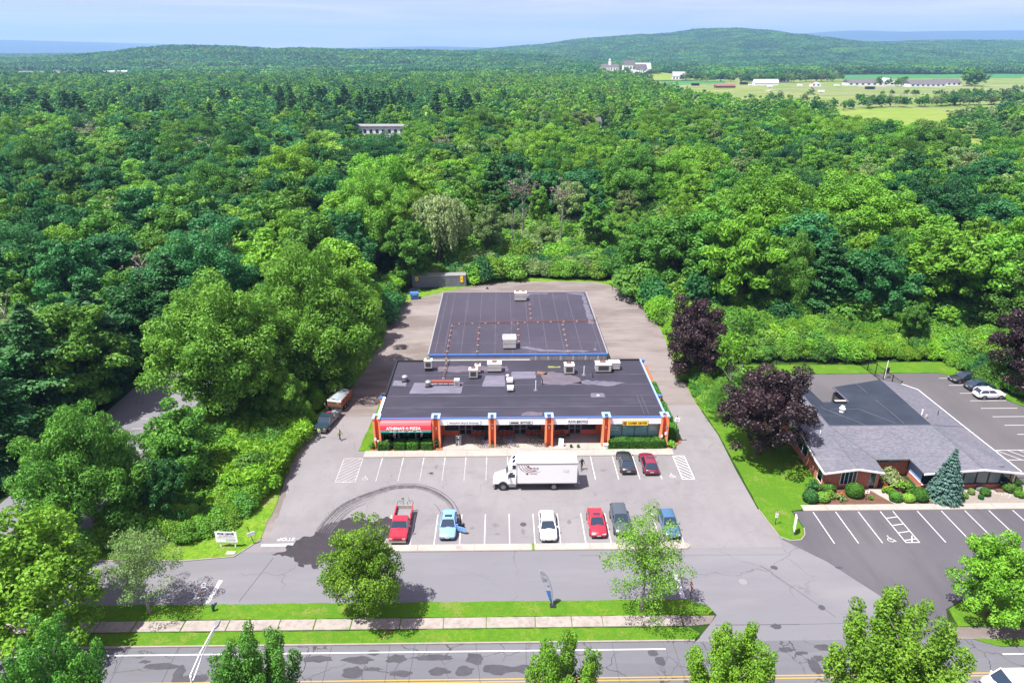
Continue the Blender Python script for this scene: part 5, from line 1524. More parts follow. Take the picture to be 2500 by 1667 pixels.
for lb, m_, (x, y), dx in (('red long-handled tool sticking out of the work pickup bed', 'redpaint', (-25.2, 89.9), -.5), ('pink-handled tool leaning right in the work pickup bed', 'inkred', (-24.3, 90.0), .4)):
    t = thing('garden_tool', lb, 'tool', (x, y, .8))
    MB().tube((0, 0, 0), (dx, .2, 1.2), .035, None, 5).build('handle', m_, t)
    MB().box(dx - .12, .1, 1.15, dx + .12, .16, 1.5).build('blade', 'galv', t)

# dump trailer with wooden sides and a tarp
t = thing('dump_trailer', 'wooden-sided dump trailer under a grey tarp behind the work pickup', 'trailer', (-24.3, 93.3, .036), R(-12))
MB().box(-1.05, -1.9, .75, 1.05, 1.9, .85).build('floor', 'blackmetal', t)
for k in range(4):
    z = .87 + k * .27
    for s_ in (-1, 1):
        MB().box(s_ * 1.05 - .03, -1.9, z, s_ * 1.05 + .03, 1.9, z + .25).build('plank', 'wood', t)
    if k < 3:
        MB().box(-1.02, -1.93, z, 1.02, -1.87, z + .25).build('plank', 'wood', t)
for s_ in (-1, 1):
    for y in (-1.85, -.95, 0, .95, 1.85):
        MB().box(s_ * 1.11 - .035, y - .04, .7, s_ * 1.11 + .035, y + .04, 1.97).build('post', 'wood', t)
    for y in (-.55, .35):
        wheel(t, s_ * 1.0, y, .38, .22)
MB().box(-1.08, -1.99, 1.70, 1.08, -1.86, 1.98).build('front_rail', 'white', t)
tp = MB()
n_ = 9
gr = [[(-.98 + 1.96 * i / (n_ - 1), -1.8 + 3.6 * j / (n_ - 1), 1.85 + .55 * math.sin(math.pi * i / (n_ - 1)) * (math.sin(math.pi * (j + 1) / (n_ + 1)) ** .6) + .06 * math.sin(i * 2.3 + j * 1.7)) for i in range(n_)] for j in range(n_)]
tp.loft(gr, 0, False, False)
tp.build('tarp', 'tarp', t, smooth=True)

# the box truck, nose to the west
t = thing('box_truck', 'white box truck with crimson swirl logo stopped across the lot', 'truck', (0, 0, .036))
Yn, Yf = 70.95, 73.45
cb = MB().box(1.72, Yn, 1.12, 8.9, Yf, 3.78).build('cargo_box', 'white', t)
MB().box(1.66, Yn - .03, 3.78, 8.95, Yf + .03, 3.9).build('roof_rail', 'galv', cb)
MB().box(1.76, Yn + .1, 3.901, 8.85, Yf - .1, 3.94).build('roof_skin', 'signwhite', cb)
MB().box(1.70, Yn - .025, 1.06, 8.92, Yn - .001, 1.16).build('lower_rail', 'metalgrey', cb)
for k in range(23):
    MB().box(2.0 + k * .3, Yn - .035, 1.08, 2.05 + k * .3, Yn - .026, 1.14).build('rivet', 'white', cb)
# logo on the near side
lg = MB()
def arcstrip(cx, cz, rad, a0, a1, w0, w1, n_=14):
    P0, P1 = [], []
    for i in range(n_ + 1):
        a_ = R(a0 + (a1 - a0) * i / n_)
        f = i / n_
        ww = w0 + (w1 - w0) * abs(2 * f - 1) ** 1.5
        P0.append((cx + (rad + ww) * math.cos(a_), Yn - .006, cz + (rad + ww) * .8 * math.sin(a_)))
        P1.append((cx + (rad - ww) * math.cos(a_), Yn - .006, cz + (rad - ww) * .8 * math.sin(a_)))
    for i in range(n_):
        lg.face([P0[i], P0[i + 1], P1[i + 1], P1[i]])
arcstrip(3.55, 3.85, 1.68, 183, 245, .05, .015)
arcstrip(3.75, 3.85, 1.55, 182, 300, .055, .01)
arcstrip(3.8, 3.85, 1.30, 182, 285, .055, .01)
arcstrip(3.75, 3.85, 1.0, 184, 262, .05, .01)
arcstrip(3.75, 3.8, .78, 190, 240, .05, .01)
lg.face([(2.7, Yn - .006, 2.5), (2.98, Yn - .006, 2.62), (3.08, Yn - .006, 2.44), (2.86, Yn - .006, 2.28)])
for (x0, z0, w_, h_) in ((3.2, 3.22, .28, .08), (3.55, 3.24, .34, .08), (3.98, 3.22, .3, .07), (3.28, 3.04, .2, .08), (3.58, 3.02, .35, .09), (4.0, 3.02, .22, .1), (3.5, 2.84, .42, .07), (3.2, 2.42, .35, .06), (3.6, 2.36, .5, .06), (2.9, 3.4, .2, .14)):
    lg.face([(x0, Yn - .006, z0), (x0 + w_, Yn - .006, z0 - .02), (x0 + w_, Yn - .006, z0 + h_), (x0, Yn - .006, z0 + h_)])
lg.build('swirl_logo', 'inkred', cb)
lg = MB()
for (x0, a0, a1) in ((7.5, 60, 300), (7.85, 60, 300), (7.7, 200, 420)):
    arcstrip(x0, 2.75, .2, a0, a1, .02, .015, 10)
lg.build('small_emblem', 'inkgrey', cb)
# cab, bonnet, fairing
cab = MB().loft([[(x, Yn + .25 + dy, z) for dy, z in ((0, .75), (0, 1.75), (.12 if x < 1 else .06, zt), (1.95 - (.12 if x < 1 else .06), zt), (1.95, 1.75), (1.95, .75))] for x, zt in ((.32, 1.85), (.72, 2.62), (1.60, 2.70))]).build('cab', 'white', t)
MB().face([(.30, Yn + .37, 1.86), (.30, Yn + 2.08, 1.86), (.68, Yn + 2.03, 2.58), (.68, Yn + .42, 2.58)]).build('windshield', 'carglass', cab)
MB().face([(.60, Yn + .238, 1.75), (.82, Yn + .30, 2.45), (1.45, Yn + .30, 2.45), (1.45, Yn + .238, 1.75)]).build('side_window', 'carglass', cab)
MB().box(.55, Yn + .22, .95, 1.5, Yn + .245, 1.72).build('door', 'signwhite', cab)
MB().box(.62, Yn - .0, 1.75, .76, Yn + .12, 2.3).build('mirror', 'black', cab)
fa = MB().loft([[(x, Yn + .32, z0), (x, Yn + .32, z1), (x, Yn + 2.13, z1), (x, Yn + 2.13, z0)] for x, z0, z1 in ((.72, 2.66, 2.72), (1.05, 2.72, 3.55), (1.60, 2.75, 3.95))]).build('reefer_fairing', 'white', t)
for y0, y1 in ((Yn + .45, Yn + 1.1), (Yn + 1.3, Yn + 1.95)):
    MB().face([(1.12, y0, 3.64), (1.5, y0, 3.92), (1.5, y1, 3.92), (1.12, y1, 3.64)]).build('fan_opening', 'inkblue', fa)
MB().box(1.15, Yn + .30, 2.95, 1.55, Yn + .319, 3.45).build('side_grille', 'inkblue', fa)
hd = MB().loft([[(x, Yn + .3 + a, .7), (x, Yn + .3, .9), (x, Yn + .34 + a, zt), (x, Yn + 2.1 - a, zt), (x, Yn + 2.15, .9), (x, Yn + 2.15 - a, .7)] for x, a, zt in ((-1.12, .28, 1.15), (-.95, .16, 1.42), (-.2, .1, 1.66), (.34, .06, 1.84))]).build('bonnet', 'white', t, smooth=True)
MB().box(-1.25, Yn + .25, .42, -1.0, Yn + 2.2, .78).build('bumper', 'galv', t)
MB().box(-1.14, Yn + .42, .85, -.98, Yn + .7, 1.08).box(-1.14, Yn + 1.78, .85, -.98, Yn + 2.05, 1.08).build('headlight', 'head', t)
for s_, yy in ((-1, Yn + .12), (1, Yn + 2.33)):
    for xx in (.02, 6.15):
        a_, b_ = (yy, yy + .32) if s_ < 0 else (yy - .32, yy)
        wh = MB().tube((xx, a_, .5), (xx, b_, .5), .5, None, 22).build('wheel', 'tyre', t, smooth=True)
        e = a_ - .012 if s_ < 0 else b_ + .012
        MB().tube((xx, a_ if s_ < 0 else b_, .5), (xx, e, .5), .29, .27, 16).build('rim', 'rim', wh)
MB().tube((-.0, Yn + .24, .56), (.0, Yn + .30, .56), .62, None, 20).build('wheel_arch', 'black', t)
MB().box(.7, Yn + .22, .45, 1.55, Yn + .5, .82).build('fuel_tank', 'chrome', t)
MB().box(-.9, Yn + .7, .55, 8.8, Yn + 1.8, 1.02).build('chassis', 'black', t)
MB().box(8.92, Yn + .1, .95, 9.25, Yf - .1, 1.05).box(8.96, Yn + .15, 1.06, 9.1, Yf - .15, 2.3).build('lift_gate', 'metalgrey', t)
MB().box(8.7, Yn + .2, .55, 8.9, Yf - .2, .7).build('rear_bumper', 'metalgrey', t)

# ------------------------------------------------------------------ bicycles
def bicycle_proto(label, x, y, rotz, col, z=.155, name='bicycle', group='bicycles for sale on the shop walk', s=1.0):
    """rides along local X"""
    t = thing(name, label, 'bicycle', (x, y, z), rotz, group)
    t.scale = (s, s, s)
    fr = MB()
    r_ = .02
    BBp, ST, HT, RW, FW = (-.08, 0, .30), (-.2, 0, .78), (.42, 0, .80), (-.52, 0, .34), (.56, 0, .34)
    for a, b in ((BBp, ST), (ST, HT), (BBp, (.45, 0, .68)), (BBp, RW), (ST, RW), (HT, FW)):
        fr.tube(a, b, r_, None, 5)
    fr.build('frame', col, t)
    for p in (RW, FW):
        w_ = MB().torus(p, (0, 1, 0), .33, .024, 18, 5).build('wheel', 'tyre', t)
        MB().tube((p[0], -.03, p[2]), (p[0], .03, p[2]), .04, None, 6).tube((p[0] - .31, 0, p[2]), (p[0] + .31, 0, p[2]), .005, None, 3).tube((p[0], 0, p[2] - .31), (p[0], 0, p[2] + .31), .005, None, 3).build('spokes', 'rim', w_)
    MB().tube(ST, (-.23, 0, .92), .014, None, 4).box(-.36, -.07, .92, -.1, .07, .97).build('saddle', 'black', t)
    MB().path([(.42, 0, .80), (.40, 0, .98), (.44, .0, 1.0)], .014, 4).tube((.42, -.28, 1.0), (.42, .28, 1.0), .014, None, 4).build('handlebar', 'black', t)
    return t
for nm_, c_ in (('bike_black', (.02, .02, .025)), ('bike_blue', (.05, .12, .45)), ('bike_red', (.45, .03, .04)), ('bike_silver', (.45, .45, .48)), ('bike_teal', (.05, .35, .38)), ('bike_purple', (.18, .12, .45)), ('bike_mint', (.25, .68, .52))):
    flat_m = flat(nm_, c_, .35)
    M[nm_] = flat_m
cols = {'bike_black': 'black', 'bike_blue': 'blue', 'bike_red': 'red', 'bike_silver': 'silver', 'bike_teal': 'teal', 'bike_purple': 'purple'}
br = random.Random(9)
protos_b = {}
def bike(label, x, y, rz, col, grp='bicycles for sale on the shop walk'):
    if col not in protos_b:
        protos_b[col] = bicycle_proto(label, x, y, rz, col, group=grp)
    else:
        copy_tree(protos_b[col], (x, y, .155), rz, label, grp)
ordw = ['leftmost', 'second', 'third', 'fourth', 'fifth', 'sixth', 'seventh', 'eighth', 'ninth']
# three front racks seen end on, slightly fanned
for rk, (xs_, where) in enumerate((((-3.55, -3.0, -2.45, -1.9), 'left of the second pillar'), ((-.75, -.2, .35, .9, 1.45), 'just right of the second pillar'), ((3.9, 4.45, 5.0, 5.45), 'left of the third pillar'))):
    for k, x in enumerate(xs_):
        c_ = br.choice(['bike_black', 'bike_black', 'bike_silver', 'bike_black', 'bike_purple', 'bike_black'])
        bike(f'{cols[c_]} bicycle, {ordw[k]} in the front row {where}', x, 81.3 + br.uniform(-.1, .1), R(-90 + br.uniform(38, 62)), c_)
for k, x in enumerate((-3.9, -3.3, -2.6, -.45, .2, .8, 1.35, 3.5, 4.1, 4.7, 5.2)):
    c_ = br.choice(['bike_red', 'bike_blue', 'bike_black', 'bike_teal', 'bike_red', 'bike_silver'])
    wh_ = 'second' if k < 3 else 'bicycle shop'
    bike(f'{cols[c_]} bicycle under the canopy, {["first", "second", "third", "fourth", "fifth", "sixth", "seventh", "eighth", "ninth", "tenth", "last"][k]} from left along the wall', x, 83.55 + br.uniform(-.1, .1), R(-90 + br.uniform(25, 55)), c_, 'bicycles standing along the shop wall')
for k in range(5):
    c_ = ['bike_black', 'bike_silver', 'bike_teal', 'bike_black', 'bike_red'][k]
    bike(f'{cols[c_]} bicycle, {["lowest", "second lowest", "middle", "second highest", "top"][k]} on the tall stand by the second pillar', -2.25, 82.9 + .02 * k, R(90), c_, 'bicycles hung on the tall stand')
bk = bicycle_proto('mint green mountain bike lying across the red pickup tailgate', -11.25, 66.95, R(3), 'bike_mint', .95, 'mountain_bike', None, 1.05)
# tall display stand holding the hung bicycles
st_ = thing('bicycle_stand', 'tall upright bicycle stand by the second pillar', 'rack', (-2.25, 83.2, .15))
MB().tube((0, 0, 0), (0, 0, 2.6), .035).build('post', 'blackmetal', st_)
MB().box(-.3, -.3, 0, .3, .3, .04).build('base', 'blackmetal', st_)
lvl = 0
for o_ in list(COL.objects):
    if o_.get('group') == 'bicycles hung on the tall stand' and o_.parent is None:
        o_.location = (-2.35, 82.95 - .0, .2 + .46 * lvl)
        o_.rotation_euler = (R(8), 0, R(80))
        o_.scale = (.8, .8, .8)
        lvl += 1
t = thing('bicycle_rack', 'low steel bicycle rack in front of the second pillar', 'rack', (-1.4, 80.75, .15))
MB().path([(-.8, 0, 0), (-.8, 0, .5), (.8, 0, .5), (.8, 0, 0)], .025, 5).tube((-.8, 0, .25), (.8, 0, .25), .02).build('rail', 'galv', t)

# display rack, folding sign, chairs, planters, boxes
t = thing('display_rack', 'wire rack of papers on the walk before the shop door', 'rack', (-5.95, 81.7, .15), .1)
for z in (.05, .4, .75, 1.1, 1.4):
    MB().box(-.4, -.25, z, .4, .25, z + .03).build('shelf', 'galv', t)
MB().box(-.42, -.27, 0, -.38, -.23, 1.45).box(.38, -.27, 0, .42, -.23, 1.45).box(-.42, .23, 0, -.38, .27, 1.45).box(.38, .23, 0, .42, .27, 1.45).build('frame', 'blackmetal', t)
for k in range(9):
    z = (.08, .43, .78, 1.13)[k % 4]
    MB().box(-.33 + .22 * (k % 3), -.2, z, -.15 + .22 * (k % 3), .15, z + .22).build('goods', ['inkblue', 'signwhite', 'inkgrey'][k % 3], t)
t = thing('folding_sign', 'white folding sign with black drawing right of the third pillar', 'sign', (7.85, 81.2, .15), R(-12))
MB().face([(-.32, -.3, 0), (.32, -.3, 0), (.32, 0, 1.15), (-.32, 0, 1.15)]).build('front_panel', 'signwhite', t)
MB().face([(.32, .3, 0), (-.32, .3, 0), (-.32, .01, 1.15), (.32, .01, 1.15)]).build('back_panel', 'signwhite', t)
MB().torus((0, -.17, .6), (0, 1, .25), .13, .02, 12, 4).path([(-.1, -.12, .85), (.12, -.1, .9)], .015, 4).path([(-.05, -.24, .3), (.12, -.22, .38)], .015, 4).build('drawing', 'ink', t)
def chair(label, x, y, rz, mat):
    t = thing('cafe_chair', label, 'chair', (x, y, .15), rz, 'cafe chairs outside the bowl shop')
    MB().box(-.22, -.22, .42, .22, .22, .46).build('seat', mat, t)
    MB().box(-.22, .19, .5, .22, .23, .9).build('backrest', mat, t)
    for a, b in ((-.2, -.2), (.2, -.2), (-.2, .2), (.2, .2)):
        MB().tube((a, b, 0), (a, b, .42 if b < 0 else .9), .015, None, 4).build('leg', 'blackmetal', t)
chair('red cafe chair left of the small round table', 7.5, 83.2, R(80), 'redpaint')
chair('black cafe chair right of the small round table', 8.9, 83.3, R(-80), 'black')
chair('red cafe chair behind the small round table', 8.2, 84.0, 0, 'redpaint')
t = thing('cafe_table', 'small round cafe table outside the bowl shop', 'table', (8.2, 83.2, .15))
MB().tube((0, 0, .7), (0, 0, .73), .38, None, 16).build('tabletop', 'wood', t)
MB().tube((0, 0, 0), (0, 0, .7), .03).tube((0, 0, 0), (0, 0, .03), .25, None, 12).build('pedestal', 'blackmetal', t)
for lab, x in (('small dark planter left of the other one on the plaza walk', 9.15), ('small dark planter right of the other one on the plaza walk', 10.1)):
    t = thing('planter', lab, 'planter', (x, 80.75, .15))
    MB().tube((0, 0, 0), (0, 0, .28), .14, .2, 10).build('pot', 'darkgrille', t)
    MB().ball((0, 0, .36), .2, .2, .14, 8, 5).build('plant', 'leaf_mid', t)
t = thing('mail_box', 'white box with slot before the fourth pillar', 'box', (13.75, 80.6, .15))
MB().box(-.3, -.2, 0, .3, .2, .55).build('body', 'white', t)
MB().box(-.33, -.23, .55, .33, .23, .62).build('lid', 'signwhite', t)
MB().box(-.2, -.21, .3, .2, -.201, .4).build('slot', 'inkgrey', t)
t = thing('post_sign', 'small white sign on a post at the right corner of the plaza', 'sign', (23.4, 81.9, .1))
MB().tube((0, 0, 0), (0, 0, 4.2), .04).build('post', 'blackmetal', t)
MB().box(-.35, -.05, 3.3, .35, -.01, 3.85).build('panel', 'signwhite', t)
MB().box(-.2, -.056, 3.5, .2, -.051, 3.6).build('print', 'inkgrey', t)

# ------------------------------------------------------------------ rear yard
t = thing('shipping_container', 'grey corrugated shipping container with yellow panels at the yard edge', 'container', (-14.2, 152.1, .05), R(2.5))
w2, L2 = 1.22, 6.05
sd = MB()
def corr(y0, s_):
    n_ = 44
    pts_ = []
    for i in range(n_ * 4 + 1):
        x_ = -L2 + 2 * L2 * i / (n_ * 4)
        d_ = (0, .05, .05, 0)[i % 4]
        pts_.append((x_, y0 + s_ * d_))
    for (x0, ya), (x1, yb) in zip(pts_, pts_[1:]):
        sd.face([(x0, ya, .15), (x1, yb, .15), (x1, yb, 2.5), (x0, ya, 2.5)])
corr(-w2, 1)
M['contgrey'] = noisy('container_grey', [(0.26, 0.27, 0.34), (.6, U3, .4, .7, (.34, .35, .42), .8)], .6)
sd.build('side_panel', 'contgrey', t)
sd = MB()
corr(w2, -1)
sd.build('side_panel', 'contgrey', t)
MB().box(-L2, -w2 - .02, 2.5, L2, w2 + .02, 2.62).build('roof', 'galv', t)
MB().box(-L2, -w2, 0, L2, w2, .15).build('base', 'contgrey', t)
for x in (-L2, L2 - .12):
    for y in (-w2 - .03, w2 - .1):
        MB().box(x, y, .0, x + .14, y + .14, 2.64).build('corner_post', 'contgrey', t)
MB().box(-L2 + .01, -w2 + .1, .15, -L2 + .05, w2 - .1, 2.5).build('end_door', 'contgrey', t)
MB().box(L2 - .05, -w2 + .1, .15, L2 - .01, w2 - .1, 2.5).build('end_wall', 'contgrey', t)
for x0, z0, z1 in ((-5.35, 1.55, 2.42), (4.75, 1.0, 2.45)):
    p = MB().box(x0, -w2 - .04, z0, x0 + .62, -w2 - .01, z1).build('yellow_panel', 'signyellow', t)
    MB().box(x0 + .15, -w2 - .046, (z0 + z1) / 2 - .1, x0 + .45, -w2 - .041, (z0 + z1) / 2 + .1).build('print', 'wood', p)
t = thing('dumpster', 'blue dumpster with open black lid left of the container', 'dumpster', (-18.9, 143.0, .03), R(8))
MB().loft([[(-.85 * k, -.9 * k, z), (.85 * k, -.9 * k, z), (.85 * k, .8, z), (-.85 * k, .8, z)] for k, z in ((.92, .15), (1.0, 1.35))]).build('body', 'blue', t)
MB().box(-.88, .75, 1.36, .88, .85, 2.0).build('lid', 'black', t)
MB().box(-.5, -.93, 1.0, .5, -.905, 1.15).build('label_strip', 'paleblue', t)
MB().box(-.95, -.3, .7, -.86, .3, .85).box(.86, -.3, .7, .95, .3, .85).build('lift_pocket', 'blue', t)
for a in (-.7, .7):
    for b in (-.7, .7):
        MB().tube((a - .04, b, .08), (a + .04, b, .08), .08, None, 8).build('caster', 'tyre', t)
car('small black utility cart between dumpster and old pickup', -23.3, 142.4, R(0), 'car_black', 1.9, 1.25, .9, 'van', 'utility_cart', 'cart', None)
pk2 = pickup('old white pickup tucked under the trees by the rear yard', -27.1, 143.6, R(15), 'car_white', 'old_pickup')
t = thing('teal_tarp_heap', 'teal tarp heap in the weeds by the old pickup', 'tarp', (-28.6, 140.8, 0))
MB().ball((0, 0, .35), .9, .6, .45, 9, 6).ball((.6, .2, .3), .5, .4, .35, 8, 5).build('tarp', 'awngreen', t, smooth=True)
t = thing('debris_block', 'small dark concrete block lying behind the rear roof', 'block', (-3.3, 149.3, .04), .4)
MB().box(-.3, -.15, 0, .3, .15, .2).box(-.1, -.12, .2, .1, .12, .45).build('block', 'darkgrille', t)

# ------------------------------------------------------------------ signs and street furniture
t = thing('lease_sign', 'large white for lease board on two posts', 'sign', (-29.5, 61.0, .05), R(-2))
MB().box(-1.15, -.03, .75, 1.15, .03, 2.05).build('board', 'signwhite', t)
for x in (-.78, .78):
    MB().box(x - .06, .04, 0, x + .06, .14, 2.05).build('post', 'white', t)
text('lettering', 'FOR LEASE', .36, 'inkblue', t, (0, -.04, 1.82), (R(90), 0, 0), .003, 'CENTER', .014, 1.02)
print_lines(t, -.75, .8, 1.57, -.045, .07, 'ink', 1)
print_lines(t, -1.0, 1.0, 1.40, -.045, .07, 'inkgrey', 2)
print_lines(t, -.95, .95, 1.22, -.045, .06, 'inkgrey', 3)
print_lines(t, -.1, 1.0, 1.05, -.045, .08, 'ink', 4)
print_lines(t, -.1, .95, .90, -.045, .05, 'inkgrey', 5)
t = thing('utility_box', 'pale square utility box lid in the grass before the lease sign', 'utility box', (-28.9, 60.1, .09))
MB().box(-.45, -.25, 0, .45, .25, .04).build('lid', 'stone', t)
MB().box(-.5, -.3, -.05, .5, .3, .01).build('frame', 'kerb', t)
t = thing('entry_sign', 'tilted white sign on dark post beside the drive entrance', 'sign', (-26.95, 61.6, .05), R(35))
MB().tube((0, 0, 0), (-.35, .1, 2.3), .04).build('post', 'blackmetal', t)
MB().box(-.55, -.05, 1.15, .25, -.01, 1.6).build('panel', 'signwhite', t)
def stop_sign(label, x, y, rz):
    t = thing('stop_sign', label, 'sign', (x, y, .1), rz, 'stop signs on the verge')
    MB().tube((0, 0, 0), (0, 0, 2.3), .035).build('post', 'blackmetal', t)
    o_ = [(.38 * math.cos(R(22.5 + 45 * k)), .38 * math.sin(R(22.5 + 45 * k))) for k in range(8)]
    p = MB().add([(a, -.05, 2.1 + b) for a, b in o_] + [(a, -.03, 2.1 + b) for a, b in o_], [tuple(range(8)), tuple(range(15, 7, -1))] + [(k, 8 + k, 8 + (k + 1) % 8, (k + 1) % 8) for k in range(8)]).build('plate', 'redpaint', t)
    text('lettering', 'STOP', .26, 'whitetext', p, (0, -.056, 2.1), (R(90), 0, 0), .002, 'CENTER', .006)
stop_sign('edge-on red stop sign at the right end of the verge', 17.95, 52.2, R(-80))
stop_sign('edge-on stop sign by the left stop bar, shaded by the olive tree', -28.65, 52.1, R(101))
t = thing('hydrant', 'short dark green hydrant beside the left stop sign', 'hydrant', (-27.55, 51.75, .1))
MB().tube((0, 0, 0), (0, 0, .6), .13, .13, 10).tube((0, 0, .6), (0, 0, .72), .16, .1, 10).build('barrel', 'hydrantgreen', t)
MB().ball((0, 0, .76), .11, .11, .09, 8, 5).build('bonnet', 'hydrantgreen', t)
MB().tube((-.2, 0, .45), (.2, 0, .45), .06, None, 8).build('outlet', 'blackmetal', t)
t = thing('feather_flag', 'pale feather flag with blue foot leaning over the service road', 'flag', (4.72, 51.95, .1), 0)
pole = [(0, 0, 0), (-.02, 0, .8), (-.10, .01, 1.7), (-.28, .02, 2.6), (-.58, .03, 3.4), (-.98, .04, 3.95), (-1.35, .05, 4.15)]
MB().path(pole, .022, 5).build('pole', 'inkgrey', t)
wid = [.10, .42, .62, .72, .66, .36, .03]
M['flagcloth'] = noisy('flag_cloth', [(.62, .63, .78), (1.6, U3, .4, .7, (.74, .74, .85), .8)], .7)
fm = MB()
for i in range(6):
    a, b = pole[i], pole[i + 1]
    wv = lambda k: .06 * math.sin(k * 1.7)
    for j in range(3):
        f0, f1 = j / 3, (j + 1) / 3
        fm.face([(a[0] - wid[i] * f0, a[1] + wv(i + f0 * 2) * f0, a[2] + .15 + .25 * f0 * (i > 3)), (a[0] - wid[i] * f1, a[1] + wv(i + f1 * 2) * f1, a[2] + .15), (b[0] - wid[i + 1] * f1, b[1] + wv(i + 1 + f1 * 2) * f1, b[2] + .13), (b[0] - wid[i + 1] * f0, b[1] + wv(i + 1 + f0 * 2) * f0, b[2] + .13)], 1 if i < 2 and j > 0 else 0)
fm.build('cloth', ['flagcloth', 'blue'], t)
MB().box(-.3, -.3, 0, .3, .3, .05).build('base', 'blackmetal', t)
MB().box(-.62, -.015, 2.35, -.42, -.005, 2.5).box(-.9, .0, 3.1, -.68, .01, 3.22).build('print', 'inkgrey', t)
t = thing('parking_sign', 'white notice with red top on a post in the lawn', 'sign', (30.55, 64.0, .1), R(3))
MB().tube((0, 0, 0), (0, 0, 1.95), .04).build('post', 'blackmetal', t)
p = MB().box(-.16, -.06, .95, .16, -.03, 1.75).build('panel', 'signwhite', t)
MB().box(-.16, -.068, 1.6, .16, -.061, 1.75).build('red_band', 'redpaint', p)
for k in range(3):
    MB().box(-.11, -.066, 1.1 + .13 * k, .11, -.061, 1.14 + .13 * k).build('print', 'inkgrey', p)
t = thing('office_sign', 'tall narrow white office sign turned edge-on at the lawn tip', 'sign', (31.95, 62.35, .1), R(72))
MB().box(-.42, -.06, .55, .42, .06, 2.3).build('board', 'signwhite', t)
MB().box(-.3, -.05, 0, -.2, .05, .55).box(.2, -.05, 0, .3, .05, .55).build('post', 'galv', t)
MB().box(-.42, -.07, 1.5, .42, -.061, 1.62).build('stripe', 'blue', t)
MB().box(-.32, -.068, .8, .32, -.061, 1.3).build('print', 'inkgrey', t)
t = thing('bed_sign', 'small white sign with dark mark in the mulch by the entrance walk', 'sign', (42.95, 68.45, .1))
MB().tube((0, 0, 0), (0, 0, 1.25), .03).build('post', 'blackmetal', t)
MB().box(-.26, -.05, .95, .26, -.02, 1.35).build('panel', 'signwhite', t)
MB().box(-.08, -.056, 1.08, .08, -.051, 1.24).build('print', 'ink', t)
t = thing('street_lamp', 'white street lamp with twin-rod arm over the near road', 'street lamp', (-22.35, 37.0, .09))
MB().tube((0, 0, 0), (.05, .0, 8.0), .12, .075, 10).build('pole', 'white', t)
MB().path([(.05, 0, 7.4), (.3, 1.6, 8.25), (.5, 3.8, 8.75)], .045, 6).path([(.0, 0, 8.0), (.22, 1.6, 8.6), (.46, 3.8, 8.85)], .045, 6).build('arm', 'white', t)
MB().loft([[(.5 - a, y, z), (.5 + a, y, z), (.5 + a, y, z + b), (.5 - a, y, z + b)] for y, a, z, b in ((3.7, .09, 8.72, .12), (4.0, .17, 8.66, .2), (4.5, .15, 8.68, .14))]).build('lamp_head', 'metalgrey', t)
copy_tree(t, (30.1, 37.2, .09), 0, 'second street lamp rising behind the large lower right pear tree')
t['group'] = 'street lamps along the near roadside'
[o_ for o_ in COL.objects if o_.name.startswith('street_lamp')][-1]['group'] = 'street lamps along the near roadside'
# ------------------------------------------------------------------ trees
def leaf_arrays(C, N, S, rng, aspect=0.62, along=None):
    """rhombic leaf sprays: centres C, facing N, half-length S"""
    n = len(C)
    if along is None:
        a = rng.normal(size=(n, 3))
    else:
        a = along + rng.normal(size=(n, 3)) * 0.35
    a -= N * np.sum(a * N, 1)[:, None]
    a /= np.linalg.norm(a, axis=1)[:, None] + 1e-9
    b = np.cross(N, a)
    S = S[:, None]
    bend = N * S * 0.18
    V = np.stack([C - a * S - bend, C + b * S * aspect + bend * 0.5, C + a * S - bend, C - b * S * aspect + bend * 0.5], 1)
    return V.reshape(-1, 3)

def leaf_mesh(name, parts):
    """parts: list of (V (4n,3), tint (n,))"""
    V = np.concatenate([p[0] for p in parts]).astype(np.float32)
    T = np.concatenate([p[1] for p in parts]).astype(np.float32)
    n = len(T)
    me = bpy.data.meshes.new(name)
    me.vertices.add(4 * n)
    me.vertices.foreach_set('co', V.ravel())
    me.loops.add(4 * n)
    me.loops.foreach_set('vertex_index', np.arange(4 * n, dtype=np.int32))
    me.polygons.add(n)
    me.polygons.foreach_set('loop_start', np.arange(0, 4 * n, 4, dtype=np.int32))
    at = me.attributes.new('tint', 'FLOAT', 'FACE')
    at.data.foreach_set('value', np.clip(T, 0, 1))
    me.update()
    me.validate()
    return me

def unit(v):
    return v / (np.linalg.norm(v, axis=1)[:, None] + 1e-9)

def dirs(n, rng, zmin=-1.0):
    z = rng.uniform(zmin, 1, n)
    t = rng.uniform(0, 2 * math.pi, n)
    r = np.sqrt(np.clip(1 - z * z, 0, 1))
    return np.stack([r * np.cos(t), r * np.sin(t), z], 1)

def puff_leaves(centres, radii, per, size, rng, flat_=0.92, up=0.12, asp=0.62, zcut=-0.55, jitter=0.55, tintpuff=0.5, along_fn=None):
    Cs, Ns, Ss, Ts, As = [], [], [], [], []
    for c, r in zip(centres, radii):
        k = max(4, int(per * (r ** 2)))
        d = dirs(k, rng, zcut)
        rad = r * rng.uniform(0.62, 1.08, k)[:, None]
        p = c + d * rad * np.array([1, 1, flat_])
        nrm = unit(d + rng.normal(size=(k, 3)) * jitter + np.array([0, 0, up]))
        Cs.append(p); Ns.append(nrm)
        Ss.append(size * rng.uniform(0.6, 1.35, k))
        Ts.append(np.clip(rng.uniform(0, 1) * tintpuff + rng.uniform(0, 1, k) * (1 - tintpuff), 0, 1))
        if along_fn is not None:
            As.append(along_fn(p, d))
    C, N, S, T = map(np.concatenate, (Cs, Ns, Ss, Ts))
    A = np.concatenate(As) if As else None
    return leaf_arrays(C, N, S, rng, asp, A), T

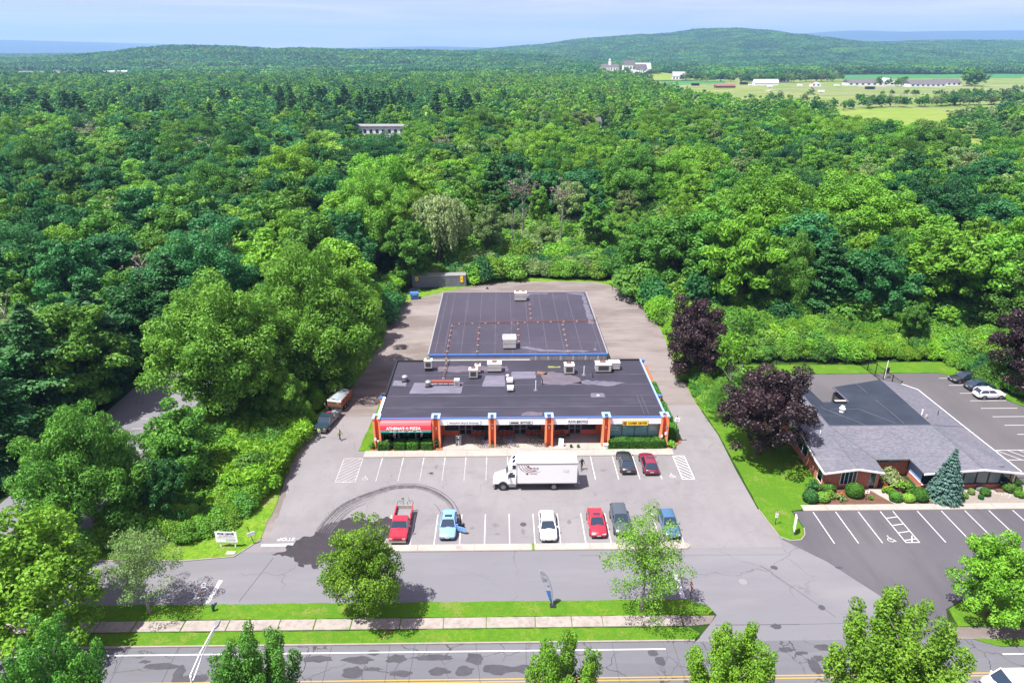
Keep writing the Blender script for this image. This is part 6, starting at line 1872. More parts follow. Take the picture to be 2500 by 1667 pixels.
def crown_broad(rng, H=1.0, rx=4.2, rz=5.5, zc=9.5, n=46, size=0.42, per=62, lobes=5, ragged=0.18, feather=False):
    """crown as clumps set over several overlapping lobes"""
    cs, rs = [], []
    lob = []
    for i in range(lobes):
        t = 2 * math.pi * (i + rng.uniform(-.3, .3)) / lobes
        q = rng.uniform(0.25, 0.55)
        lob.append((np.array([rx * q * math.cos(t), rx * q * math.sin(t), zc + rz * rng.uniform(-0.35, 0.30)]), rng.uniform(0.50, 0.68)))
    lob.append((np.array([rng.uniform(-.1, .1) * rx, rng.uniform(-.1, .1) * rx, zc + rz * 0.42]), 0.60))
    lob.append((np.array([0, 0, zc - rz * 0.38]), 0.80))
    for lc, lk in lob:
        m = n // len(lob)
        d = dirs(m, rng, -0.65)
        for dd in d:
            k = 1 + rng.normal() * ragged
            cs.append(lc + dd * np.array([rx * lk * k, rx * lk * k, rz * lk * k * 0.85]))
            rs.append(rng.uniform(0.15, 0.27) * rx)
    cs = np.array(cs)
    if feather:
        fn = lambda p, d: unit(np.stack([p[:, 0] * 0.5, p[:, 1] * 0.5, np.full(len(p), rz * 0.8)], 1))
        return puff_leaves(cs, rs, per, size * 1.3, rng, 0.95, 0.1, 0.34, -0.5, 0.6, 0.45, fn)
    return puff_leaves(cs, rs, per, size, rng)

def crown_pine(rng, h=17, r=4.2, size=0.27, z0=0.22, levels=13, asp=0.5, taper=0.75, nb=8):
    Cs, Ns, Ss, Ts, As = [], [], [], [], []
    for i in range(levels):
        f = i / (levels - 1)
        z = h * (z0 + (1 - z0) * f * 0.97)
        rr_ = r * (1 - f) ** taper * (1 + 0.25 * math.sin(i * 2.1)) + 0.4
        if f < 0.12:
            rr_ *= 0.8
        for b in range(nb):
            t = 2 * math.pi * (b + rng.uniform(-.35, .35)) / nb + i
            L = rr_ * rng.uniform(0.7, 1.15)
            k = int(16 * L * (0.42 / size) ** 1.6) + 8
            s = rng.uniform(0.2, 1, k) ** 0.7 * L
            w = rng.normal(size=k) * 0.22 * L * 0.6
            zz = z + rng.normal(size=k) * 0.18 + 0.05 * s - 0.02 * s * s
            p = np.stack([s * math.cos(t) - w * math.sin(t), s * math.sin(t) + w * math.cos(t), zz], 1)
            Cs.append(p)
            Ns.append(unit(np.array([0, 0, 1.0]) + rng.normal(size=(k, 3)) * 0.45))
            Ss.append(size * rng.uniform(.6, 1.3, k))
            Ts.append(np.clip(rng.uniform(0, 1) * .4 + rng.uniform(0, 1, k) * .6, 0, 1))
            As.append(np.tile([math.cos(t), math.sin(t), 0.2], (k, 1)))
    C, N, S, T, A = map(np.concatenate, (Cs, Ns, Ss, Ts, As))
    return leaf_arrays(C, N, S, rng, asp, A), T

def crown_spruce(rng, h=6.9, r=2.05, size=0.17):
    """tight drooping tiers"""
    Cs, Ns, Ss, Ts, As = [], [], [], [], []
    lv = 19
    for i in range(lv):
        f = i / (lv - 1)
        z = 0.35 + (h - 0.6) * f
        rr_ = r * (1 - f) ** 0.85 + 0.05
        nb = max(5, int(17 * (1 - f) + 5))
        for b in range(nb):
            t = 2 * math.pi * (b + rng.uniform(-.3, .3)) / nb + i * 0.7
            L = rr_ * rng.uniform(0.86, 1.1)
            k = int(34 * L) + 6
            s = rng.uniform(0.35, 1, k) * L
            w = rng.normal(size=k) * 0.12
            zz = z - 0.22 * (s / max(L, .1)) * L * 0.5 + rng.normal(size=k) * 0.045 + np.where(s > 0.85 * L, 0.07, 0)
            Cs.append(np.stack([s * math.cos(t) - w * math.sin(t), s * math.sin(t) + w * math.cos(t), zz], 1))
            Ns.append(unit(np.array([0.4 * math.cos(t), 0.4 * math.sin(t), 0.9]) + rng.normal(size=(k, 3)) * 0.3))
            Ss.append(size * rng.uniform(.6, 1.2, k))
            Ts.append(rng.uniform(0.1, 1, k))
            As.append(np.tile([math.cos(t), math.sin(t), -0.25], (k, 1)))
    C, N, S, T, A = map(np.concatenate, (Cs, Ns, Ss, Ts, As))
    return leaf_arrays(C, N, S, rng, 0.34, A), T

def crown_willow(rng, rx=6.2, rz=6.0, zc=13.0):
    Cs, Ns, Ss, Ts, As = [], [], [], [], []
    for i in range(260):
        d = dirs(1, rng, 0.02)[0]
        q = rng.uniform(0.45, 1.02)
        top = np.array([d[0] * rx * q, d[1] * rx * q, zc + d[2] * rz * q * 0.75])
        L = rng.uniform(2.0, 6.5) * (0.5 + 0.7 * math.hypot(d[0], d[1]))
        k = int(L * 11)
        s = rng.uniform(0, 1, k)
        out_ = np.array([d[0], d[1], 0.0])
        p = top + out_ * (np.sin(s * 1.6)[:, None] * 0.7) + np.stack([rng.normal(size=k) * .28, rng.normal(size=k) * .28, -L * s + 0.6 * np.sin(s * 3)], 1)
        Cs.append(p)
        Ns.append(unit(out_ + rng.normal(size=(k, 3)) * 0.6 + np.array([0, 0, .2])))
        Ss.append(rng.uniform(.22, .46, k))
        Ts.append(np.clip(rng.uniform(0, 1) * .5 + rng.uniform(0, .5, k), 0, 1))
        As.append(np.tile([d[0] * .2, d[1] * .2, -1.0], (k, 1)))
    C, N, S, T, A = map(np.concatenate, (Cs, Ns, Ss, Ts, As))
    return leaf_arrays(C, N, S, rng, 0.36, A), T

def crown_plumes(rng, h=13, r=3.4, n=13, size=0.085, per=900, base=2.2):
    """ascending plumes of an upright pear tree"""
    cs, rs = [], []
    for i in range(n):
        t = 2 * math.pi * i / n * 2.4
        q = 0 if i == 0 else rng.uniform(0.35, 1.0)
        tip = np.array([r * q * math.cos(t), r * q * math.sin(t), h * (1 - 0.34 * q * q) * rng.uniform(0.88, 1.0)])
        bot = np.array([tip[0] * 0.30, tip[1] * 0.30, base])
        m = 11
        for j in range(m):
            f = (j + 0.5) / m
            c = bot + (tip - bot) * f + np.array([rng.normal() * .12, rng.normal() * .12, 0])
            c[:2] *= (0.6 + 0.55 * math.sin(f * math.pi * 0.75))
            cs.append(c)
            rs.append((0.50 + 0.42 * math.sin(math.pi * min(1, f * 0.92 + 0.06))) * r * 0.215)
    fn = lambda p, d: unit(d * 0.7 + np.array([0, 0, 0.8]))
    return puff_leaves(np.array(cs), rs, per, size, rng, 1.15, 0.25, 0.6, -0.8, 0.6, 0.5, fn)

def crown_shrub(rng, r=1.6, size=0.26, n=12, per=60, h=1.5):
    cs, rs = [], []
    for i in range(n):
        d = dirs(1, rng, 0.0)[0]
        q = rng.uniform(.3, .8)
        cs.append(np.array([d[0] * r * q, d[1] * r * q, h * (0.25 + 0.55 * d[2] * rng.uniform(.6, 1.2))]))
        rs.append(rng.uniform(.3, .5) * r)
    return puff_leaves(np.array(cs), rs, per, size, rng, 0.85, 0.4, 0.6, -0.4)

def crown_weed(rng, r=1.3, h=1.5, n=1300):
    t = rng.uniform(0, 2 * math.pi, n)
    q = np.sqrt(rng.uniform(0, 1, n)) * r
    z = rng.uniform(0.1, 1, n) * h
    C = np.stack([q * np.cos(t), q * np.sin(t), z], 1)
    N = unit(dirs(n, rng, 0.0) + np.array([0, 0, .25]))
    A = unit(np.stack([np.cos(t) * .35, np.sin(t) * .35, np.ones(n)], 1))
    return leaf_arrays(C, N, rng.uniform(.09, .22, n), rng, 0.3, A), rng.uniform(0, 1, n)

def crown_clipped(rng, rx, ry, rz, n, size=0.10, box=False):
    if box:
        m = n
        f = rng.integers(0, 5, m)
        u, v = rng.uniform(-1, 1, m), rng.uniform(-1, 1, m)
        C = np.zeros((m, 3)); N = np.zeros((m, 3))
        for k, (ax, sg) in enumerate(((0, 1), (0, -1), (1, 1), (1, -1), (2, 1))):
            s = f == k
            C[s, ax] = sg; N[s, ax] = sg
            o = [a for a in (0, 1, 2) if a != ax]
            C[s, o[0]] = u[s]; C[s, o[1]] = v[s]
        # round the shoulders a little
        C *= np.where(np.sort(np.abs(C), 1)[:, 1:2] > 0.86, 0.965, 1.0)
        C = C * np.array([rx, ry, rz * 0.5]) + np.array([0, 0, rz * 0.5]) + rng.normal(size=(m, 3)) * 0.035
        N = unit(N + rng.normal(size=(m, 3)) * 0.45)
    else:
        d = dirs(n, rng, -0.75)
        C = d * np.array([rx, ry, rz * 0.56]) * rng.uniform(.93, 1.03, n)[:, None] + np.array([0, 0, rz * 0.46])
        N = unit(d + rng.normal(size=(n, 3)) * 0.45)
    T = 0.5 + 0.25 * np.sin(C[:, 0] * 2.3 + 1) * np.cos(C[:, 1] * 2.7) + rng.uniform(-.3, .3, n)
    return leaf_arrays(C, N, size * rng.uniform(.6, 1.3, n), rng, 0.65), T

def trunk_mesh(name, rng, h=11, r=0.26, limbs=6, spread=3.0, lean=0.02, mat='bark', zlimb=0.42, tipz=1.0, n=7):
    mbx = MB()
    p = Vector((0, 0, -0.15))
    pts = [p]
    for i in range(1, 6):
        pts.append(Vector((rng.normal() * lean * i, rng.normal() * lean * i, h * i / 5)))
    for i, (a, b) in enumerate(zip(pts, pts[1:])):
        mbx.tube(a, b, r * (1.15 - 0.19 * i) * (1.25 if i == 0 else 1), r * (1.15 - 0.19 * (i + 1)), n, 0, False)
    for i in range(limbs):
        f = rng.uniform(zlimb, 0.85)
        q = f * 5
        a = pts[int(q)].lerp(pts[min(5, int(q) + 1)], q - int(q))
        t = 2 * math.pi * (i + rng.uniform(-.3, .3)) / limbs
        L = spread * rng.uniform(.6, 1.0)
        m_ = a + Vector((L * .45 * math.cos(t), L * .45 * math.sin(t), L * .45 * tipz))
        e = a + Vector((L * math.cos(t + .2), L * math.sin(t + .2), L * .9 * tipz))
        mbx.tube(a, m_, r * .42, r * .28, 5, 0, False)
        mbx.tube(m_, e, r * .28, r * .08, 4, 0, False)
    me = bpy.data.meshes.new(name)
    me.from_pydata(mbx.v, [], mbx.f)
    me.materials.append(M[mat])
    me.polygons.foreach_set('use_smooth', [True] * len(me.polygons))
    return me

PROTO = {}
def proto(key, parts, tm, leafmat, H):
    me = leaf_mesh('crown', parts if isinstance(parts, list) else [parts])
    me.materials.append(M[leafmat])
    PROTO[key] = (me, tm, H)

g = lambda s: np.random.default_rng(s)
for i in range(4):
    r_ = g(100 + i)
    proto(f'broad{i}', crown_broad(r_, rx=4.4 + .3 * i, rz=6.4 + .4 * (i % 2), zc=8.2, n=96, size=.235, per=165, lobes=5 + i % 3), trunk_mesh('trunk', r_, 11.5), 'leaf_mid', 15)
for i in range(2):
    r_ = g(120 + i)
    proto(f'feather{i}', crown_broad(r_, rx=4.3, rz=6.6, zc=8.2, n=96, size=.25, per=165, lobes=6, ragged=.22, feather=True), trunk_mesh('trunk', r_, 11.5), 'leaf_mid', 15)
for i in range(2):
    r_ = g(130 + i)
    proto(f'tall{i}', crown_broad(r_, rx=3.0, rz=7.4, zc=8.4, n=84, size=.235, per=270, lobes=6, ragged=.25), trunk_mesh('trunk', r_, 13, .22, 7, 1.8), 'leaf_mid', 16)
for i in range(2):
    r_ = g(140 + i)
    proto(f'pine{i}', crown_pine(r_, 17, 4.2 - .5 * i), trunk_mesh('trunk', r_, 16, .24, 0), 'leaf_pine', 17)
r_ = g(150)
proto('sparse0', crown_broad(r_, rx=4.0, rz=5.0, zc=9.6, n=46, size=.30, per=40, lobes=5, ragged=.3), trunk_mesh('trunk', r_, 12, .2, 14, 4.0, .06, 'barkpale', .3), 'leaf_olive', 15)
r_ = g(151)
proto('dead0', crown_broad(r_, rx=2.8, rz=3.2, zc=11.6, n=30, size=.20, per=40, lobes=4, ragged=.3), trunk_mesh('trunk', r_, 15, .2, 16, 2.6, .12, 'barkpale', .35, 1.1), 'leaf_grey', 15)
r_ = g(152)
proto('willow0', crown_willow(r_), trunk_mesh('trunk', r_, 14, .5, 9, 5, .1), 'leaf_willow', 18)
# finer crowns for the trees nearest to the camera
r_ = g(160)
proto('fine0', crown_broad(r_, rx=3.7, rz=6.0, zc=6.0, n=170, size=.115, per=270, lobes=8, ragged=.13), trunk_mesh('trunk', r_, 10, .16, 12, 2.8, .03), 'leaf_mid', 12)
r_ = g(161)
proto('fine1', crown_broad(r_, rx=3.9, rz=5.5, zc=6.5, n=130, size=.10, per=150, lobes=7, ragged=.36), trunk_mesh('trunk', r_, 10, .15, 16, 3.2, .03, 'barkpale'), 'leaf_yellow', 12)
r_ = g(162)
proto('fine2', crown_broad(r_, rx=4.3, rz=5.8, zc=6.6, n=126, size=.145, per=290, lobes=7, ragged=.24), trunk_mesh('trunk', r_, 10, .2, 9, 3.0, .03), 'leaf_bright', 12.5)
r_ = g(163)
proto('big0', crown_broad(r_, rx=7.4, rz=10.6, zc=11.2, n=260, size=.20, per=135, lobes=9, ragged=.24), trunk_mesh('trunk', r_, 17, .5, 12, 6.0), 'leaf_bright', 22)
r_ = g(164)
proto('big1', crown_broad(r_, rx=7.6, rz=10.2, zc=11.4, n=260, size=.20, per=135, lobes=9, ragged=.27, feather=True), trunk_mesh('trunk', r_, 17, .5, 12, 6.0), 'leaf_mid', 22)
for i in range(2):
    r_ = g(170 + i)
    proto(f'pear{i}', crown_plumes(r_, 13, 3.3, 17 + 4 * i), trunk_mesh('trunk', r_, 11, .18, 16, 1.1, .03, 'barkpale', .2, 2.6), 'leaf_bright', 13)
r_ = g(173)
proto('maple_purple', crown_broad(r_, rx=5.0, rz=6.2, zc=7.6, n=140, size=.16, per=230, lobes=7, ragged=.27), trunk_mesh('trunk', r_, 11, .24, 9, 3.5), 'leaf_purple', 13.8)
for i in range(3):
    r_ = g(180 + i)
    proto(f'shrub{i}', crown_shrub(r_, 3.0, .19, 30, 130, 4.3), trunk_mesh('stem', r_, 2.4, .06, 5, 1.2), 'leaf_bright', 4.8)
r_ = g(184)
proto('weed0', crown_weed(r_), None, 'leaf_weed', 1.6)

def plant_tree(name, key, x, y, h, label, group=None, mat=None, rot=None, wid=1.0, cat='tree', z=0.0, crown='crown', trunk='trunk', barkmat=None):
    cm, tm, H = PROTO[key]
    k = h / H
    root = thing(name, label, cat, (x, y, z), rnd.uniform(0, 6.28) if rot is None else rot, group)
    root.scale = (k * wid, k * wid, k)
    if tm is not None:
        t = link(trunk, tm, root)
        if barkmat:
            t.material_slots[0].link = 'OBJECT'
            t.material_slots[0].material = M[barkmat]
    c = link(crown, cm, root)
    if mat and mat != cm.materials[0].name:
        c.material_slots[0].link = 'OBJECT'
        c.material_slots[0].material = M[mat]
    return root

# --- trees one can single out, west to east and near to far
KEY = [
 # name, proto, x, y, h, width, leaf, label
 ('street_tree', 'fine1', -33.5, 51.6, 9.4, .98, 'leaf_olive', 'sparse olive street tree on the verge west of the left stop bar'),
 ('street_tree', 'fine0', -12.75, 50.9, 11.3, .95, 'leaf_bright', 'dense green street tree in front of the red pickup'),
 ('street_tree', 'fine1', 13.1, 51.2, 11.2, .96, 'leaf_yellow', 'airy yellow-green street tree in front of the dark suv'),
 ('maple_tree', 'fine2', -41.6, 49.0, 13.2, 1.18, 'leaf_bright', 'full bright green maple at the left end of the verge'),
 ('maple_tree', 'fine2', 45.4, 49.9, 9.2, 1.02, 'leaf_bright', 'round green maple on the grass island by the office entrance'),
 ('maple_tree', 'fine2', 53.2, 49.6, 8.6, .9, 'leaf_bright', 'green maple tree cut by the right edge beside the grass island'),
 ('pear_tree', 'pear0', -31.6, 36.6, 14.6, .88, 'leaf_mid', 'dark green upright pear tree in the lower left corner'),
 ('pear_tree', 'pear1', -17.7, 36.9, 13.3, .95, 'leaf_mid', 'upright pear tree just right of the street lamp'),
 ('pear_tree', 'pear0', 4.3, 36.8, 12.5, .95, 'leaf_bright', 'upright pear tree by the road below the feather flag'),
 ('pear_tree', 'pear1', 16.4, 36.9, 13.2, .95, 'leaf_bright', 'upright pear tree below the right stop bar'),
 ('pear_tree', 'pear1', 28.4, 37.0, 15.2, 1.18, 'leaf_bright', 'large broad pear tree at the lower right by the white van'),
 ('pear_tree', 'pear0', 42.2, 36.2, 9.5, .9, 'leaf_bright', 'small pear tree at the right edge in front of the white van'),
 ('shade_tree', 'big0', -39.0, 88.0, 21.0, 1.04, 'leaf_key', 'huge light green tree between the two parking lots'),
 ('shade_tree', 'big1', -28.8, 101.5, 22.5, 1.06, 'leaf_key', 'huge feathery tree overhanging the drive behind the dump trailer'),
 ('shade_tree', 'broad1', -36.5, 97.2, 15.5, .95, 'leaf_mid', 'mid green tree tucked between the two huge drive trees'),
 ('young_tree', 'fine2', -30.2, 87.4, 9.0, .90, 'leaf_key', 'small yellow-green tree directly behind the parked work truck'),
 ('maple_tree', 'big1', -45.0, 64.2, 15.4, .98, 'leaf_mid', 'broad green tree filling the corner between shaded lot and for lease sign'),
 ('maple_tree', 'broad2', -38.5, 72.5, 11.5, 1.05, 'leaf_mid', 'green tree on the bank halfway up the drive'),
 ('maple_tree', 'broad0', -37.2, 65.2, 9.0, .8, 'leaf_deep', 'dark tree behind the for lease sign'),
 ('pine_tree', 'pine0', -62.5, 76.5, 17, 1.2, 'leaf_pine', 'dark layered pine nearest the shaded lot'),
 ('pine_tree', 'pine1', -62.8, 86.5, 19, 1.3, 'leaf_pine', 'tall dark pine left of the shaded lot, behind the nearest pine'),
 ('pine_tree', 'pine0', -61.5, 97.5, 18, 1.25, 'leaf_pine', 'dark pine at the far corner of the shaded lot'),
 ('pine_tree', 'pine1', -56.5, 114, 18, 1.3, 'leaf_pine', 'dark pine closing the far end of the shaded lot'),
 ('round_tree', 'fine2', -90.5, 142.0, 17, 1.0, 'leaf_bright', 'bright domed tree standing above the left woods'),
 ('grey_tree', 'sparse0', -58.0, 134.0, 18, 1.3, 'leaf_olive', 'pale olive tree with white limbs in the left woods'),
 ('grey_tree', 'sparse0', -49.0, 136.0, 17, 1.2, 'leaf_bright', 'light green tree with white limbs right of the pale olive one'),
 ('spire_tree', 'tall0', -80.0, 166.0, 17, .9, 'leaf_yellow', 'narrow bright tree poking out of the dark left woods'),
 ('oak_tree', 'big0', -29.2, 159.0, 25, .76, 'leaf_yellow', 'tall yellow-green oak left of the willow'),
 ('oak_tree', 'broad3', -37.5, 160.0, 20, 1.0, 'leaf_bright', 'bright oak directly left of the tallest yellow-green oak'),
 ('vine_tree', 'tall1', -23.6, 157.0, 19.5, .9, 'leaf_bright', 'narrow vine-hung tree between tall oak and willow'),
 ('willow_tree', 'willow0', -14.8, 161.5, 19.8, 1.02, 'leaf_willow', 'pale weeping willow behind the container'),
 ('ash_tree', 'broad1', -3.6, 168.0, 15.0, .80, 'leaf_olive', 'round olive tree on a bare stem right of the willow'),
 ('thicket_tree', 'tall0', -1.0, 188.0, 17.0, 1.0, 'leaf_mid', 'slim green tree behind the round olive tree'),
 ('thicket_tree', 'tall1', 10.2, 192.0, 16.5, .9, 'leaf_bright', 'slim bright tree between the two pale dying trees'),
 ('thicket_tree', 'feather0', -8.5, 192.0, 16.0, 1.0, 'leaf_bright', 'feathery bright tree behind the willow right side'),
 ('thicket_tree', 'feather1', 11.0, 174.0, 9.5, 1.0, 'leaf_olive', 'low olive tree in the scrub behind the yard'),
 ('thicket_tree', 'broad1', 20.0, 200.0, 15.0, 1.0, 'leaf_olive', 'olive round tree behind the dark vine-clad tree'),
 ('thicket_tree', 'broad2', 33.5, 184.0, 11.0, 1.1, 'leaf_yellow', 'yellow-green low tree right of the vine-clad tree'),
 ('thicket_tree', 'sparse0', 36.5, 204.0, 13.0, 1.1, 'leaf_olive', 'thin grey-limbed tree at the back of the thicket'),
 ('thicket_tree', 'feather0', 52.0, 200.0, 12.5, 1.1, 'leaf_bright', 'feathery tree at the right of the thicket'),
 ('dead_tree', 'dead0', 5.6, 181.0, 22.0, 1.0, 'leaf_grey', 'greyish dying tree with pale forked trunks'),
 ('dead_tree', 'dead0', 15.8, 180.0, 20.0, .8, 'leaf_grey', 'second pale dying tree, nearer the dark vine-clad tree'),
 ('dead_tree', 'dead0', 2.6, 172.0, 14.0, .9, 'leaf_willow', 'short yellowish dying tree beside the pale forked trunks'),
 ('ivy_tree', 'tall0', 23.8, 171.0, 18.5, 1.25, 'leaf_mid', 'dark vine-clad tree behind the right corner of the rear yard'),
 ('ash_tree', 'broad3', 31.6, 149.5, 15.3, .98, 'leaf_mid', 'green tree leaning over the right rear corner of the yard'),
 ('young_tree', 'tall1', 38.2, 132.0, 9.5, .9, 'leaf_blue', 'slim blue-green young tree right of the yard curve'),
 ('birch_tree', 'tall0', 44.0, 176.0, 13.5, 1.0, 'leaf_yellow', 'yellow-green leaning tree in the thicket'),
 ('oak_tree', 'fine2', 66.0, 228.0, 22, .9, 'leaf_bright', 'bright round oak rising above the thicket'),
 ('maple_tree', 'big1', 56.5, 131.0, 17.0, .86, 'leaf_mid', 'broad feathery maple behind the right thicket'),
 ('maple_tree', 'broad2', 66.5, 133.0, 15.5, 1.0, 'leaf_mid', 'feathery maple right of the broad one'),
 ('maple_tree', 'big0', 77.0, 130.5, 16.5, .98, 'leaf_mid', 'widest green maple behind the black car'),
 ('maple_tree', 'broad0', 72.5, 113.5, 9.5, .9, 'leaf_mid', 'low dense maple overhanging the back lot grass'),
 ('copper_maple', 'maple_purple', 30.9, 101.5, 13.6, .92, None, 'slender purple copper maple beside the rear drive'),
 ('copper_maple', 'maple_purple', 33.6, 78.6, 12.9, 1.12, None, 'large purple copper maple on the lawn by the office'),
 ('copper_maple', 'maple_purple', 80.8, 96.0, 13.4, 1.0, None, 'purple copper maple cut by the right edge above the parked cars'),
 ('birch_tree', 'sparse0', 35.0, 95.5, 11.5, .95, 'leaf_bright', 'green tree with white branches between the two near copper maples'),
 ('birch_tree', 'sparse0', 38.6, 101.5, 12.5, .95, 'leaf_mid', 'pale-limbed tree behind the large copper maple'),
 ('birch_tree', 'fine1', 30.6, 87.8, 6.5, .75, 'leaf_mid', 'low leafy tree at the drive edge between the copper maples'),
]
n_key = 0
for nm, key, x, y, h, w, lf, lab in KEY:
    grp = {'street_tree': 'street trees on the verge', 'pear_tree': 'upright pear trees along the near roadside', 'copper_maple': 'purple copper maples', 'pine_tree': 'dark pines by the shaded lot',
           'dead_tree': 'pale dying trees behind the yard'}.get(nm)
    plant_tree(nm, key, x, y, h, lab, grp, lf, None, w)
    n_key += 1

# --- the woods: where trees may stand
CLEAR = [[(186, 1370), (372, 1370), (385, 1760), (180, 1780)], YARD, LOT, SERVICE, NEWLOT, BACKLOT, LAWN, FIELD,
         [(264, 619), (300, 667), (353, 693), (415, 692), (380, 560), (300, 420), (232, 290), (192, 300), (200, 420)], GREENF,
         [(-61, 40), (-61, 112), (-47, 118), (-24, 112), (-20, 153), (30, 158), (33, 120), (34, 104), (120, 109), (120, 20), (-61, 20)],
         [(120, 20), (120, 100), (300, 100), (300, 20)],
         [(30, 104), (30, 150), (52, 126), (90, 120), (96, 104)],
         [(-11, 154), (28, 152), (50, 158), (66, 205), (54, 214), (34, 208), (-10, 204)],
         [(-31, 138), (-21, 138), (-21, 156.5), (-26, 156.5), (-31, 146)],
         [(-70, 330), (-41, 330), (-52, 455), (-94, 455)], [(50, 372), (72, 372), (74, 500), (48, 500)], [(38, 360), (56, 360), (58, 404), (40, 404)],
         [(-104, 172), (-112, 172), (-140, 205), (-118, 205)],
         [(-1260, 1900), (-790, 1900), (-750, 1500), (-680, 1410), (-1030, 1410), (-1190, 1660)],
         [(-80, 60), (-59, 60), (-59, 40), (-80, 40)]]
def clear(px, py):
    m = np.zeros(np.shape(px), bool)
    for p in CLEAR:
        m |= inside(px, py, p)
    return m

def jitter_grid(x0, x1, y0, y1, s, rng):
    X, Y = np.meshgrid(np.arange(x0, x1, s), np.arange(y0, y1, s * 0.87))
    X = X + (np.arange(Y.shape[0]) % 2)[:, None] * s * 0.5
    X = (X + rng.uniform(-.32, .32, X.shape) * s).ravel()
    Y = (Y + rng.uniform(-.32, .32, Y.shape) * s).ravel()
    return X, Y

def in_view(X, Y, m=14, h=0):
    yc = Y
    lim = 0.775 * yc * 0.98 + m
    return np.abs(X - 0.015 * Y) < lim

rng = g(77)
X, Y = jitter_grid(-330, 330, 44, 420, 9.6, rng)
ok = in_view(X, Y) & ~clear(X, Y)
X, Y = X[ok], Y[ok]
kx = np.array([k[2] for k in KEY]); ky = np.array([k[3] for k in KEY]); kw = np.array([(6.4 if 'big' in k[1] else 4.4) for k in KEY])
dd = np.hypot(X[:, None] - kx, Y[:, None] - ky)
ok = (dd > kw).all(1)
X, Y = X[ok], Y[ok]
o = np.argsort(np.hypot(X, Y))
X, Y = X[o], Y[o]

def patchnoise(x, y, s, ph):
    return 0.5 + 0.25 * (np.sin(x / s + ph) * np.cos(y / s * 1.3 - ph) + np.sin((x + y) / s * 0.7 + 2 * ph))

def species(x, y, r1, r2):
    """kind of tree, leaf colour and height at a spot in the woods"""
    d = math.hypot(x, y)
    side = x / max(d, 1)
    q = patchnoise(x, y, 23.0, 0.7)
    east = 1 / (1 + math.exp(-(x + 25 + 0.05 * y) / 26))
    pine = (0.13 * (1 - east) * (q > 0.5) * (1 if y < 500 else .12)) + 0.40 * max(0, 1 - abs(side + .2) / .22) * max(0, 1 - abs(y - 520) / 140) * (1.0 if q > .45 else .3) + 0.008
    hh = 11.0 + 4.5 * patchnoise(x, y, 31, 2.1) + 6.5 * ((r1 * 31.7) % 1)
    if r1 < pine:
        return ('pine0', 'pine1')[r2 > .5], 'leaf_pine', hh * (1.12 if y < 650 else .95)
    c = r2
    if east < 0.5:
        mat = 'leaf_deep' if c < .20 else 'leaf_blue' if c < .46 else 'leaf_mid' if c < .76 else 'leaf_bright' if c < .93 else 'leaf_yellow'
    else:
        mat = 'leaf_deep' if c < .06 else 'leaf_blue' if c < .15 else 'leaf_mid' if c < .48 else 'leaf_bright' if c < .90 else 'leaf_yellow' if c < .95 else 'leaf_olive'
    k = r1 * 7.7 % 1
    if k < .06 and d < 420 and x < 30:
        return 'dead0', 'leaf_grey' if k < .02 else 'leaf_olive', hh * 1.05
    if k > .93 and d < 420:
        return 'big%d' % (k > .965), ('leaf_bright' if mat in ('leaf_olive', 'leaf_yellow') else mat), hh * 1.22
    key = 'broad0' if k < .16 else 'broad1' if k < .32 else 'broad2' if k < .46 else 'broad3' if k < .60 else 'feather0' if k < .74 else 'feather1' if k < .86 else 'tall0' if k < .92 else 'tall1' if k < .97 else 'sparse0'
    if key == 'sparse0' and mat in ('leaf_deep', 'leaf_mid'):
        mat = 'leaf_olive'
    return key, mat, hh

N_SINGLE = 290 - n_key
words_mat = {'leaf_pine': 'blackish green', 'leaf_deep': 'dark green', 'leaf_blue': 'blue-green', 'leaf_mid': 'mid green', 'leaf_bright': 'bright green', 'leaf_yellow': 'yellow-green', 'leaf_olive': 'olive', 'leaf_grey': 'greyish'}
words_key = {'broad': ('round', 'maple_tree'), 'feath': ('feathery', 'maple_tree'), 'tall0': ('narrow', 'birch_tree'), 'tall1': ('narrow', 'birch_tree'), 'pine0': ('layered', 'pine_tree'), 'pine1': ('layered', 'pine_tree'), 'spars': ('thin pale-limbed', 'birch_tree'), 'dead0': ('ragged', 'ragged_tree'), 'big0': ('big domed', 'oak_tree'), 'big1': ('big domed', 'oak_tree')}
def zone(x, y):
    s = x / y
    if x < -58 and y < 112:
        return 'left of the shaded lot', 'A'
    if s < -0.42:
        return 'in the left woods', 'B'
    if s < -0.14:
        return 'left of the willow', 'C'
    if s < 0.20:
        return 'behind the rear yard', 'D'
    if s < 0.45:
        return 'behind the thicket', 'E'
    return 'in the right woods', 'F'
ordn = ['', 'first', 'second', 'third', 'fourth', 'fifth', 'sixth', 'seventh', 'eighth', 'ninth', 'tenth', 'eleventh', 'twelfth', 'thirteenth', 'fourteenth', 'fifteenth', 'sixteenth', 'seventeenth', 'eighteenth', 'nineteenth', 'twentieth']
single = []
r1s, r2s = rng.uniform(0, 1, len(X)), rng.uniform(0, 1, len(X))
for i in range(min(N_SINGLE, len(X))):
    key, mat, hh = species(X[i], Y[i], r1s[i], r2s[i])
    single.append([X[i], Y[i], key, mat, hh])
byzone = {}
for t in single:
    z_, c_ = zone(t[0], t[1])
    byzone.setdefault((z_, c_), []).append(t)
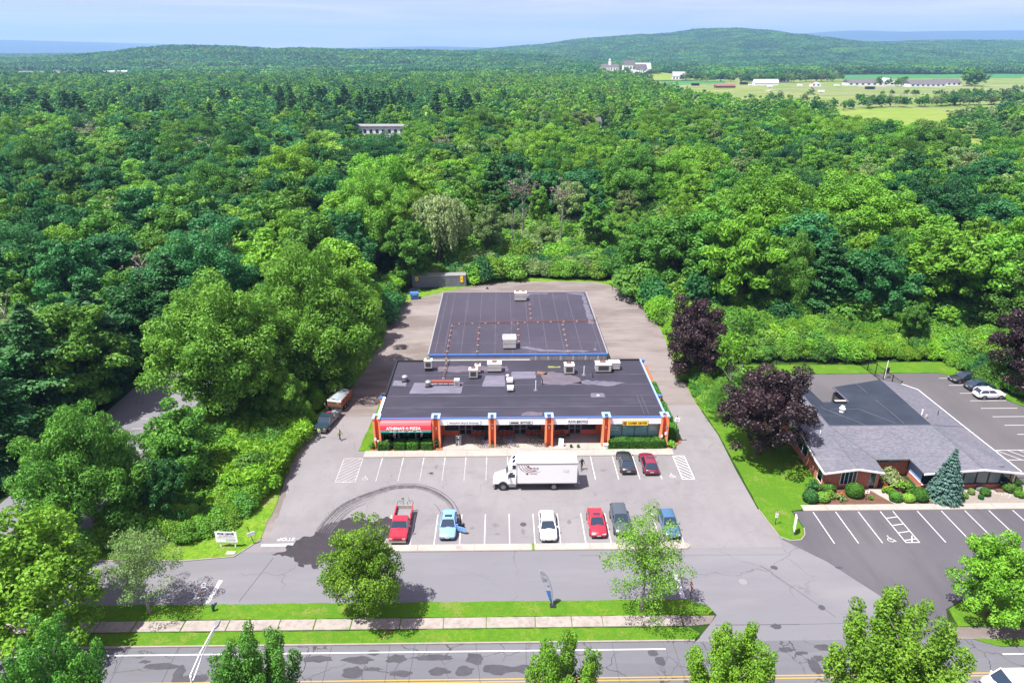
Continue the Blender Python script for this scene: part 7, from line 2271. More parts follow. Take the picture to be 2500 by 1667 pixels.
for (zt, zc_), lst in byzone.items():
    lst.sort(key=lambda t: t[1])
    rows = [lst[i:i + 11] for i in range(0, len(lst), 11)]
    for ri, row in enumerate(rows):
        row.sort(key=lambda t: t[0] / t[1])
        cnt = {}
        for t in row:
            form, nm = words_key[t[2][:5]]
            cnt.setdefault((form, t[3]), []).append(t)
        for (form, mat), ts in cnt.items():
            for j, t in enumerate(ts):
                rowtxt = f'{ordn[ri + 1]} row' if len(rows) > 1 else 'only row'
                lab = f'{words_mat[mat]} {form} tree {zt}, {rowtxt}'
                if len(ts) > 1:
                    lab = f'{ordn[j + 1]} {words_mat[mat]} {form} tree {zt}, {rowtxt}'
                plant_tree(words_key[t[2][:5]][1], t[2], t[0], t[1], t[4], lab, 'single trees of the near woods', t[3], None, rnd.uniform(1.0, 1.35))

# --- everything further off: one object of instanced trees
def proto_object(i, key, mat, joined=True):
    cm, tm, H = PROTO[key]
    o_ = bpy.data.objects.new(f'p{i:03d}', cm)
    o_.material_slots[0].link = 'OBJECT'
    o_.material_slots[0].material = M[mat]
    return o_, H

def scatter(name, coll_objs, pts, pick, rot, scl, kind='stuff'):
    coll = bpy.data.collections.new(name + '_kinds')
    for o_ in coll_objs:
        coll.objects.link(o_)
    me_ = bpy.data.meshes.new(name)
    me_.vertices.add(len(pts))
    me_.vertices.foreach_set('co', np.asarray(pts, np.float32).ravel())
    a = me_.attributes.new('pick', 'INT', 'POINT')
    a.data.foreach_set('value', np.asarray(pick, np.int32))
    a = me_.attributes.new('rot', 'FLOAT_VECTOR', 'POINT')
    a.data.foreach_set('vector', np.asarray(rot, np.float32).ravel())
    a = me_.attributes.new('scl', 'FLOAT_VECTOR', 'POINT')
    a.data.foreach_set('vector', np.asarray(scl, np.float32).ravel())
    ob = link(name, me_)
    ob['kind'] = kind
    ng = bpy.data.node_groups.new(name, 'GeometryNodeTree')
    ng.interface.new_socket('Geometry', in_out='INPUT', socket_type='NodeSocketGeometry')
    ng.interface.new_socket('Geometry', in_out='OUTPUT', socket_type='NodeSocketGeometry')
    gi, go = ng.nodes.new('NodeGroupInput'), ng.nodes.new('NodeGroupOutput')
    ci = ng.nodes.new('GeometryNodeCollectionInfo')
    ci.inputs['Collection'].default_value = coll
    ci.inputs['Separate Children'].default_value = True
    ci.inputs['Reset Children'].default_value = True
    ip = ng.nodes.new('GeometryNodeInstanceOnPoints')
    ip.inputs['Pick Instance'].default_value = True
    def na(nm_, ty):
        n_ = ng.nodes.new('GeometryNodeInputNamedAttribute')
        n_.data_type = ty
        n_.inputs['Name'].default_value = nm_
        return n_.outputs['Attribute']
    L = ng.links
    L.new(gi.outputs[0], ip.inputs['Points'])
    L.new(ci.outputs[0], ip.inputs['Instance'])
    L.new(na('pick', 'INT'), ip.inputs['Instance Index'])
    L.new(na('rot', 'FLOAT_VECTOR'), ip.inputs['Rotation'])
    L.new(na('scl', 'FLOAT_VECTOR'), ip.inputs['Scale'])
    L.new(ip.outputs[0], go.inputs[0])
    md = ob.modifiers.new('instances', 'NODES')
    md.node_group = ng
    return ob

# kinds, near resolution
kinds_near, index_near = [], {}
for key in ('broad0', 'broad1', 'broad2', 'broad3', 'feather0', 'feather1', 'tall0', 'tall1', 'sparse0', 'dead0', 'big0', 'big1', 'pine0', 'pine1'):
    for mat in (('leaf_pine',) if 'pine' in key else ('leaf_deep', 'leaf_blue', 'leaf_mid', 'leaf_bright', 'leaf_yellow', 'leaf_olive', 'leaf_grey')):
        index_near[(key, mat)] = len(kinds_near)
        kinds_near.append(proto_object(len(kinds_near), key, mat))
pts, pick, rot, scl = [], [], [], []
for i in range(N_SINGLE, len(X)):
    key, mat, hh = species(X[i], Y[i], r1s[i], r2s[i])
    j = index_near[(key, mat)]
    k = hh / kinds_near[j][1]
    pts.append((X[i], Y[i], 0)); pick.append(j)
    rot.append((0, 0, rng.uniform(0, 6.28))); w = k * rng.uniform(1.0, 1.35); scl.append((w, w, k))
scatter('near_forest', [k[0] for k in kinds_near], pts, pick, rot, scl)

# coarser crowns for 420 m to 1300 m
MID = []
for i in range(5):
    r_ = g(300 + i)
    MID.append(('b', leaf_mesh('mid', [crown_broad(r_, rx=4.9, rz=6.4, zc=8.4, n=56, size=.52, per=22, lobes=5 + i % 3, ragged=.18)])))
for i in range(2):
    r_ = g(310 + i)
    MID.append(('p', leaf_mesh('midp', [crown_pine(r_, 18, 4.2, .5, .12, 15, .55, .7, 7)])))
mids, mi_idx = [], {}
for i, (t, me_) in enumerate(MID):
    for mat in (('leaf_pine',) if t == 'p' else ('leaf_deep', 'leaf_blue', 'leaf_mid', 'leaf_bright', 'leaf_yellow', 'leaf_olive')):
        if not me_.materials:
            me_.materials.append(M[mat])
        mi_idx.setdefault(mat, []).append(len(mids))
        mo_ = bpy.data.objects.new(f'm{len(mids):03d}', me_)
        mo_.material_slots[0].link = 'OBJECT'
        mo_.material_slots[0].material = M[mat]
        mids.append(mo_)
X2, Y2 = jitter_grid(-1150, 1150, 420, 1300, 11.0, rng)
ok = in_view(X2, Y2, 20) & ~clear(X2, Y2)
X2, Y2 = X2[ok], Y2[ok]
pts, pick, rot, scl = [], [], [], []
R1, R2 = rng.uniform(0, 1, len(X2)), rng.uniform(0, 1, len(X2))
for i in range(len(X2)):
    key, mat, hh = species(X2[i], Y2[i], R1[i], R2[i])
    lst = mi_idx.get(mat, mi_idx['leaf_mid'])
    j = lst[int(R1[i] * 997) % len(lst)]
    k = hh / 15.0
    pts.append((X2[i], Y2[i], 0)); pick.append(j)
    rot.append((0, 0, rng.uniform(0, 6.28))); w = k * rng.uniform(1.0, 1.35); scl.append((w, w, k))
# hedgerows and lone trees between the fields
HEDGE = [((300, 470), (372, 560), 22, 12), ((318, 486), (300, 440), 10, 11), ((345, 700), (470, 735), 20, 11), ((440, 735), (600, 760), 30, 12), ((350, 700), (300, 668), 9, 10), ((392, 560), (470, 650), 16, 12),
         ((365, 868), (371, 872), 1, 13), ((330, 770), (272, 800), 5, 10), ((378, 790), (420, 770), 6, 9), ((470, 905), (620, 905), 12, 8), ((500, 800), (760, 850), 30, 12), ((700, 1000), (860, 1010), 14, 9),
         ((750, 1180), (768, 1180), 7, 25), ((420, 1280), (640, 1390), 40, 15), ((470, 1330), (345, 1425), 26, 14), ((280, 1440), (190, 1500), 20, 14), ((600, 1160), (650, 1170), 4, 14), ((250, 1530), (330, 1540), 12, 10), ((235, 575), (205, 640), 12, 12),
         ((250, 340), (300, 440), 16, 9), ((196, 1470), (210, 1640), 8, 11), ((250, 1485), (262, 1560), 5, 10), ((300, 1500), (330, 1560), 7, 10), ((300, 1440), (200, 1400), 10, 9), ((220, 1700), (340, 1740), 16, 16)]
hi = 0
for (a, b, n_, h_) in HEDGE:
    n_ = int(n_ * 1.5) if n_ > 2 else n_
    for k in range(n_):
        t = (k + rng.uniform(.2, .8)) / n_
        x_, y_ = a[0] + (b[0] - a[0]) * t + rng.normal() * 4, a[1] + (b[1] - a[1]) * t + rng.normal() * 5
        mat = ('leaf_deep', 'leaf_mid', 'leaf_olive', 'leaf_mid', 'leaf_willow')[int(rng.integers(0, 4))]
        lst = mi_idx[mat]
        pts.append((x_, y_, float(th(x_, y_)))); pick.append(lst[int(rng.integers(0, len(lst)))])
        rot.append((0, 0, rng.uniform(0, 6.28))); k_ = h_ / 15 * rng.uniform(.75, 1.2); scl.append((k_ * 1.25, k_ * 1.25, k_))
scatter('mid_forest', mids, pts, pick, rot, scl)

# canopy patches, 70 m square, for the hills
PATS = []
for v in range(4):
    r_ = g(400 + v)
    XX, YY = jitter_grid(-38, 38, -38, 38, 9.5, r_)
    prts = []
    for x_, y_ in zip(XX, YY):
        hh = r_.uniform(8, 18)
        rr_ = r_.uniform(3.6, 5.8)
        k = 30
        d = dirs(k, r_, -0.1)
        p = np.array([x_, y_, hh - rr_ * .9]) + d * np.array([rr_, rr_, rr_ * .95]) * r_.uniform(.85, 1.05, k)[:, None]
        nn = unit(d + r_.normal(size=(k, 3)) * .35 + np.array([0, 0, .15]))
        prts.append((leaf_arrays(p, nn, r_.uniform(1.3, 2.3, k), r_, .75), np.clip(r_.uniform(0, 1) * .75 + r_.uniform(0, .3, k), 0, 1)))
    PATS.append(leaf_mesh('patch', prts))
pats = []
pmat = ('leaf_deep', 'leaf_mid', 'leaf_pine', 'leaf_blue')
for v in range(4):
    for mi_, mat in enumerate(pmat):
        if not PATS[v].materials:
            PATS[v].materials.append(M[mat])
        po_ = bpy.data.objects.new(f'h{len(pats):03d}', PATS[v])
        po_.material_slots[0].link = 'OBJECT'
        po_.material_slots[0].material = M[mat]
        pats.append(po_)
pts, pick, rot, scl = [], [], [], []
for s, (xa, xb), (ya, yb) in ((66, (-2300, 2300), (1300, 2900)), (74, (-3600, 4600), (2900, 5300))):
    X3, Y3 = jitter_grid(xa, xb, ya, yb, s, rng)
    ok = in_view(X3, Y3, 80) & ~clear(X3, Y3)
    for x_, y_ in zip(X3[ok], Y3[ok]):
        z_ = float(th(x_, y_))
        e = 20.0
        sx = (float(th(x_ + e, y_)) - z_) / e
        sy = (float(th(x_, y_ + e)) - z_) / e
        pts.append((x_, y_, z_)); pick.append(int(rng.integers(0, len(pats))))
        rot.append((math.atan(sy), -math.atan(sx), 0)); scl.append((s / 70 * 1.06, s / 70 * 1.06, rng.uniform(.85, 1.15)))
scatter('hill_forest', pats, pts, pick, rot, scl)

# --- thickets and weeds
sk, sidx = [], {}
for key in ('shrub0', 'shrub1', 'shrub2'):
    for mat in ('leaf_bright', 'leaf_weed', 'leaf_mid', 'leaf_yellow', 'leaf_deep', 'leaf_olive'):
        o_, H = proto_object(500 + len(sk), key, mat)
        sidx.setdefault(mat, []).append(len(sk))
        sk.append(o_)
o_, H = proto_object(500 + len(sk), 'weed0', 'leaf_weed')
sidx['weed'] = [len(sk)]
sk.append(o_)
pts, pick, rot, scl = [], [], [], []
def fill(poly, s, mats, h0, h1, seed, wk=1.0, taper=None):
    r_ = g(seed)
    xs_, ys_ = [p[0] for p in poly], [p[1] for p in poly]
    X_, Y_ = jitter_grid(min(xs_), max(xs_), min(ys_), max(ys_), s, r_)
    m_ = inside(X_, Y_, poly)
    for p in (YARD, LOT, SERVICE, BACKLOT, LEFTLOT, [(-30.5, 140), (-7, 140), (-7, 153.6), (-21.5, 153.6), (-24, 147), (-30.5, 147)], [(-28.3, 84), (-20, 84), (-20, 97), (-26.8, 97)]):
        m_ &= ~inside(X_, Y_, p)
    for x_, y_ in zip(X_[m_], Y_[m_]):
        q = patchnoise(x_, y_, 3.1, seed)
        mt = mats[int(r_.integers(0, len(mats)))]
        h_ = (h0 + (h1 - h0) * q * r_.uniform(.6, 1.2))
        k = h_ / (1.6 if mt == 'weed' else 4.6)
        lst = sidx[mt]
        pts.append((x_, y_, -0.05)); pick.append(lst[int(r_.integers(0, len(lst)))])
        w = k * wk * r_.uniform(.85, 1.2)
        if mt == 'weed':
            w = max(w, .8)
        else:
            w = max(w * 1.05, s / 3.6)
        rot.append((0, 0, r_.uniform(0, 6.28))); scl.append((w, w, k))
B5 = ['leaf_bright', 'leaf_weed', 'leaf_mid', 'leaf_yellow', 'leaf_bright']
fill([(31.2, 104), (31.8, 119), (30.8, 136), (27.5, 150), (36, 158), (52, 128), (62, 124), (92, 122), (96, 109), (40, 108.5)], 2.1, B5, 2.0, 4.6, 1)
fill([(-20, 153.5), (-7, 154.8), (4, 157.6), (16, 157.4), (25, 156), (32, 158), (34, 166), (-22, 166)], 2.3, ['leaf_mid', 'leaf_bright', 'leaf_yellow', 'leaf_deep', 'leaf_olive'], 3.0, 6.0, 2)
fill([(-22, 166), (34, 166), (50, 158), (66, 205), (54, 214), (30, 208), (-12, 204)], 3.0, ['leaf_mid', 'leaf_bright', 'leaf_yellow', 'leaf_olive', 'leaf_bright'], 3.5, 8.0, 3)
fill([(-46, 112), (-26, 112), (-24, 127), (-23, 138), (-22, 153), (-34, 158), (-48, 130)], 2.8, ['leaf_mid', 'leaf_deep', 'leaf_mid', 'leaf_bright'], 3, 7, 4)
fill([(-43, 61.4), (-35, 61.9), (-30.6, 64.2), (-29.3, 67), (-29.0, 72), (-29.3, 76), (-28.8, 83), (-27, 89.5), (-25, 98), (-24, 106), (-31, 110), (-42.5, 96), (-42.8, 84)], 1.8, ['leaf_mid', 'leaf_bright', 'leaf_bright', 'leaf_weed', 'leaf_mid'], 1.4, 4.0, 5)
fill([(-29.4, 72), (-28.7, 76.5), (-28.2, 84.5), (-32, 84), (-35, 81.5), (-34, 77), (-31, 71)], .8, ['weed'], 2.0, 3.6, 6)
fill([(-31.4, 65), (-30.6, 72), (-33, 73), (-34, 66)], 1.2, ['leaf_bright', 'leaf_weed', 'leaf_mid'], 1.0, 2.4, 16)
fill([(-60, 112), (-60, 60), (-75, 60), (-90, 80), (-75, 115)], 3.0, ['leaf_deep', 'leaf_mid', 'leaf_deep'], 2, 5, 7)
fill([(29.7, 92), (38, 88), (39, 104), (30, 104)], 1.8, ['leaf_mid', 'leaf_bright', 'leaf_yellow'], 1.2, 3.2, 8)
fill([(77.5, 95), (85, 90), (95, 90), (95, 110), (76, 108)], 2.2, ['leaf_mid', 'leaf_deep', 'leaf_bright'], 1.5, 4, 9)
fill([(28, 116), (30, 136), (50, 133), (62, 126), (100, 122), (120, 116), (125, 126), (60, 140), (30, 152)], 3.2, ['leaf_mid', 'leaf_bright', 'leaf_mid', 'leaf_deep'], 4.5, 8.5, 10)
# saplings and brush between the trunks of the near woods
Xu, Yu = jitter_grid(-240, 240, 60, 300, 5.2, g(21))
mu = in_view(Xu, Yu, 4) & ~clear(Xu, Yu)
for x_, y_ in zip(Xu[mu], Yu[mu]):
    mt = ('leaf_mid', 'leaf_bright', 'leaf_deep', 'leaf_mid')[int(rng.integers(0, 4))]
    k = rng.uniform(.6, 1.3)
    pts.append((x_, y_, -0.05)); pick.append(sidx[mt][int(rng.integers(0, 3))]); rot.append((0, 0, rng.uniform(0, 6.28))); scl.append((k * 1.2, k * 1.2, k))
scatter('undergrowth', sk, pts, pick, rot, scl)

# ------------------------------------------------------------------ hedges, clipped shrubs, spruce
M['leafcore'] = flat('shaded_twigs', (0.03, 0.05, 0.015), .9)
def bush(name, label, x, y, arr, mat, group=None, cat='shrub', core=None, rotz=0, z=.1):
    t = thing(name, label, cat, (x, y, z), rotz, group)
    me_ = leaf_mesh('foliage', [arr])
    me_.materials.append(M[mat])
    link('foliage', me_, t)
    if core:
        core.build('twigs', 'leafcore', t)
    return t
def ball_bush(label, x, y, rx, ry, h, mat, seed, n=1500, size=.085, name='clipped_shrub', group='clipped shrubs round the office', rotz=0):
    r__ = g(900 + seed)
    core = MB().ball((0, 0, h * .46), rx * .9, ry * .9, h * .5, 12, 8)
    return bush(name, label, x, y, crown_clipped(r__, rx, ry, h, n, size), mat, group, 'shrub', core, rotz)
def box_bush(label, x, y, rx, ry, h, mat, seed, n=2200, size=.09, name='hedge_block', group='clipped hedge blocks before the pizza shop', rotz=0, z=.12):
    r__ = g(940 + seed)
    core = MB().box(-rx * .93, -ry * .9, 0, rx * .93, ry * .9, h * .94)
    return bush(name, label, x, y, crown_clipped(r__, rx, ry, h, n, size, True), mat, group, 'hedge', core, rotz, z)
def loose(label, x, y, r, h, mat, seed, name='leafy_shrub', group=None, size=.13, n=14, per=130):
    r__ = g(970 + seed)
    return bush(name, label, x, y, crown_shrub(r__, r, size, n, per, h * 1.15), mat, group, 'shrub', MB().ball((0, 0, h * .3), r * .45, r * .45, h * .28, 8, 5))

for k, (x, lab) in enumerate(((-15.85, 'leftmost clipped hedge block before the pizza window'), (-13.75, 'second hedge block from left before the pizza window'), (-12.05, 'third hedge block, right of the yellow shrub'), (-10.1, 'rightmost hedge block before the pizza window'))):
    box_bush(lab, x, 80.95, .72 if k else .78, .62, 1.05, 'leaf_hedge', k)
loose('yellow shrub between the second and third hedge blocks', -12.9, 81.2, .45, 1.1, 'leaf_yellow', 1)
loose('spiky green shrub between the first two hedge blocks', -14.85, 81.2, .4, .9, 'leaf_olive', 2)
loose('green shrub left of the rightmost hedge block', -11.0, 81.2, .42, .9, 'leaf_bright', 3)
loose('tall grassy clump at the foot of the second pillar', -8.85, 81.0, .42, 1.5, 'leaf_olive', 4)
loose('loose green shrub at the left corner pillar', -17.4, 81.0, .7, 1.0, 'leaf_mid', 5)
loose('grassy tuft in the second shop pillar bed', -1.4, 81.15, .3, .6, 'leaf_weed', 6)
box_bush('long clipped hedge under the career centre windows', 17.95, 81.05, 3.75, .75, 1.15, 'leaf_hedge', 8, 7500, .09, 'long_hedge', None)
loose('low yellow-green clump at the left end of the long hedge', 14.0, 80.7, .5, .5, 'leaf_yellow', 9)
loose('yellow-green clump at the right end of the long hedge', 22.6, 80.9, .85, .75, 'leaf_yellow', 10)
for k, (x, y, rx, ry, h, lab) in enumerate(((23.25, 83.4, .62, 1.1, 1.75, 'tall hedge at the front of the plaza east wall'), (23.3, 88.4, .65, 2.6, 1.6, 'longest hedge run along the plaza east wall'), (23.3, 95.2, .6, 2.4, 1.6, 'rear hedge run along the plaza east wall'))):
    box_bush(lab, x, y, rx, ry, h, 'leaf_hedge', 20 + k, 3000, .1, 'side_hedge', 'hedges along the plaza east wall')
ball_bush('small dark round bush at the end of the rear side hedge', 23.7, 92.3, .6, .6, .9, 'leaf_deep', 30, 700, .09, 'round_bush', None)

ball_bush('leftmost dark green clipped ball by the office walk', 36.25, 68.35, .92, .85, 1.35, 'leaf_deep', 1)
ball_bush('yellowish clipped dome right of the leftmost ball', 37.7, 68.35, .85, .7, 1.15, 'leaf_yellow', 2)
ball_bush('largest round clipped bush left of the entrance walk', 41.95, 69.35, 1.05, 1.0, 1.6, 'leaf_hedge', 3, 2200)
ball_bush('small clipped ball just right of the entrance walk', 46.35, 68.25, .72, .66, 1.1, 'leaf_hedge', 4)
ball_bush('low clipped mound between the two right clipped bushes', 47.85, 68.2, .8, .6, .9, 'leaf_yellow', 5)
ball_bush('big oval clipped bush right of the low mound', 49.35, 68.6, .95, 1.1, 1.35, 'leaf_hedge', 6, 2000)
ball_bush('dark broad clipped shrub against the office front wall', 39.2, 70.3, .95, .6, 1.0, 'leaf_mid', 7)
loose('loose dark shrub at the left of the office bed', 37.3, 70.3, .95, 1.4, 'leaf_deep', 21)
loose('bright shrub between clipped bushes left of the entrance', 38.9, 68.9, .75, .8, 'leaf_bright', 22)
loose('feathery low shrub with red tips left of the big ball', 40.0, 68.6, .7, .6, 'leaf_olive', 23)
loose('small orange-leaved shrub by the left office shrubs', 40.4, 69.3, .35, .5, 'leaf_orange', 24)
loose('tiny yellow-green shrub beside the bed sign', 43.6, 68.6, .35, .5, 'leaf_yellow', 25)
loose('yellow-green shrub right of the entrance walk', 46.3, 69.7, .8, .9, 'leaf_weed', 26)
loose('orange-tipped shrub right of the office door', 46.35, 70.6, .5, .7, 'leaf_orange', 27)
loose('bright green maple-leaved shrub in the entrance bed', 48.3, 69.9, 1.0, 1.7, 'leaf_bright', 28)
loose('pale spreading shrub filling the office entrance nook', 47.6, 72.1, 1.7, 1.4, 'leaf_willow', 29, 'leafy_shrub', None, .15, 22, 110)
loose('dark shrub right of the maple-leaved one', 49.6, 70.2, .55, .8, 'leaf_deep', 30)
for k, (x, y, r__, h, mt, lab) in enumerate(((51.6, 67.95, .6, .75, 'leaf_yellow', 'low golden bush at the left foot of the spruce'), (54.9, 68.8, .45, .6, 'leaf_yellow', 'pale golden bush right of the spruce'), (56.2, 69.5, .38, .7, 'leaf_olive', 'small olive bush in the gravel behind the pale golden one'),
                                              (57.75, 69.3, .6, .85, 'leaf_hedge', 'round green bush in the middle of the gravel'), (56.75, 68.5, .3, .5, 'leaf_deep', 'tiny dark bush left of the round gravel bush'), (61.1, 70.1, .85, 1.1, 'leaf_bright', 'largest green bush at the right of the gravel'),
                                              (62.5, 70.4, .45, .6, 'leaf_mid', 'dark small bush right of the largest gravel bush'), (61.6, 68.9, .6, .8, 'leaf_bright', 'green bush in front of the largest gravel bush'), (64.3, 69.4, .5, .6, 'leaf_orange', 'orange bush at the right edge of the gravel'))):
    ball_bush(lab, x, y, r__, r__, h, mt, 50 + k, 700, .08, 'gravel_bush', 'small bushes in the gravel bed')
r_ = g(700)
sp_ = thing('blue_spruce', 'dense blue-green spruce in the gravel before the office', 'tree', (52.4, 68.75, .05))
me_ = leaf_mesh('crown', [crown_spruce(r_)])
me_.materials.append(M['leaf_spruce'])
link('crown', me_, sp_)
MB().tube((0, 0, 0), (0, 0, 6.4), .14, .03).build('trunk', 'bark', sp_)
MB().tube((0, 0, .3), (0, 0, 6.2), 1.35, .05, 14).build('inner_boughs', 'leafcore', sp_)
def rock(label, x, y, s_, mat, seed, name='boulder', group=None):
    rr = random.Random(seed)
    t = thing(name, label, 'rock', (x, y, .05), rr.uniform(0, 3), group)
    mbk = MB().ball((0, 0, s_ * .3), s_, s_ * .7, s_ * .45, 9, 6)
    mbk.v = [(a * rr.uniform(.8, 1.15), b * rr.uniform(.8, 1.15), c * rr.uniform(.85, 1.1)) for a, b, c in mbk.v]
    mbk.build('stone', mat, t)
rock('large grey boulder against the office window wall', 58.0, 70.35, .75, 'darkstone', 1)
rock('brown-grey boulder near the largest gravel bush', 59.95, 69.95, .5, 'soil', 2)
mbk = MB()
rr = random.Random(6)
for k in range(240):
    f = rr.random()
    x, y = 54.6 + 8.6 * f + rr.gauss(0, .25), 70.3 - 1.9 * f * f + rr.gauss(0, .28)
    s_ = rr.uniform(.05, .13)
    mbk.ball((x, y, .1), s_ * 1.2, s_, s_ * .7, 5, 4)
tag(mbk.build('river_stones', 'stone'), kind='stuff')

# ------------------------------------------------------------------ people
def person(label, x, y, rotz, shirt, legs, hair, pose='stand', h=1.75, z=.04, group=None):
    t = thing('person', label, 'person', (x, y, z), rotz, group)
    s = h / 1.75
    hip = Vector((0, 0, .94))
    V = {'hip': (0, 0, .94), 'waist': (0, 0, 1.1), 'chest': (0, 0, 1.32), 'neck': (0, 0, 1.47), 'chin': (0, -.015, 1.54), 'head': (0, -.02, 1.63), 'top': (0, -.01, 1.71)}
    st_ = .28 if pose == 'walk' else .05
    for sd_, q in ((-1, 1), (1, -1)):
        k = 'l' if sd_ < 0 else 'r'
        V[k + 'hip'] = (sd_ * .10, 0, .90)
        V[k + 'knee'] = (sd_ * .11, -q * st_ * .45, .50)
        V[k + 'ank'] = (sd_ * .11, -q * st_ * 1.0 + .02, .08)
        V[k + 'toe'] = (sd_ * .12, -q * st_ * 1.0 - .16, .04)
        V[k + 'sho'] = (sd_ * .19, 0, 1.41)
        if pose == 'reach':
            V[k + 'elb'] = (sd_ * .26, -.16, 1.2)
            V[k + 'wri'] = (sd_ * .2, -.4, 1.16)
            V[k + 'han'] = (sd_ * .19, -.5, 1.17)
        else:
            V[k + 'elb'] = (sd_ * .27, q * st_ * .3, 1.14)
            V[k + 'wri'] = (sd_ * .28, q * st_ * .7 - .06, .90)
            V[k + 'han'] = (sd_ * .275, q * st_ * .8 - .08, .81)
    if pose == 'bend':
        for k in ('chest', 'neck', 'chin', 'head', 'top', 'lsho', 'rsho', 'lelb', 'relb', 'lwri', 'rwri', 'lhan', 'rhan', 'waist'):
            a = R(38)
            dz = V[k][2] - .94
            V[k] = (V[k][0], V[k][1] * math.cos(a) - dz * math.sin(a), .94 + dz * math.cos(a))
    rad = {'hip': .145, 'waist': .13, 'chest': .165, 'neck': .06, 'chin': .075, 'head': .10, 'top': .075, 'lhip': .095, 'rhip': .095, 'lknee': .062, 'rknee': .062, 'lank': .042, 'rank': .042, 'ltoe': .035, 'rtoe': .035,
           'lsho': .066, 'rsho': .066, 'lelb': .045, 'relb': .045, 'lwri': .03, 'rwri': .03, 'lhan': .032, 'rhan': .032}
    E_ = [('hip', 'waist'), ('waist', 'chest'), ('chest', 'neck'), ('neck', 'chin'), ('chin', 'head'), ('head', 'top')]
    for k in 'lr':
        E_ += [('hip', k + 'hip'), (k + 'hip', k + 'knee'), (k + 'knee', k + 'ank'), (k + 'ank', k + 'toe'), ('chest', k + 'sho'), (k + 'sho', k + 'elb'), (k + 'elb', k + 'wri'), (k + 'wri', k + 'han')]
    names = list(V)
    me_ = bpy.data.meshes.new('body')
    me_.from_pydata([Vector(V[n_]) * s for n_ in names], [(names.index(a), names.index(b)) for a, b in E_], [])
    tmp = bpy.data.objects.new('tmp', me_)
    COL.objects.link(tmp)
    md = tmp.modifiers.new('s', 'SKIN')
    sv = me_.skin_vertices[0].data
    for i, n_ in enumerate(names):
        sv[i].radius = (rad[n_] * s, rad[n_] * s * (.75 if n_ in ('chest', 'waist', 'hip') else 1))
        sv[i].use_root = n_ == 'hip'
    tmp.modifiers.new('u', 'SUBSURF').levels = 1
    dg = bpy.context.evaluated_depsgraph_get()
    bm_ = bpy.data.meshes.new_from_object(tmp.evaluated_get(dg))
    bpy.data.objects.remove(tmp)
    bm_.materials.clear()
    for m_ in ('skin', shirt, legs, 'black', hair):
        bm_.materials.append(M[m_])
    hd_ = Vector(V['head']) * s
    ck = Vector(V['neck']) * s
    for p in bm_.polygons:
        c = p.center
        p.use_smooth = True
        if c.z < .10 * s:
            mi = 3
        elif (c - hd_).length < .17 * s:
            mi = 4 if (c.z > hd_.z + .02 * s or c.y > hd_.y + .04 * s) else 0
        elif c.z < .98 * s and abs(c.x) < .205 * s and not (c - Vector(V['lhan']) * s).length < .12 and not (c - Vector(V['rhan']) * s).length < .12:
            mi = 2
        elif (c - ck).length < .07 * s:
            mi = 0
        else:
            near_ = min((c - Vector(V[k]) * s).length for k in ('lhan', 'rhan', 'lwri', 'rwri'))
            mi = 0 if near_ < .13 * s else 1
        p.material_index = mi
    link('body', bm_, t)
    # face and fingers
    fc = MB()
    hx, hy, hz = V['head']
    fc.ball((hx, hy - .105, hz - .005), .014, .022, .02, 6, 4)
    fo = fc.build('nose', 'skin', t)
    fo.scale = (s, s, s)
    for k in 'lr':
        hx, hy, hz = V[k + 'han']
        fm_ = MB()
        for q in range(4):
            L = (.055, .065, .06, .048)[q]
            fm_.path([(hx, hy + .024 - .016 * q, hz - .02), (hx, hy + .022 - .017 * q, hz - .02 - L * .6), (hx + (.012 if k == 'l' else -.012), hy + .018 - .017 * q, hz - .02 - L)], .008, 4)
        fm_.path([(hx, hy - .03, hz + .01), (hx, hy - .06, hz - .025)], .009, 4)
        f_ = fm_.build('fingers', 'skin', t)
        f_.scale = (s, s, s)
    return t
person('person in black shirt and dark shorts walking behind the box truck', 10.0, 75.5, R(12), 'blackcloth', 'greycloth', 'hair', 'walk')
person('worker in hi-vis shirt and dark trousers walking across the drive', -22.25, 83.3, R(60), 'hivis', 'navy', 'hair', 'walk')
person('worker in hi-vis shirt and blue jeans at the front of the work pickup', -25.2, 83.9, R(-30), 'hivis', 'bluejean', 'hair', 'stand')
person('person in dark clothes leaning in at the open blue car door', -4.75, 64.45, R(-75), 'greycloth', 'blackcloth', 'hair', 'bend', 1.7)

# ------------------------------------------------------------------ buildings far off
def house(label, x, y, w, d, h, rz, wall, roofm, rh=None, name='farm_house', wins=0, gable='x', cat='building', z=0, chim=False):
    z = max(z, float(th(x, y)))
    t = thing(name, label, cat, (x, y, z), rz)
    rh = rh or w * .35
    wl2 = MB().box(-w / 2, -d / 2, 0, w / 2, d / 2, h).build('wall', wall, t)
    o_ = .4
    if gable == 'x':
        rf = MB().loft([[(xx, -d / 2 - o_, h - .1), (xx, 0, h + rh), (xx, d / 2 + o_, h - .1)] for xx in (-w / 2 - o_, w / 2 + o_)])
        gb_ = None
    else:
        rf = MB().loft([[(-w / 2 - o_, yy, h - .1), (0, yy, h + rh), (w / 2 + o_, yy, h - .1)] for yy in (-d / 2 - .05, d / 2 + o_)])
        MB().face([(-w / 2, -d / 2 - .1, h), (w / 2, -d / 2 - .1, h), (0, -d / 2 - .1, h + rh - .3)]).build('gable', wall, t)
    rr2 = rf.build('roof', roofm, t)
    if chim:
        MB().box(w * .2, -.6, h, w * .2 + 1.2, .6, h + rh + 1.5).build('chimney', 'brick', rr2)
    for k in range(wins):
        xx = -w / 2 + (k + .5) * w / wins
        MB().box(xx - w / wins * .22, -d / 2 - .08, h * .3, xx + w / wins * .22, -d / 2 - .01, h * .72).build('window', 'inkblue', t)
    return t
vil = 'white buildings of the hillside estate'
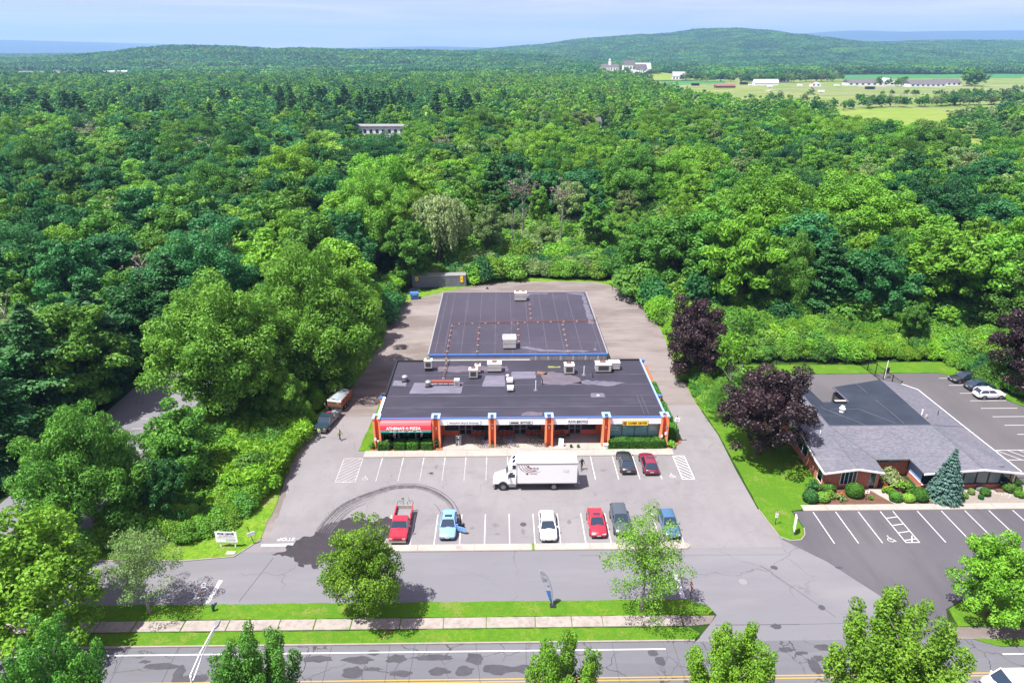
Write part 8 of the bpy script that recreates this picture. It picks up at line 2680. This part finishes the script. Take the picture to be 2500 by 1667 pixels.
ch_ = house('largest white estate building with a tall cupola tower', 232, 1590, 36, 15, 8, 0, 'offwhite', 'farroof', 6, 'estate_hall', 6)
MB().box(-2.8, -2.8, 11, 2.8, 2.8, 18).build('tower', 'white', ch_)
MB().box(-2.2, -2.2, 18, 2.2, 2.2, 21.5).loft([[(a, -2.6, z) for a, z in ((-2.6, 21.5), (0, 25), (2.6, 21.5))], [(a, 2.6, z) for a, z in ((-2.6, 21.5), (0, 25), (2.6, 21.5))]]).build('cupola', 'white', ch_)
for lb, x, y, w, d, h, gb_, wn_, rm in (
    ('long white estate wing left of the cupola hall', 208, 1540, 16, 20, 8, 'y', 2, 'farroof'), ('white gabled block in front of the cupola hall', 233, 1490, 11, 12, 7, 'y', 2, 'farroof'),
    ('steep-roofed estate cottage left of the gabled block', 219, 1515, 12, 12, 8, 'y', 2, 'farroof'), ('narrow white estate cottage right of the gabled block', 250, 1505, 10, 9, 6, 'y', 1, 'farroof'),
    ('low white garage before the window-row house', 272, 1490, 18, 8, 4, 'x', 0, 'white'), ('white side wing right of the window-row house', 300, 1525, 12, 12, 7, 'y', 2, 'farroof'),
    ('white estate house with dark window row right of the hall', 287, 1535, 26, 16, 9, 'x', 5, 'farroof'), ('white estate house behind the window-row house', 278, 1620, 26, 14, 12, 'x', 4, 'farroof'),
    ('white two-gabled mansion on the hilltop lawn', 322, 1690, 34, 16, 10, 'x', 5, 'white'), ('small white barn with open bays at the estate lawn edge', 345, 1440, 24, 12, 7, 'x', 4, 'galv'),
    ('tiny white chapel-like house left behind the estate', 196, 1720, 10, 10, 8, 'y', 1, 'white'), ('low white cottage before the estate', 262, 1475, 18, 10, 5, 'x', 3, 'stone')):
    house(lb, x, y, w, d, h, R(rnd.uniform(-8, 8)), 'white', rm, None, 'estate_house', wn_, gb_)
for lb, x, y, w, d, h, rm, wl3, wn_, gb_ in (
    ('long dark-roofed farm building left of the big lone tree', 592, 1205, 56, 26, 5, 'farroof', 'white', 6, 'x'), ('large dark-roofed riding barn in the farm yard', 668, 1165, 58, 30, 5, 'farroof', 'white', 7, 'x'),
    ('white gabled shed left of the riding barn', 632, 1210, 20, 26, 6, 'white', 'white', 2, 'y'), ('dark-roofed barn right of the riding barn', 728, 1205, 40, 24, 5, 'farroof', 'white', 5, 'x'),
    ('white-roofed farm hall cut by the right edge', 870, 1140, 52, 30, 6, 'white', 'white', 2, 'y'), ('red-roofed run-in barn in the pasture', 340, 1120, 30, 10, 3.2, 'redroof', 'wood', 0, 'x'),
    ('white farm house among trees left of the farm', 512, 1340, 18, 14, 7, 'farroof', 'white', 3, 'x'), ('red and white cabin at the riding track', 497, 1165, 14, 10, 5, 'redroof', 'white', 2, 'y'),
    ('long white stable behind the riding track', 432, 1205, 40, 10, 4.5, 'white', 'white', 0, 'x')):
    house(lb, x, y, w, d, h, R(rnd.uniform(-4, 4)), wl3, rm, 5 if rm != 'redroof' else 2.5, 'farm_building', wn_, gb_)
for lb, x, y in (('black run-in shed left of the red-roofed barn', 316, 1200), ('black run-in shed high in the pasture', 408, 1240), ('black run-in shed beside the riding track', 540, 1075)):
    t = thing('pasture_shed', lb, 'shed', (x, y, 0), 0, 'black run-in sheds in the pasture')
    MB().box(-6, -3, 0, 6, 3, 3.4).build('wall', 'black', t)
    MB().box(-6.5, -3.6, 3.4, 6.5, 3.6, 3.8).build('roof', 'darkgrille', t)
for lb, x, y in (('white horse trailer nearest the red and white cabin', 478, 1178), ('white horse trailer left of the long stable', 402, 1185), ('green and white trailer in the pasture', 415, 1135), ('white vehicle on the riding track bend', 430, 985), ('white trailer right of the cabin', 535, 1172)):
    t = thing('horse_trailer', lb, 'trailer', (x, y, 0), 0, 'trailers parked by the riding track')
    MB().box(-4, -1.2, .6, 4, 1.2, 3).build('body', 'white', t)
    MB().box(-2, -1.3, 0, 1.5, 1.3, .6).build('wheels', 'black', t)
house('large white hall far off beyond the left woods', -1075, 1820, 30, 22, 8, 0, 'white', 'farroof', 3, 'warehouse', 0, 'y')
t_ = thing('long_warehouse', 'long grey-white flat warehouse at the far left', 'building', (-1130, 1760, 0))
MB().box(-45, -20, 0, 70, 20, 9).build('wall', 'white', t_)
MB().box(-46, -21, 9, 71, 21, 9.6).build('roof', 'galv', t_)
t_ = thing('flat_warehouse', 'white flat-roofed warehouse right of the far left hall', 'building', (-868, 1735, 0))
MB().box(-34, -18, 0, 34, 18, 10).build('wall', 'white', t_)
MB().box(-35, -19, 10, 35, 19, 11).build('roof', 'signwhite', t_)
for k in range(8):
    MB().box(-32 + k * 8, -18.2, 3, -28 + k * 8, -18.02, 8).build('window', 'inkgrey', t_)
t_ = thing('motel_block', 'long pale flat roof showing through the middle woods', 'building', (-72, 432, 0))
MB().box(-17, -6, 0, 17, 6, 9).build('wall', 'offwhite', t_)
MB().box(-17.5, -6.5, 9, 17.5, 6.5, 9.6).build('roof', 'galv', t_)
for k in range(9):
    MB().box(-16 + k * 3.6, -6.1, 5.6, -14.3 + k * 3.6, -6.01, 7.6).build('window', 'inkblue', t_)
house('small white house glimpsed in a woods clearing', 59, 486, 15, 9, 6, .1, 'white', 'farroof', 3.5, 'clearing_house', 3, 'x', 'building', 0, True)
struct('clearing', MB().sheet(rough_poly([(36, 380), (72, 372), (76, 480), (46, 478)], 6, 1.5, 3), .05), 'meadow2')
struct('clearing_pad', MB().sheet(rough_poly([(40, 384), (60, 380), (64, 396), (42, 398)], 4, 1, 4), .09), 'service')
struct('clearing', MB().sheet(rough_poly([(-104, 172), (-112, 172), (-140, 205), (-118, 205)], 4, 1, 5), .05), 'sand')

# ------------------------------------------------------------------ air
hz = MB().box(-19000, -70, -1.2, 19000, 19500, 640).build('haze', 'white')
M['haze'] = bpy.data.materials.new('haze_air')
M['haze'].use_nodes = True
hn, hl = M['haze'].node_tree.nodes, M['haze'].node_tree.links
hn.clear()
ho = hn.new('ShaderNodeOutputMaterial')
hv = hn.new('ShaderNodeVolumePrincipled')
hv.inputs['Color'].default_value = (0.33, 0.57, 1.0, 1)
hv.inputs['Density'].default_value = 0.000088
hv.inputs['Anisotropy'].default_value = 0.1
hl.new(hv.outputs[0], ho.inputs['Volume'])
hz.data.materials[0] = M['haze']
hz['kind'] = 'stuff'
